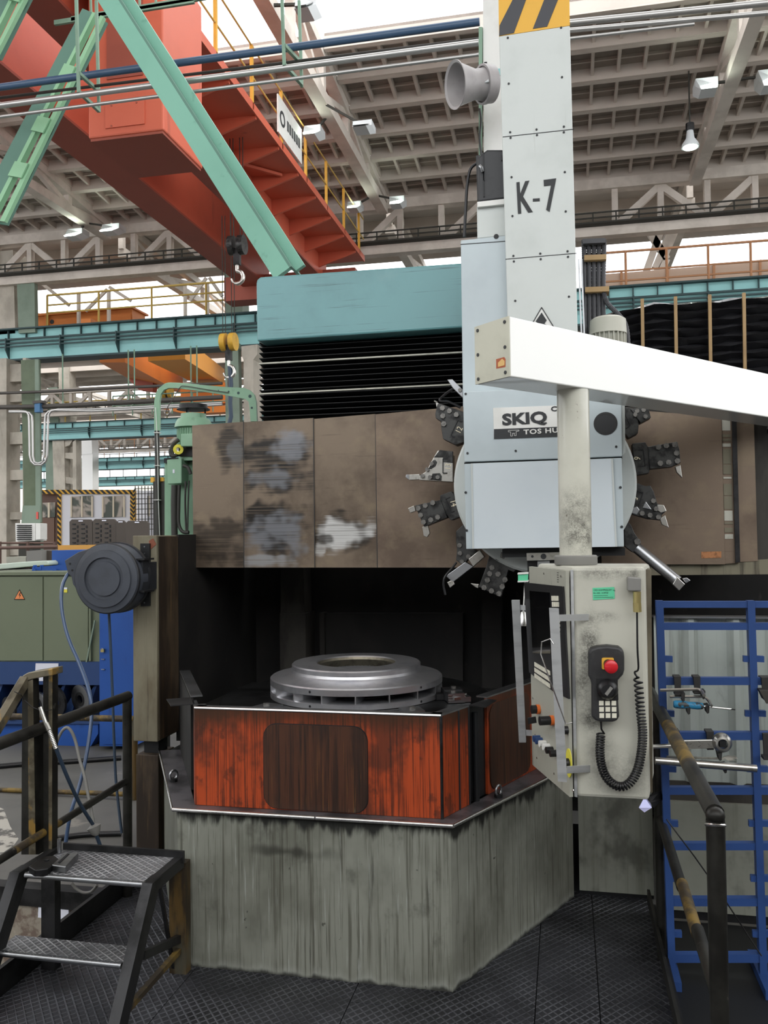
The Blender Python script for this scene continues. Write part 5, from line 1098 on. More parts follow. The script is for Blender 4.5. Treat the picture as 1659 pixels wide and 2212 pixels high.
Wc = (b0-a0).length
for u in (0.1, 0.9):
    for v in (0.08, 0.5, 0.92): p = a0+cd*Wc*u+Vector((0,0,H*v))+cn*0.006; MB().cyl(p, p+cn*0.003, 0.006, n=10).build('screw', MT['ink'], cap)
q = lambda u, v, o: a0+cd*Wc*u+Vector((0,0,H*v))+cn*o
MB().prism([q(.36,.18,.0062), q(.10,.17,.0062), q(.09,.30,.0062), q(.13,.34,.0062), q(.36,.34,.0062)], cn*0.001).build('sticker', Mat('sticker_red', '#a85a3c', 0.7).m, cap)
MB().prism([q(.30,.20,.0074), q(.12,.20,.0074), q(.11,.27,.0074), q(.18,.32,.0074), q(.30,.27,.0074)], cn*0.001).build('sticker_mark', Mat('sticker_tan', '#d9b070', 0.7).m, cap)
# post
pc = atD(1240, 1000, 3.08); zp0 = atD(1258, 1212, 3.08).z
MB().cyl((pc.x, pc.y, zp0), (pc.x, pc.y, zb), 0.0575, n=36).build('post', MT['armpost'], arm, 40)
MB().lathe([(0.058,0.0),(0.074,0.0),(0.076,0.004),(0.076,0.030),(0.072,0.034),(0.058,0.034)], (pc.x, pc.y, zp0-0.012), (0,0,1), 36).build('post_collar', MT['plug'], arm, 40)
# cabinet
cbt = thing('control_cabinet', 'grey control pendant cabinet with a dark screen and key panels', 'control panel', (0.08, 3.1, 0.83))
N, NR, BR, LF = Vector((0.010, 2.95, 0)), Vector((0.255, 2.95, 0)), Vector((0.30, 3.26, 0)), Vector((-0.128, 3.335, 0))
Z1, Z0 = zp0-0.013, at(1252, 1722, Y=2.95).z
body = MB().prism([lift(N+Vector((0.012,0,0)), Z0), lift(NR, Z0), lift(BR, Z0), lift(LF+Vector((.02,.01,0)), Z0)], (0,0,Z1-Z0)).build('body', MT['pend'], cbt, bev=0.012)
fn = out(N, LF, 1.0); fn = fn if fn.dot(EYE-N) > 0 else -fn
MB().prism([lift(N, Z0)+fn*0.0, lift(LF, Z0), lift(LF, Z1-0.012), lift(N, Z1-0.012)], fn*0.012).build('face_plate', MT['pendface'], cbt)
MB().prism([lift(N, Z0)+Vector((.004,.003,0)), lift(N, Z1-.01)+Vector((.004,.003,0)), lift(N, Z1-.01)+Vector((.014,-.004,0)), lift(N, Z0)+Vector((.014,-.004,0))], (0,0.004,0)).build('edge_trim', MT['alu'], cbt)
FP = lift(N, 1.2)+fn*0.0125
def fpoly(name, px, t, mat, parent, off=0.0): return MB().prism([on(x, y, FP+fn*off, fn) for x, y in px], fn*t).build(name, mat, parent)
bz = fpoly('bezel', [(1135,1258),(1219,1267),(1232,1510),(1196,1492),(1146,1452)], 0.006, MT['bezel'], cbt)
fpoly('screen', [(1145,1276),(1188,1280),(1191,1412),(1152,1411)], 0.003, MT['screen'], bz, 0.006)
kp = None
for (x0, y0, x1, y1) in ((1192,1287,1207,1298), (1193,1300,1208,1311)):
    for i in range(4):
        a, b = x0+(x1-x0)*i/4, x0+(x1-x0)*(i+0.85)/4; fpoly('key', [(a,y0),(b,y0+.4),(b+.4,y1),(a+.4,y1-.4)], 0.002, MT['key'], bz, 0.006)
for r in range(3):
    for i in range(8):
        a = 1155+34*i/8; b = 1155+34*(i+.85)/8; s = 20+2*r
        ya, yb = 1430+r*12+s*(a-1155)/34, 1430+r*12+s*(b-1155)/34
        fpoly('key', [(a,ya),(b,yb),(b+.5,yb+9),(a+.5,ya+9)], 0.002, MT['key'], bz, 0.006)
for i in range(10): fpoly('key', [(1207,1330+i*9),(1210,1330.4+i*9),(1210,1336+i*9),(1207,1336+i*9)], 0.002, MT['key'], bz, 0.006)
def button(px, py, r, l, mat, ring=None, dy=0.0):
    p = on(px, py, FP, fn); o = MB().cyl(p, p+fn*l, r, n=14).build('button', MT[mat], cbt, 40)
    if ring: MB().cyl(p, p+fn*0.012, r*1.12, n=16).build('button_ring', MT[ring], o, 40)
button(1165,1532,0.016,0.03,'bezel','orangebtn'); button(1195,1556,0.016,0.05,'bezel','orangebtn'); button(1226,1577,0.014,0.022,'bezel')
button(1166,1595,0.012,0.025,'bluebtn'); button(1171,1600,0.012,0.025,'bluebtn'); button(1179,1606,0.012,0.025,'white'); button(1187,1613,0.012,0.025,'white'); button(1194,1620,0.012,0.025,'bezel'); button(1203,1627,0.012,0.025,'bezel')
c0 = on(1190, 1553, FP, fn)+fn*0.055; MB().bar(c0, c0+fn*0.03+Vector((0,0,-0.004)), 0.006, 0.022).build('cabinet_key', MT['bezel'], cbt)
yo = on(1230, 1648, FP, fn); fd = (LF-N).normalized()
MB().prism([yo+fd*(0.028*math.cos(2*math.pi*i/24))+Vector((0,0,0.048*math.sin(2*math.pi*i/24))) for i in range(24)], fn*0.003).build('stop_plate', MT['warn_yellow'], cbt)
MB().cyl(yo, yo+fn*0.03, 0.016, n=16).build('stop_button', MT['bezel'], cbt, 40)
for (x, y) in ((1144,1237),(1176,1239),(1213,1245),(1152,1508),(1157,1588),(1161,1637),(1198,1671),(1239,1707)):
    p = on(x, y, FP, fn); MB().cyl(p, p+fn*0.003, 0.004, n=8).build('screw', MT['steel_edge'], cbt)
lgp = on(1205, 1247, FP, fn)
for dz in (-0.016, -0.008, 0, 0.008, 0.016): MB().bar(lgp+Vector((0,0,dz))-fd*0.006, lgp+Vector((0,0,dz))+fd*0.006, 0.002, 0.002).build('maker_mark', MT['ink'], cbt)
# aluminium guard frame in front of the screen
gf = thing('screen_guard', 'bare aluminium guard bars standing off the pendant screen', 'guard frame', atD(1200, 1690, 2.78))
MB().prism([atD(1105,1297,3.36), atD(1122,1297,3.36), atD(1136,1604,3.36), atD(1121,1604,3.36)], (0.0,0.03,0)).build('upright_bar', MT['alu'], gf)
MB().prism([atD(1186,1314,2.76), atD(1207,1315,2.76), atD(1225,1690,2.76), atD(1205,1688,2.76)], (0.0,0.02,0)).build('upright_bar', MT['alu'], gf)
MB().prism([atD(1208,1328,2.77), atD(1281,1326,2.875), atD(1281,1340,2.875), atD(1208,1342,2.77)], (0,0.006,0)).build('bracket', MT['alu'], gf)
MB().prism([atD(1224,1656,2.77), atD(1292,1652,2.875), atD(1292,1667,2.875), atD(1224,1671,2.77)], (0,0.006,0)).build('bracket', MT['alu'], gf)
MB().prism([atD(1122,1307,3.37), atD(1140,1308,3.30), atD(1140,1319,3.30), atD(1122,1318,3.37)], (0,0.006,0)).build('bracket', MT['alu'], gf)
MB().prism([atD(1134,1577,3.37), atD(1155,1578,3.30), atD(1155,1590,3.30), atD(1134,1589,3.37)], (0,0.006,0)).build('bracket', MT['alu'], gf)
wr = MB().tube([atD(1195,1391,2.74), atD(1188,1380,2.74), atD(1170,1387,2.74), atD(1168,1413,2.74), atD(1222,1564,2.74), atD(1236,1561,2.74)], 0.0022, 6).build('hook_rod', MT['steel_edge'], None, 50)
tag(wr, 'thin bent steel chip hook hanging on the guard bar', 'chip hook')
# things on the cabinet's side
YS = 2.949
st = MB().slab([(1280,1270),(1327,1268),(1328,1293),(1281,1296)], YS-0.001, 0.001).build('inventory_sticker', MT['greenlabel'], None)
tag(st, 'green inventory sticker on the cabinet side', 'sticker')
text('sticker_lettering', 'CKD KOMPRESORY a.s.', at(1282, 1275, Y=YS-0.0015), 0.0082, MT['ink'], st, 0.85, (R(90), R(-1), 0), 0.0002)
text('sticker_lettering', 'Inv. cislo:  A-50720', at(1282, 1281, Y=YS-0.0015), 0.0072, MT['ink'], st, 0.85, (R(90), R(-1), 0), 0.0002)
for y, l in ((1287, 30), (1291, 42)): MB().bar(at(1283, y, Y=YS-0.0015), at(1283+l, y-1, Y=YS-0.0015), 0.0008, 0.001).build('sticker_line', MT['ink'], st)
bp = MB().prism([at(1388,1231,Y=3.02), at(1407,1230,Y=3.02), at(1410,1712,Y=3.02), at(1392,1712,Y=3.02)], (0,0.18,0)).build('back_door', Mat('brown_door_edge', '#6b6454', 0.6).layer('#4a4336', (5,5,3), 0.42, 0.62, 0.8).m, cbt)
# plug
pg = thing('cable_plug', 'grey angled plug with a brass gland on the cabinet side', 'plug', at(1372, 1280, Y=2.9))
MB().prism([at(1356,1246,Y=2.90), at(1385,1249,Y=2.90), at(1385,1277,Y=2.90), at(1356,1277,Y=2.90)], (0,0.05,0)).build('plug_body', MT['plug'], pg, bev=0.004)
c = at(1376, 1278, Y=2.915); c2 = at(1376, 1302, Y=2.915); c3 = at(1377, 1322, Y=2.915)
MB().cyl(c, c2, 0.0125, n=14).build('gland', MT['brass'], pg, 40); MB().cyl(c2, c3, 0.0135, n=6).build('gland_nut', MT['brass'], pg)
# handset
hh_ = thing('handheld_control', 'black handheld control unit with red emergency stop on the cabinet side', 'handset', at(1312, 1560, Y=2.9))
outl = [(1274,1410),(1279,1402),(1293,1397),(1315,1395),(1340,1398),(1350,1405),(1352,1420),(1352,1448),(1349,1458),(1338,1470),(1337,1490),(1341,1548),(1336,1558),(1326,1560),(1300,1560),(1288,1557),(1281,1548),(1281,1480),(1279,1470),(1274,1460)]
MB().slab([(x-3, y) for x, y in outl], 2.895, 0.054).build('case', MT['hhu'], hh_, bev=0.008)
MB().slab([(1288,1466),(1334,1466),(1336,1512),(1290,1512)], 2.892, 0.004).build('dial_plate', MT['bezel'], hh_)
c = at(1312, 1489, Y=2.892); MB().lathe([(0,-0.028),(0.02,-0.028),(0.026,-0.022),(0.034,-0.008),(0.034,0.0),(0,0.0)], c, (0,1,0), 32).build('hand_wheel', MT['rubber'], hh_, 40)
MB().bar(c+Vector((-.006,-.029,-.012)), c+Vector((.012,-.029,.012)), 0.014, 0.01).build('wheel_grip', MT['plug'], hh_)
MB().slab(rrect(1300,1421,1326,1446,3), 2.890, 0.006).build('stop_plate', MT['yellow'], hh_)
c = at(1313, 1433, Y=2.89); MB().cyl(c, c+Vector((0.006,-0.03,-0.004)), 0.014, n=18).build('stop_stem', MT['bezel'], hh_, 40)
c = c+Vector((0.008,-0.034,-0.005)); MB().lathe([(0,-0.014),(0.014,-0.013),(0.021,-0.008),(0.022,0.002),(0.019,0.008),(0,0.008)], c, Vector((-0.15,1,0.12)), 28).build('stop_button', MT['red'], hh_, 40)
for r in range(3):
    for i in range(3):
        x, y = 1299+13.5*i+r*0.5, 1519+13.5*r; MB().slab([(x-5,y-5),(x+5,y-5),(x+5,y+5),(x-5,y+5)], 2.892, 0.004).build('key', MT['key'], hh_)
# coiled cord
cpath = smooth_path([at(x, y, Y=yy) for x, y, yy in ((1298,1585,2.92),(1296,1620,2.92),(1299,1650,2.92),(1308,1676,2.92),(1325,1694,2.92),(1345,1699,2.92),(1364,1687,2.92),(1378,1660,2.92),(1386,1620,2.92),(1388,1580,2.92),(1384,1540,2.92),(1381,1500,2.92),(1378,1465,2.92))], 20)
L = [0.0]
for p, q_ in zip(cpath[:-1], cpath[1:]): L.append(L[-1]+(q_-p).length)
tot = L[-1]; hel = []; phase = 0.0; S = 900; prev = 0
def samp(s):
    global prev
    while prev < len(L)-2 and L[prev+1] < s: prev += 1
    t = (s-L[prev])/max(L[prev+1]-L[prev], 1e-9); return cpath[prev].lerp(cpath[prev+1], t), (cpath[prev+1]-cpath[prev]).normalized()
for k in range(S):
    s = tot*k/(S-1); p, tg = samp(s); f = s/tot; pitch = 0.0088 if f < 0.72 else 0.0088+(f-0.72)*0.036
    phase += (tot/(S-1))/pitch*2*math.pi; e1 = tg.cross(Vector((0,1,0))).normalized(); e2 = Vector((0,1,0))
    hel.append(p+e1*0.0125*math.cos(phase)+e2*0.0125*math.sin(phase))
pre = [at(1298,1558,Y=2.92), at(1299,1575,Y=2.92)]
post = smooth_path([at(1376,1462,Y=2.92), at(1371,1452,Y=2.92), at(1379,1444,Y=2.92), at(1377,1400,Y=2.92), at(1376,1322,Y=2.917)], 6)
co_ = MB().tube(pre+hel+post, 0.0034, 6).build('coiled_cord', MT['rubber'], None, 60)
tag(co_, 'black coiled cord from the handset to the brass plug', 'cable')
# small lamp and green box behind the pendant edge
gb = thing('indicator_box', 'small green and white indicator left of the cabinet top', 'indicator', at(1130, 1248, Y=3.55))
MB().slab([(1119,1241),(1140,1240),(1140,1254),(1119,1255)], 3.55, 0.05).build('green_window', MT['greenlabel'], gb)
for y in (1238, 1255): MB().slab([(1118,y),(1141,y-1),(1141,y+2),(1118,y+3)], 3.545, 0.06).build('white_edge', MT['white'], gb)
wl = thing('work_lamp', 'small shiny work lamp hanging behind the guard bar', 'lamp', at(1131, 1352, Y=3.6))
c = at(1131, 1345, Y=3.6); MB().lathe([(0,0.05),(0.012,0.045),(0.016,0.02),(0.022,0.004),(0.023,-0.012),(0,-0.012)], c, (0,0,1), 20).build('reflector', MT['steel_edge'], wl, 40)
MB().cyl(c+Vector((0,0,0.05)), at(1134,1256,Y=3.6), 0.003, n=6).build('lamp_cord', MT['white'], wl)
# ================================================================== right of the machine
gw = thing('guard_wall', 'plain grey stained guard sheet beside the lathe base', 'guard sheet', (0.2, 4.1, 0))
MB().box(0.036, 0.372, 4.16, 4.19, 0.02, 1.30).build('sheet', MT['greywall'], gw)
MB().box(0.036, 0.372, 4.17, 4.2, 0.0, 0.02).build('foot_strip', MT['black'], gw)
wv = thing('corrugated_guard', 'pale corrugated metal guard behind the blue tool rack', 'guard sheet', (1.2, 4.05, 0))
prof = []; x = 0.385; amp = 0.034
while x < 3.4:
    for dx, dy in ((0.0, 0.0), (0.12, 0.0), (0.145, -amp), (0.168, -amp)): prof.append((x+dx, 4.05+dy))
    x += 0.19
b_ = MB(); n = len(prof)
vs = [(px_, py_, 0.585) for px_, py_ in prof]+[(px_, py_, 1.315) for px_, py_ in prof]+[(px_, py_+0.004, 0.585) for px_, py_ in prof]+[(px_, py_+0.004, 1.315) for px_, py_ in prof]
b_.add(vs, [(i, i+1, n+i+1, n+i) for i in range(n-1)]+[(2*n+i, 3*n+i, 3*n+i+1, 2*n+i+1) for i in range(n-1)])
b_.build('sheet', MT['wavy'], wv)
MB().box(0.38, 3.58, 4.0, 4.07, 1.317, 1.325).build('top_trim', MT['steel'], wv)
MB().box(0.38, 3.58, 4.04, 4.07, 0.50, 0.585).build('shadow_rail', MT['interior2'], wv)
for i_ in range(4): MB().box(0.385+i_*0.68, 1.06+i_*0.68, 4.02, 4.05, 0.02, 0.50).build('lower_sheet', MT['greywall'], wv)
MB().box(0.38, 3.1, 4.03, 4.06, -0.02, 0.018).build('foot_strip', MT['black'], wv)
# ---- blue tool rack
RY = 3.50
rk = thing('tool_rack', 'blue steel perforated tool rack standing right of the deck', 'tool rack', at(1530, 2120, Y=RY))
def lx(x, y): return x+(y-1300)*0.034           # the camera sees the uprights leaning slightly
for x in (1417, 1615, 1815):
    MB().slab([(lx(x,1298),1298),(lx(x+16,1298),1298),(lx(x+16,2125),2125),(lx(x,2125),2125)], RY, 0.04).build('upright', MT['rackblue'], rk)
for y, h in ((1299,14),(1346,15),(1464,16),(1582,17),(1701,16),(1822,15),(1941,17),(2062,18)):
    for (a, b) in ((1433, 1616), (1631, 1816)):
        MB().slab([(lx(a,y),y),(lx(b,y),y),(lx(b,y),y+h),(lx(a,y),y+h)], RY+0.005, 0.03).build('cross_bar', MT['rackblue'], rk)
for y in (1417, 1535, 1655, 1773, 1892, 2012):
    for (a, b) in ((1433, 1449), (1602, 1616), (1631, 1647)):
        MB().slab([(lx(a,y),y),(lx(b,y),y+1),(lx(b,y),y+14),(lx(a,y),y+13)], RY+0.008, 0.02).build('tab', MT['rackblue'], rk)
for x in (1417, 1615, 1815):
    p = at(lx(x+8,2115), 2115, Y=RY); MB().box(p.x-0.02, p.x+0.02, RY-0.12, RY+0.2, -0.02, 0.02).build('foot', MT['rackblue'], rk)
# hooks on the bars
for i, (x0, x1, y0, y1) in enumerate(((1456,1471,1462,1500),(1498,1513,1462,1498),(1452,1468,1580,1612),(1526,1542,1581,1618),(1645,1668,1464,1498),(1648,1665,1585,1640))):
    h = thing('tool_hook', ['left hook on the third rack bar', 'right hook on the third rack bar', 'left hook above the ratchet wrench', 'right hook above the ratchet wrench', 'black hook at the right edge holding a tray', 'black hook at the right edge of the fourth bar'][i]+', black rubber', 'hook', at(x0, y0, Y=RY))
    MB().slab([(x0,y0),(x1,y0),(x1,y0+6),(x0,y0+6)], RY-0.012, 0.06).build('hook_top', MT['hook'], h)
    MB().slab([(x0,y0),(x1,y0),(x1,y1),(x0+3,y1)], RY-0.016, 0.012).build('hook_strap', MT['hook'], h)
    MB().slab([(x0+2,y1-4),(x1,y1-4),(x1,y1+2),(x0+2,y1+2)], RY-0.06, 0.05).build('hook_lip', MT['hook'], h)
def tube_tool(name, lab, pts, r, mat, Y=RY-0.05, cat='hex key'):
    o = MB().tube([at(x, y, Y=Y+dy) for x, y, dy in pts], r, 6).build(name, MT[mat], None, 40); return tag(o, lab, cat)
tube_tool('hex_key', 'upper chrome hex key lying on the rack hooks', [(1426,1491,0),(1505,1489,0),(1512,1490,-.004),(1517,1495,-.02),(1521,1502,-.06)], 0.0065, 'brightsteel')
tube_tool('hex_key', 'lower shorter chrome hex key above the screwdriver', [(1447,1505,0),(1518,1505,0),(1527,1509,-.005),(1533,1516,-.02),(1537,1525,-.05)], 0.006, 'brightsteel')
sd = thing('screwdriver', 'screwdriver with a blue and grey handle on the rack', 'screwdriver', at(1485, 1530, Y=RY-0.06))
ax_ = (at(1514,1525,Y=RY-.06)-at(1456,1521,Y=RY-.06)).normalized()
MB().lathe([(0,0),(0.012,0.0),(0.0155,0.008),(0.0155,0.03),(0.013,0.06),(0.0145,0.085),(0.012,0.105),(0.005,0.11),(0,0.11)], at(1455,1521,Y=RY-.06), ax_, 16).build('handle', Mat('screwdriver_blue', '#2f7fa8', 0.4).layer('#3b3f40', (35,35,35), 0.52, 0.56, 1.0).m, sd, 40)
MB().cyl(at(1514,1525,Y=RY-.06), at(1580,1532,Y=RY-.06), 0.0035, n=8).build('shaft', MT['brightsteel'], sd); MB().bar(at(1578,1532,Y=RY-.06), at(1588,1533,Y=RY-.06), 0.008, 0.003).build('blade', MT['darksteel'], sd)
for i, (x0, y0) in enumerate(((1471,1500),(1483,1528),(1524,1526),(1515,1495),(1551,1628),(1562,1655))):
    tag(MB().slab([(x0,y0),(x0+9,y0-2),(x0+8,y0+14),(x0+4,y0+16)], RY-0.07, 0.06).build('holder_finger', MT['hook']), ['holder finger under the upper hex key', 'left holder finger under the screwdriver', 'right holder finger under the screwdriver', 'holder finger by the hex key bends', 'holder finger below the ratchet head', 'holder finger under the long steel bar'][i]+', dark rubber', 'holder')
rw = thing('ratchet_wrench', 'chrome ratchet wrench with a square drive head on the rack', 'wrench', at(1520, 1620, Y=RY-.07))
MB().slab([(1468,1600),(1540,1598),(1550,1592),(1556,1622),(1542,1617),(1470,1619)], RY-.07, 0.016).build('flat_handle', MT['brightsteel'], rw, bev=0.002)
for (a, b) in (((1480,1604),(1486,1608)), ((1480,1612),(1486,1615)), ((1508,1601),(1513,1605)), ((1508,1614),(1514,1610)), ((1529,1606),(1533,1610)), ((1490,1608),(1494,1606))): MB().bar(at(*a, Y=RY-.0705), at(*b, Y=RY-.0705), 0.002, 0.001).build('stamped_mark', MT['ink'], rw)
c = at(1560, 1605, Y=RY-.07); MB().lathe([(0.018,-0.018),(0.026,-0.016),(0.034,-0.004),(0.036,0.0),(0.036,0.016),(0.018,0.016)], c, (0,1,0), 32, True).build('ratchet_head', MT['brightsteel'], rw, 40)
MB().box(c.x-0.012, c.x+0.012, c.y-0.02, c.y+0.012, c.z-0.012, c.z+0.012).build('square_drive', MT['black'], rw)
MB().cyl(at(1410,1613,Y=RY-.06), at(1470,1610,Y=RY-.06), 0.0085, n=12).build('tubular_handle', MT['brightsteel'], rw, 40)
o = MB().cyl(at(1415,1643,Y=RY-.09), at(1634,1660,Y=RY-.07), 0.0145, n=16).build('steel_bar', MT['brightsteel'], None, 40); tag(o, 'long round steel bar, lowest tool on the rack', 'steel bar')
sp = thing('spanner', 'thin open-ended spanner above the long steel bar', 'spanner', at(1520, 1640, Y=RY-.04))
MB().slab([(1440,1633),(1565,1637),(1565,1641),(1440,1638)], RY-.04, 0.008).build('shank', MT['brightsteel'], sp); MB().slab([(1562,1636),(1574,1632),(1590,1634),(1594,1639),(1580,1639),(1590,1643),(1572,1643)], RY-.042, 0.01).build('jaw', MT['brightsteel'], sp)
tr = thing('tool_tray', 'dark tray cropped by the right edge of the rack', 'tray', at(1655, 1515, Y=RY-.1))
MB().slab([(1641,1492),(1720,1492),(1720,1520),(1656,1520)], RY-.10, 0.012).build('tray_front', MT['interior2'], tr); MB().slab([(1645,1494),(1720,1494),(1720,1516),(1655,1516)], RY-.087, 0.08).build('tray_body', MT['hook'], tr)
# ---- handrail along the right edge of the deck
hr = thing('handrail', 'worn yellow and black pipe handrail at the right edge of the deck', 'handrail', (0.352, 2.9, 0))
MB().lathe([(0.0,0.0235)]+[(0.0235*math.sin(i*math.pi/8), 0.0235*math.cos(i*math.pi/8)) for i in range(1, 8)]+[(0.0,-0.0235)], (0.352, 2.26, 0.995), (0,0,1), 20).build('elbow', MT['rail_dark'], hr, 60)
MB().cyl((0.352, 2.262, 1.0), (0.352, 2.68, 1.0), 0.023, n=16).build('top_rail', MT['rail_dark'], hr, 40)
MB().cyl((0.352, 2.68, 1.0), (0.352, 3.25, 1.0), 0.0228, n=16).build('top_rail', MT['rail_yellow'], hr, 40)
MB().cyl((0.352, 3.25, 1.0), (0.352, 3.95, 1.0), 0.023, n=16).build('top_rail', MT['rail_dark'], hr, 40)
MB().cyl((0.352, 2.26, 0.0), (0.352, 2.26, 0.985), 0.023, n=16).build('post', MT['rail_dark'], hr, 40)
MB().lathe([(0.0235,-0.004),(0.0265,0),(0.0235,0.004)], (0.352, 2.26, 0.972), (0,0.35,1), 20).build('weld_bead', MT['steel_edge'], hr, 60)
MB().cyl((0.352, 3.60, 0.0), (0.352, 3.60, 0.985), 0.023, n=16).build('post', MT['rail_dark'], hr, 40)
for (a, b, mt) in ((2.28, 2.62, 'rail_dark'), (2.62, 2.95, 'rail_yellow'), (2.95, 3.58, 'rail_dark')): MB().cyl((0.352, a, 0.54), (0.352, b, 0.555), 0.018, n=14).build('mid_rail', MT[mt], hr, 40)
MB().bar((0.33, 2.0, 0.10), (0.33, 3.95, 0.10), 0.012, 0.06).build('toe_bar', MT['rail_dark'], hr)
ds = thing('metal_scoop', 'bent shiny metal scoop stuck on the far handrail post', 'metal scrap', (0.352, 3.56, 0.60))
c = at(1405, 1735, Y=3.45)
MB().prism([at(1380,1745,Y=3.42), at(1392,1722,Y=3.45), at(1405,1732,Y=3.47), at(1408,1745,Y=3.45), at(1392,1755,Y=3.42)], (0,0.004,0)).build('bright_leaf', Mat('bluish_bright_steel', '#c6c8f0', 0.3, 0.5).m, ds)
MB().prism([at(1392,1722,Y=3.46), at(1428,1708,Y=3.52), at(1432,1726,Y=3.52), at(1412,1746,Y=3.47), at(1406,1734,Y=3.46)], (0,0.004,0)).build('dull_leaf', MT['darksteel'], ds)
wr = MB().tube([at(1440,1770,Y=3.4), at(1500,1850,Y=3.4), at(1560,1935,Y=3.4), at(1645,2065,Y=3.4)], 0.0028, 6).build('thin_cable', MT['darksteel'], None); tag(wr, 'thin dark cable slanting across the blue rack', 'cable')
# ---- black foil bellows with wooden battens behind, right
fo = thing('foil_bellows', 'black pleated foil way cover with upright wooden battens', 'way cover', at(1500, 860, Y=5.4))
b_ = MB(); X0, X1 = at(1300, 700, Y=5.4).x, at(2300, 700, Y=5.4).x; z0, z1 = 2.35, 3.10; NZ, NX = 56, 40; vs = []
for iz in range(NZ+1):
    for ix in range(NX+1):
        f = iz/NZ; xx = X0+(X1-X0)*ix/NX
        zz = z0+(z1-z0+0.006*math.sin(ix*0.5)-0.05*max(0, 1-ix/5))*f
        vs.append((xx, 5.42+0.03*math.sin(f*math.pi*2*14+0.5*math.sin(ix*0.9)), zz+0.006*math.sin(ix*1.7+iz)))
fs = [(iz*(NX+1)+ix, iz*(NX+1)+ix+1, (iz+1)*(NX+1)+ix+1, (iz+1)*(NX+1)+ix) for iz in range(NZ) for ix in range(NX)]
m_ = len(vs); vs2 = [(x, 5.50, z) for x, y, z in vs]; b_.add(vs+vs2, fs+[tuple(i+m_ for i in f[::-1]) for f in fs]); b_.build('pleated_foil', MT['tarp'], fo, 60)
for i, (x, y) in enumerate(((1384,645),(1456,640),(1530,636),(1604,632),(1679,628),(1755,624),(1832,620))): MB().slab([(x,y),(x+7,y),(x+10,860),(x+3,860)], 5.37, 0.02).build('batten', MT['wood'], fo)
MB().box(X0, X1, 5.36, 5.6, 2.30, 2.352).build('lower_ledge', MT['interior'], fo)
sdk = thing('service_duct', 'tan boxed duct behind the rust-orange railing at right', 'duct', at(1500, 600, Y=22.0))
MB().slab([(1308,592),(1760,556),(1760,588),(1308,622)], 22.0, 0.5).build('duct_wall', Mat('tan_duct', '#c2a794', 0.7).m, sdk)
for x in (1340, 1440, 1540, 1640): MB().slab([(x,588-(x-1308)*.08),(x+5,587-(x-1308)*.08),(x+5,622-(x-1308)*.08),(x,622-(x-1308)*.08)], 21.95, 0.05).build('duct_rib', MT['railorange'], sdk)
# green machine frame peeking right of the crossrail
gm = thing('green_machine', 'green machine frame behind the right end of the crossrail', 'machine', at(1655, 1140, Y=5.6))
MB().slab([(1640,1030),(1650,1020),(1750,1018),(1750,1150),(1642,1140)], 5.6, 0.4).build('frame_plate', MT['machgreen'], gm)
MB().slab([(1638,1035),(1646,1028),(1648,1138),(1640,1136)], 5.55, 0.1).build('frame_edge', MT['colgreen'], gm)
MB().box(at(1645,0,Y=5.7).x, at(1740,0,Y=5.7).x, 5.7, 5.9, -0.02, at(1690,1140,Y=5.7).z).build('frame_leg', MT['colgreen'], gm)
# ================================================================== left of the machine
# ---- green hydraulic motor unit behind the crossrail
gu = thing('drive_unit', 'green drive motor on a green housing left of the crossrail covers', 'motor unit', at(395, 1160, Y=4.8))
c = at(418, 905, Y=4.82)
MB().lathe([(0,0.03),(0.075,0.03),(0.078,0.0),(0.095,-0.002),(0.11,-0.03),(0.115,-0.055),(0.10,-0.06),(0,-0.06)], c, (0,0,1), 32).build('fan_cover', MT['machgreen'], gu, 40)
MB().lathe([(0.0,0.085),(0.085,0.085),(0.085,0.06),(0.0,0.06)], c, (0,0,1), 28).build('fan_grille', MT['black'], gu, 40)
MB().lathe([(0.0,0.06),(0.098,0.062),(0.10,0.056),(0.0,0.056)], c, (0,0,1), 28).build('fan_ring', MT['darksteel'], gu, 40)
for a in (0.5, 2.6, 4.7): MB().cyl(c+Vector((.07*math.cos(a), .07*math.sin(a), .02)), c+Vector((.07*math.cos(a), .07*math.sin(a), .06)), 0.005, n=6).build('spacer', MT['darksteel'], gu)
MB().lathe([(0,-0.06),(0.09,-0.06),(0.09,-0.26),(0,-0.26)], c, (0,0,1), 28).build('motor_body', MT['machgreen'], gu, 40)
for i in range(20): a = math.pi+math.pi*i/19; d_ = Vector((math.cos(a), math.sin(a), 0)); MB().bar(c+d_*0.094+Vector((0,0,-.065)), c+d_*0.094+Vector((0,0,-.16)), 0.004, 0.012, d_).build('cooling_fin', MT['machgreen'], gu)
MB().slab([(390,937),(420,936),(420,964),(390,964)], 4.66, 0.1).build('terminal_box', MT['machgreen'], gu, bev=0.004)
MB().slab([(386,965),(420,965),(420,985),(386,986)], 4.72, 0.14).build('coupling', MT['black'], gu)
MB().slab([(355,994),(440,990),(440,1157),(355,1160)], 4.8, 0.3).build('housing', MT['machgreen'], gu, bev=0.004)
MB().slab([(354,990),(440,985),(440,996),(354,1000)], 4.78, 0.32).build('housing_cap', MT['darksteel'], gu)
bx = MB().slab([(360,993),(392,990),(392,1044),(362,1046)], 4.70, 0.1).build('junction_box', MT['machgreen'], gu, bev=0.005)
MB().slab([(373,1014),(377,1014),(377,1022),(373,1022)], 4.697, 0.004).build('box_label', MT['paper'], bx)
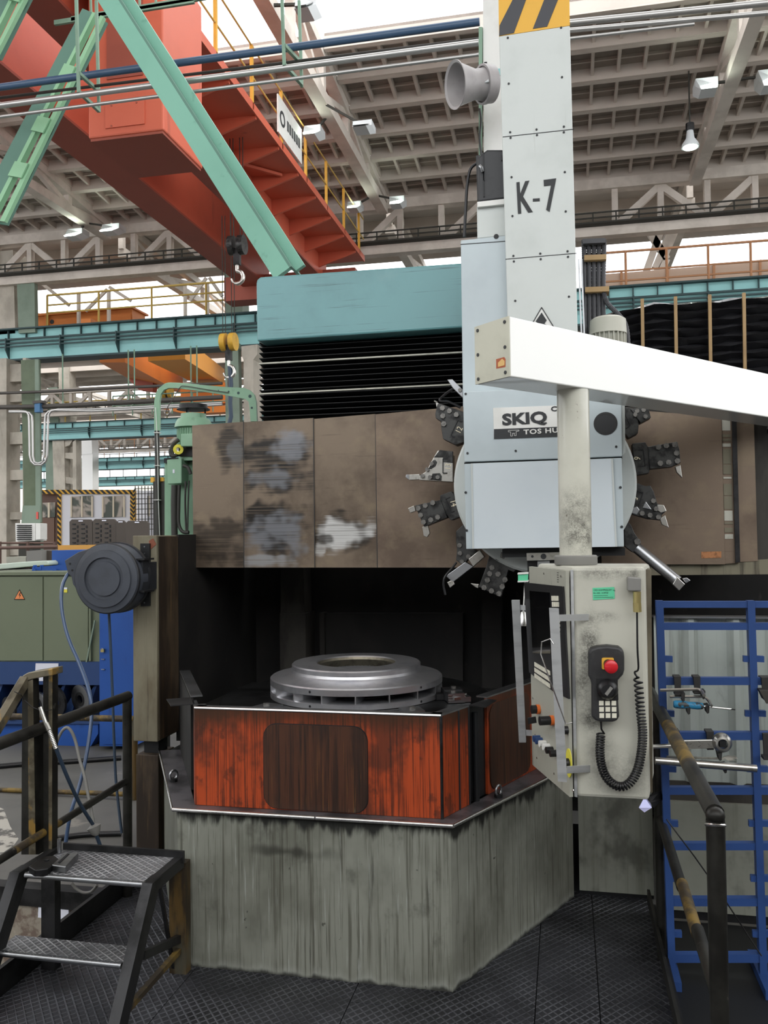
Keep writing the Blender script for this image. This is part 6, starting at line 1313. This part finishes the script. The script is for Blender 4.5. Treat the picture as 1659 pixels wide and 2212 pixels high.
for i, (pts, r) in enumerate(((((377,1048),(376,1090),(377,1157)), 0.020), (((387,1048),(386,1090),(386,1130),(394,1148),(408,1150)), 0.011), (((401,1040),(400,1090),(402,1140),(404,1150)), 0.006), (((408,1038),(406,1100),(405,1150)), 0.005), (((396,1006),(406,1010),(412,1024)), 0.011), (((386,950),(374,960),(368,975),(372,985),(384,982)), 0.012), (((382,952),(372,968),(374,982)), 0.009))):
    MB().tube(smooth_path([at(x, y, Y=4.69) for x, y in pts], 6), r, 8).build('hydraulic_hose', MT['conduit'], gu, 50)
c = at(385, 971, Y=4.68); MB().lathe([(0.012,-0.01),(0.03,-0.01),(0.03,0.01),(0.012,0.01)], c, (0.5,-1,0), 18, True).build('yellow_coupling', MT['warn_yellow'], gu, 40)
# ---- swan-neck cable arm
sn = thing('swan_neck_arm', 'pale green swan-neck cable arm above the crossrail', 'cable arm', at(342, 1157, Y=4.9))
YN = 4.9
outer = [(333,930),(333,868),(336,850),(343,838),(356,829),(375,827),(420,830),(490,836),(528,838),(540,843),(549,853),(553,868),(555,910),(541,910),(539,880),(537,868),(530,862),(515,859),(480,852),(420,843),(380,838),(365,838),(354,842),(347,852),(344,868),(344,930)]
MB().slab(outer, YN, 0.02).build('bracket_plate', MT['machgreen'], sn)
for (x, y, r) in ((540,856,0.010), (515,849,0.0085), (544,881,0.007), (494,846,0.006), (472,843,0.003)): c = at(x, y, Y=YN); MB().cyl(c+Vector((0,-0.001,0)), c+Vector((0,0.01,0)), r, n=14).build('lightening_hole', MT['rundark'], sn)
pth = smooth_path([at(x, y, Y=YN+0.02) for x, y in ((339,930),(339,872),(343,852),(358,834),(380,832),(430,836))], 6); MB().tube(pth, 0.016, 10).build('pipe_bend', MT['machgreen'], sn, 50)
MB().cyl(at(339,928,Y=YN+0.02), at(342,1157,Y=YN+0.02), 0.016, n=12).build('upright_conduit', MT['conduit'], sn, 40)
MB().tube([at(x, y, Y=YN-0.01) for x, y in ((336,880),(339,935),(341,1000),(342,1080),(345,1158))], 0.0022, 6).build('cable', MT['white'], sn)
MB().tube(smooth_path([at(x, y, Y=YN-0.01) for x, y in ((494,848),(450,842),(400,834),(388,838),(375,860),(362,880),(358,893),(362,900),(366,890),(361,882))], 5), 0.0025, 6).build('cable', MT['pipe_dark'], sn)
for y in (935, 1006, 1080): MB().bar(at(334, y, Y=YN-0.005), at(346, y, Y=YN-0.005), 0.03, 0.004).build('cable_tie', MT['white'], sn)
for (a, b) in ((325, 332), (346, 353)): MB().slab([(a,1031),(b,1031),(b,1042),(a,1042)], YN+0.03, 0.03).build('yellow_clamp', MT['yellow'], sn)
MB().box(at(326,0,Y=4.93).x, at(352,0,Y=4.93).x, 4.93, 4.98, 0.0, at(340,1040,Y=4.93).z).build('stand_column', MT['conduit'], sn)
# ---- hose reel
YR = 3.78
rl = thing('hose_reel', 'dark round hose reel bracketed to the guard post', 'hose reel', at(228, 1320, Y=YR))
rc = at(227, 1250, Y=YR); rr = (at(297,1250,Y=YR)-at(157,1250,Y=YR)).length/2
pl_ = [(at(x, y, Y=YR+0.015)) for x, y in ((139,1211),(168,1193),(195,1184),(230,1181),(232,1250),(170,1280),(157,1262),(154,1246),(147,1240))]
MB().prism(pl_, (0,0.12,0)).build('outlet_housing', MT['reel'], rl, bev=0.004)
MB().lathe([(0,-0.012),(rr*0.48,-0.012),(rr*0.49,-0.004),(rr*0.585,-0.004),(rr*0.60,-0.014),(rr*0.80,-0.010),(rr*0.81,0.0),(rr*0.96,0.006),(rr*0.985,0.015),(rr*0.985,0.13),(0,0.13)], rc, (0,1,0), 64).build('drum_cover', MT['reel'], rl, 30)
MB().lathe([(rr*0.98,0.012),(rr*1.0,0.014),(rr*1.0,0.03),(rr*0.98,0.03)], rc, (0,1,0), 64, True).build('rim', MT['reel_rim'], rl, 40)
MB().lathe([(rr*0.98,0.11),(rr*1.02,0.11),(rr*1.02,0.13),(rr*0.98,0.13)], rc, (0,1,0), 64, True).build('rim', MT['reel_rim'], rl, 40)
for (x, y) in ((151,1218),(156,1232)): c = at(x, y, Y=YR+0.014); MB().cyl(c, c+Vector((0,0.004,0)), 0.006, n=10).build('roller_hole', MT['black'], rl)
MB().slab([(296,1212),(309,1209),(309,1277),(296,1274)], YR+0.06, 0.06).build('swivel_bracket', MT['reel_rim'], rl)
MB().slab([(290,1207),(312,1206),(312,1210),(290,1211)], YR+0.04, 0.1).build('swivel_cap', MT['black'], rl); MB().slab([(290,1275),(312,1276),(312,1280),(290,1279)], YR+0.04, 0.1).build('swivel_cap', MT['black'], rl)
wb = MB().slab([(303,1174),(323,1174),(323,1309),(304,1310)], 3.985, 0.014).build('wall_plate', MT['black'], rl)
for y in (1181, 1196, 1213, 1240, 1266, 1286, 1302): c = at(312, y, Y=3.984); MB().cyl(c+Vector((0,-.001,0)), c+Vector((0,.003,0)), 0.004, n=8).build('plate_hole', MT['steel'], wb)
MB().slab([(306,1215),(316,1215),(316,1275),(306,1275)], YR+0.10, 0.11).build('bracket_arm', MT['reel_rim'], rl)
def hose(lab, pts, r, mat, cat='hose', name='hose'):
    o = MB().tube(smooth_path([at(x, y, Y=yy) for x, y, yy in pts], 6), r, 8).build(name, MT[mat], None, 60); return tag(o, lab, cat)
hose('blue air hose drooping from the reel outlet', [(151,1236,3.82),(143,1246,3.8),(134,1270,3.78),(133,1310,3.76),(141,1355,3.74),(153,1392,3.72),(168,1425,3.7),(184,1465,3.66),(194,1500,3.62),(198,1540,3.6),(194,1585,3.56),(185,1640,3.52),(172,1695,3.48),(156,1745,3.44),(147,1785,3.42),(140,1838,3.4)], 0.0085, 'hose_blue')
hose('dull blue cable hanging straight down below the reel', [(235,1318,3.9),(239,1400,3.9),(243,1500,3.9),(246,1590,3.88),(250,1680,3.86),(256,1740,3.84),(263,1800,3.82)], 0.007, 'hose_dark')
hose('grey hose loop hung on the pipe rail', [(122,1605,3.5),(128,1590,3.5),(136,1577,3.5),(146,1572,3.5),(156,1583,3.5),(164,1605,3.5),(172,1640,3.48),(182,1675,3.46),(192,1725,3.44),(202,1778,3.42)], 0.007, 'plug')
hose('hose hanging in a loop below the step platform', [(155,1908,3.3),(165,1920,3.3),(180,1928,3.3),(197,1926,3.3),(210,1912,3.3)], 0.006, 'plug')
tag(MB().tube(smooth_path([at(x, y, Z=-0.002) for x, y in ((-30,1658),(60,1650),(150,1645),(262,1637))], 6), 0.018, 8).build('hose', MT['rubber'], None, 60), 'black hose lying across the hall floor at left', 'hose')
tag(MB().tube(smooth_path([at(x, y, Z=-0.004) for x, y in ((70,1825),(120,1812),(180,1803),(262,1800))], 6), 0.016, 8).build('hose', MT['rubber'], None, 60), 'thick black hose on the floor behind the step platform', 'hose')
ag = thing('air_wand', 'chrome air wand on a blue hose leaning on the rail', 'air tool', at(150, 1700, Y=3.3))
MB().tube([at(87,1527,Y=3.0), at(93,1545,Y=3.0), at(99,1562,Y=3.0)], [0.008,0.0085,0.0085], 10).build('nozzle', MT['brightsteel'], ag, 50)
MB().cyl(at(99,1562,Y=3.0), at(106,1577,Y=3.0), 0.0105, n=8).build('nut', MT['brightsteel'], ag)
sp_ = [at(106,1577,Y=3.0).lerp(at(121,1617,Y=3.02), k/24) for k in range(25)]; MB().tube(sp_, [0.009 if k % 2 else 0.0072 for k in range(25)], 10).build('spring_guard', MT['brightsteel'], ag, 30)
MB().tube(smooth_path([at(121,1617,Y=3.02), at(146,1680,Y=3.10), at(172,1735,Y=3.2), at(202,1783,Y=3.3)], 6), 0.0075, 10).build('supply_hose', MT['hose_dark'], ag, 60)
c = at(204, 1790, Y=3.3); MB().lathe([(0.008,0.02),(0.03,0.008),(0.018,-0.02),(0.008,-0.03)], c, Vector((-0.4,0,1)), 16, True).build('cone_end', MT['plug'], ag, 40)
MB().tube(smooth_path([at(206,1798,Y=3.3), at(214,1820,Y=3.32), at(222,1842,Y=3.34)], 5), 0.008, 8).build('tail_hose', MT['hose_dark'], ag, 60)
# ---- deck handrail on the left
hl = thing('handrail', 'dark pipe handrail along the left edge of the deck', 'handrail', (-2.07, 3.2, 0))
MB().cyl((-2.07, 2.2, 0.945), (-2.07, 3.77, 0.945), 0.024, n=14).build('top_rail', MT['rail_dark'], hl, 40)
MB().cyl((-2.07, 3.76, 0.0), (-2.07, 3.76, 0.945), 0.022, n=14).build('post', MT['rail_dark'], hl, 40)
MB().cyl((-2.07, 2.2, 0.50), (-2.07, 2.9, 0.52), 0.016, n=12).build('mid_rail', MT['rail_dark'], hl, 40); MB().cyl((-2.07, 2.9, 0.52), (-2.07, 3.2, 0.529), 0.016, n=12).build('mid_rail', MT['rail_yellow'], hl, 40); MB().cyl((-2.07, 3.2, 0.529), (-2.07, 3.74, 0.545), 0.016, n=12).build('mid_rail', MT['rail_dark'], hl, 40)
MB().cyl((-2.07, 2.3, 0.0), (-2.07, 2.3, 0.945), 0.022, n=14).build('post', MT['rail_dark'], hl, 40)
# ---- steps with their own square-tube rail
stp = thing('step_stool', 'black steel two-step platform with chequer treads', 'steps', (-1.75, 2.9, 0))
def tread(x0, x1, y0, y1, z):
    t = MB().box(x0, x1, y0, y1, z-0.012, z).build('tread', MT['tread'], stp)
    MB().cyl((x0, y0, z-0.008), (x1, y0, z-0.008), 0.011, n=10).build('nosing', MT['steel'], t, 40)
    for i in range(34): x = x0+(x1-x0)*(i+.5)/34; MB().bar((x-0.006, y0-0.004, z+0.0025), (x+0.006, y0-0.004, z+0.0025), 0.004, 0.003).build('nosing_stud', MT['steel'], t)
    return t
t1 = tread(-1.99, -1.505, 2.86, 3.10, 0.46); t2 = tread(-2.035, -1.535, 2.745, 2.865, 0.225)
MB().box(-1.99, -1.47, 3.10, 3.112, 0.44, 0.485).build('back_lip', MT['darksteel'], stp)
for x in (-1.492, -2.03):
    MB().prism([(x-0.02, 2.85, 0.462), (x+0.02, 2.85, 0.462), (x+0.02, 2.555, 0.0), (x-0.02, 2.555, 0.0)], (0, 0.075, 0)).build('stringer', MT['darksteel'], stp)
    MB().bar((x, 2.86, 0.44), (x, 3.12, 0.44), 0.03, 0.045).build('top_bearer', MT['darksteel'], stp)
MB().bar((-1.49, 2.68, 0.095), (-1.505, 3.13, 0.09), 0.02, 0.02).build('lower_brace', MT['rail_yellow'], stp)
MB().bar((-1.49, 2.81, 0.225), (-1.505, 3.13, 0.135), 0.018, 0.03).build('side_tie', MT['darksteel'], stp); MB().bar((-1.53, 3.0, 0.44), (-1.53, 3.14, 0.0), 0.012, 0.012).build('stay_rod', MT['darksteel'], stp)
MB().box(-1.545, -1.475, 3.128, 3.172, 0.0, 0.43).build('rear_leg', MT['yellow_post'], stp)
MB().box(-2.06, -2.0, 3.06, 3.10, 0.0, 0.43).build('rear_leg', MT['darksteel'], stp)
YQ = 3.06
MB().slab([(48,1472),(71,1468),(77,1846),(46,1846)], YQ, 0.04).build('rail_post', MT['rail_dark'], stp); MB().slab([(60,1472),(71,1468),(77,1846),(62,1846)], YQ-0.002, 0.002).build('worn_face', MT['rail_worn'], stp)
MB().slab([(93,1448),(113,1446),(112,1846),(94,1846)], YQ+0.03, 0.04).build('rail_post', MT['rail_dark'], stp); MB().slab([(105,1446),(113,1446),(112,1846),(105,1846)], YQ+0.028, 0.002).build('worn_face', MT['rail_worn'], stp)
MB().slab([(48,1460),(60,1453),(113,1444),(113,1459),(70,1467),(50,1474)], YQ-0.004, 0.075).build('rail_top', MT['rail_worn'], stp, bev=0.003)
MB().bar(at(56,1466,Y=YQ+.01), at(-24,1600,Y=YQ-0.18), 0.036, 0.036).build('sloping_rail', MT['rail_worn'], stp, bev=0.003)
MB().slab([(72,1590),(84,1580),(84,1846),(70,1846)], YQ+0.05, 0.04).build('rail_post', MT['rail_dark'], stp)
bd = MB().tube([at(31,1494,Y=3.0), at(45,1500,Y=3.0), at(52,1512,Y=3.02), at(70,1528,Y=3.04), at(92,1536,Y=3.06), at(112,1533,Y=3.06)], 0.0018, 6).build('wire_tie', MT['rubber'], None); tag(bd, 'thin black wire tied around the sloping step rail', 'wire')
# tools lying on the platform
def blk(name, lab, pts, Z, h, mat, cat): o = MB().zslab(pts, Z, h).build(name, MT[mat], None, bev=0.003); return tag(o, lab, cat)
cl = thing('clamp_plate', 'black steel clamping plate lying on the step platform', 'clamp', at(110, 1865, Z=0.461))
MB().zslab([(62,1872),(90,1850),(118,1848),(128,1856),(104,1876),(75,1880)], 0.486, 0.024).build('plate', MT['darksteel'], cl, bev=0.003)
MB().cyl(at(101,1858,Z=0.487), at(101,1858,Z=0.487)+Vector((0,0,0.002)), 0.010, n=12).build('hole', MT['black'], cl)
cl2 = thing('clamp_plate', 'grey slotted strap clamp lying right of the clamping plate', 'clamp', at(140, 1865, Z=0.461))
MB().zslab([(112,1868),(140,1842),(170,1842),(142,1872)], 0.487, 0.025).build('strap', MT['steel'], cl2, bev=0.003); MB().zslab([(125,1862),(146,1843),(150,1844),(129,1864)], 0.489, 0.002).build('strap_slot', MT['black'], cl2)
c = at(128, 1842, Z=0.462); o = MB().cyl(c, c+Vector((0,0,0.055)), 0.0085, n=12).build('steel_pin', MT['steel'], None, 40); tag(o, 'short steel pin standing on the step platform', 'pin')
# ---- far handrail with yellow paint in front of the blue cabinet
hf = thing('handrail', 'low yellow pipe barrier in front of the blue cabinet', 'handrail', at(150, 1720, Y=5.2))
a, b = at(-60,1546,Y=5.2), at(290,1553,Y=5.2); MB().cyl(a, b, 0.021, n=12).build('top_rail', MT['rail_yellow'], hf, 40)
a, b = at(-60,1704,Y=5.2), at(286,1716,Y=5.2); MB().cyl(a, b, 0.016, n=12).build('low_rail', MT['rail_yellow'], hf, 40)
p = at(291, 1553, Y=5.2); MB().cyl((p.x, 5.2, -0.02), p, 0.02, n=12).build('post', MT['yellow_post'], hf, 40); p = at(-60, 1546, Y=5.2); MB().cyl((p.x, 5.2, -0.02), p, 0.02, n=12).build('post', MT['yellow_post'], hf, 40)
# ---- green electrical cabinet on a blue machine
YE = 6.45
ec = thing('electrical_cabinet', 'olive green electrical cabinet with a lightning warning sign', 'cabinet', at(100, 1430, Y=YE))
MB().slab([(-60,1242),(215,1241),(215,1429),(-60,1429)], YE+0.012, 0.6).build('body', MT['cabgreen'], ec)
for (a, b) in ((-60, 92), (95, 190)): MB().slab([(a,1246),(b,1246),(b,1427),(a,1427)], YE, 0.011).build('door', MT['cabgreen'], ec)
MB().slab([(192,1244),(196,1244),(196,1428),(192,1428)], YE-0.02, 0.03).build('door_bar', MT['cabgreen'], ec); MB().bar(at(205,1340,Y=YE-.02), at(187,1430,Y=YE-.02), 0.012, 0.012).build('stay_rod', MT['colgreen'], ec)
MB().slab([(-60,1237),(216,1235),(216,1242),(-60,1243)], YE-0.02, 0.66).build('top_edge', MT['cabgreen'], ec)
w = MB().slab([(42,1273),(54,1295.5),(30,1295.5)], YE-0.004, 0.003).build('warning_sign', MT['black'], ec); MB().slab([(42,1276),(52,1294),(32,1294)], YE-0.006, 0.003).build('sign_face', MT['warn'], w)
MB().slab([(43,1280),(40,1286),(43,1286),(41,1292),(45,1285),(42,1285),(45,1280)], YE-0.008, 0.003).build('lightning_symbol', MT['black'], w)
w = MB().slab([(138,1269),(145,1269),(145,1280),(138,1280)], YE-0.004, 0.003).build('notice', MT['paper'], ec); MB().slab([(138,1273),(145,1273),(145,1280),(138,1280)], YE-0.006, 0.003).build('notice_face', MT['warn_yellow'], w)
bm_ = thing('parts_rack', 'blue steel rack with slanted shelves holding grinding discs', 'rack', at(100, 1612, Y=YE))
MB().slab([(-60,1430),(215,1430),(215,1480),(-60,1478)], YE-0.02, 0.7).build('front_panel', MT['machblue_d'], bm_)
MB().slab([(-60,1476),(215,1478),(215,1560),(-60,1560)], YE+0.25, 0.3).build('back_panel', MT['black'], bm_)
for i in range(7):
    x = -22+34*i; MB().slab([(x+22,1480),(x+29,1476),(x+4,1548),(x-22,1552)], YE+0.02, 0.22).build('shelf_divider', MT['machblue_d'], bm_)
MB().slab([(-60,1548),(215,1548),(215,1564),(-60,1564)], YE-0.02, 0.5).build('shelf_edge', MT['machblue_d'], bm_)
MB().slab([(84,1562),(212,1560),(212,1585),(196,1612),(84,1612)], YE, 0.5).build('lower_box', MT['machblue'], bm_)
MB().slab([(-60,1562),(84,1562),(84,1606),(-60,1606)], YE+0.05, 0.5).build('lower_box', MT['machblue'], bm_)
MB().box(at(-60,0,Y=YE+.1).x, at(210,0,Y=YE+.1).x, YE+0.1, YE+0.5, -0.02, 0.06).build('plinth', MT['black'], bm_)
for i, (x, y, r, lab) in enumerate(((85,1520,0.10,'pale ring seen between the two square rail posts'), (124,1515,0.12,'dark grinding disc right of the square rail posts'), (175,1510,0.12,'grey grinding disc leaning in the blue rack behind the hose'), (20,1530,0.10,'dark disc at the left end of the blue rack'))):
    c = at(x, y, Y=YE-0.03); d = thing('grinding_disc', lab, 'disc', c); MB().lathe([(r*0.5,-0.01),(r,-0.01),(r,0.01),(r*0.5,0.01)], c, (0.45,1,0.1), 32, True).build('disc', MT['steel'] if i in (0, 2) else MT['darksteel'], d, 40)
    MB().lathe([(r*0.3,-0.012),(r*0.5,-0.012),(r*0.5,0.012),(r*0.3,0.012)], c, (0.45,1,0.1), 24, True).build('flange', MT['darksteel'], d, 40)
pp = MB().slab([(77,1433),(126,1433),(125,1471),(75,1471)], YE-0.026, 0.004).build('paper_sheet', MT['paper'], None); tag(pp, 'white sheet of paper on the dark blue panel', 'paper')
for i in range(3): MB().bar(at(108, 1448+5*i, Y=YE-0.0275), at(116, 1448+5*i, Y=YE-0.0275), 0.004, 0.002).build('print_line', MT['ink'], pp)
bc = thing('locker', 'tall bright blue steel locker with a padlock', 'locker', at(252, 1612, Y=YE-.1))
MB().slab([(215,1300),(290,1298),(290,1612),(215,1612)], YE-0.09, 0.6).build('body', MT['machblue'], bc)
MB().slab([(112,1189),(290,1187),(290,1300),(112,1300)], YE+0.7, 0.5).build('upper_body', MT['machblue'], bc)
MB().slab([(224,1302),(289,1300),(289,1608),(224,1608)], YE-0.10, 0.011).build('door', MT['machblue'], bc)
pk = MB().slab([(217,1403),(224,1402),(224,1409),(217,1409)], YE-0.13, 0.02).build('padlock', MT['brass'], bc); MB().tube(arc(at(220.5,1403,Y=YE-.12), 0.009, 0, math.pi, 8, (1,0,0), (0,0,1)), 0.003, 6).build('shackle', MT['steel'], pk, 50)
for y in (1424, 1446): MB().bar(at(219, y, Y=YE-0.11), at(226, y, Y=YE-0.11), 0.01, 0.006).build('hasp', MT['steel'], bc)
# ---- clutter behind the green cabinet
def sl_(name, lab, cat, px, Y, t, mat): o = MB().slab(px, Y, t).build(name, MT[mat], None); return tag(o, lab, cat)
gl = thing('cover_panel', 'pale green rounded cover lying on the green cabinet', 'cover', at(50, 1230, Y=7.0))
MB().slab([(-40,1221),(60,1213),(100,1211),(105,1215),(105,1221),(90,1222),(0,1230),(-40,1234)], 7.0, 0.5).build('shell', Mat('pale_green_paint', '#bcc9bd', 0.5).m, gl, bev=0.01)
MB().slab([(-40,1232),(105,1228),(105,1236),(-40,1238)], 7.05, 0.4).build('base_board', MT['white'], gl)
bt = thing('pipe_bracket', 'blue tubular bracket lying across the cabinet top', 'bracket', at(110, 1232, Y=6.8))
MB().bar(at(72,1233,Y=6.8), at(150,1226,Y=6.8), 0.03, 0.06).build('tube', MT['machblue'], bt)
for x in (73, 118): MB().cyl(at(x,1232,Y=6.74), at(x,1232,Y=6.86), 0.016, n=12).build('end_ring', MT['machblue'], bt)
for x in (71, 86): MB().slab([(x,1221),(x+3,1221),(x+3,1233),(x,1233)], 6.78, 0.04).build('lug', MT['machblue'], bt)
yb = thing('wooden_beam', 'yellow wooden beam behind the hose reel', 'beam', at(160, 1190, Y=8.0)); MB().slab([(125,1178),(194,1177),(194,1190),(125,1189)], 8.0, 0.12).build('beam', MT['conc_yel'], yb)
MB().box(at(130,0,Y=8.02).x, at(190,0,Y=8.02).x, 8.02, 8.1, -0.02, at(160,1189,Y=8.02).z).build('stand', MT['officebrown'], yb)
sb = thing('control_box', 'small grey steel boxes stacked left of the blue locker top', 'box', at(80, 1215, Y=9))
MB().slab([(57,1190),(90,1188),(90,1216),(57,1216)], 9.0, 0.4).build('box', MT['plug'], sb); MB().slab([(91,1188),(112,1190),(112,1222),(91,1222)], 9.1, 0.4).build('box', MT['barrier'], sb); MB().slab([(14,1203),(56,1203),(56,1216),(14,1216)], 9.0, 0.3).build('box', MT['pendface'], sb)
MB().box(at(16,0,Y=9.05).x, at(112,0,Y=9.05).x, 9.05, 9.3, -0.02, at(60,1216,Y=9.05).z).build('stand', MT['officebrown'], sb)
pb = thing('pipe_shelf', 'brown pipe shelf below the white heater', 'shelf', at(70, 1185, Y=14))
MB().cyl(at(-20,1184,Y=14), at(125,1181,Y=14), 0.03, n=10).build('pipe', MT['officebrown'], pb); MB().cyl(at(-20,1173,Y=14.2), at(118,1173,Y=14.2), 0.02, n=10).build('pipe', MT['officebrown'], pb)
for x in (0, 60, 118): MB().bar(at(x,1170,Y=14.1), (at(x,1170,Y=14.1).x, 14.1, -0.02), 0.04, 0.04).build('leg', MT['officebrown'], pb)
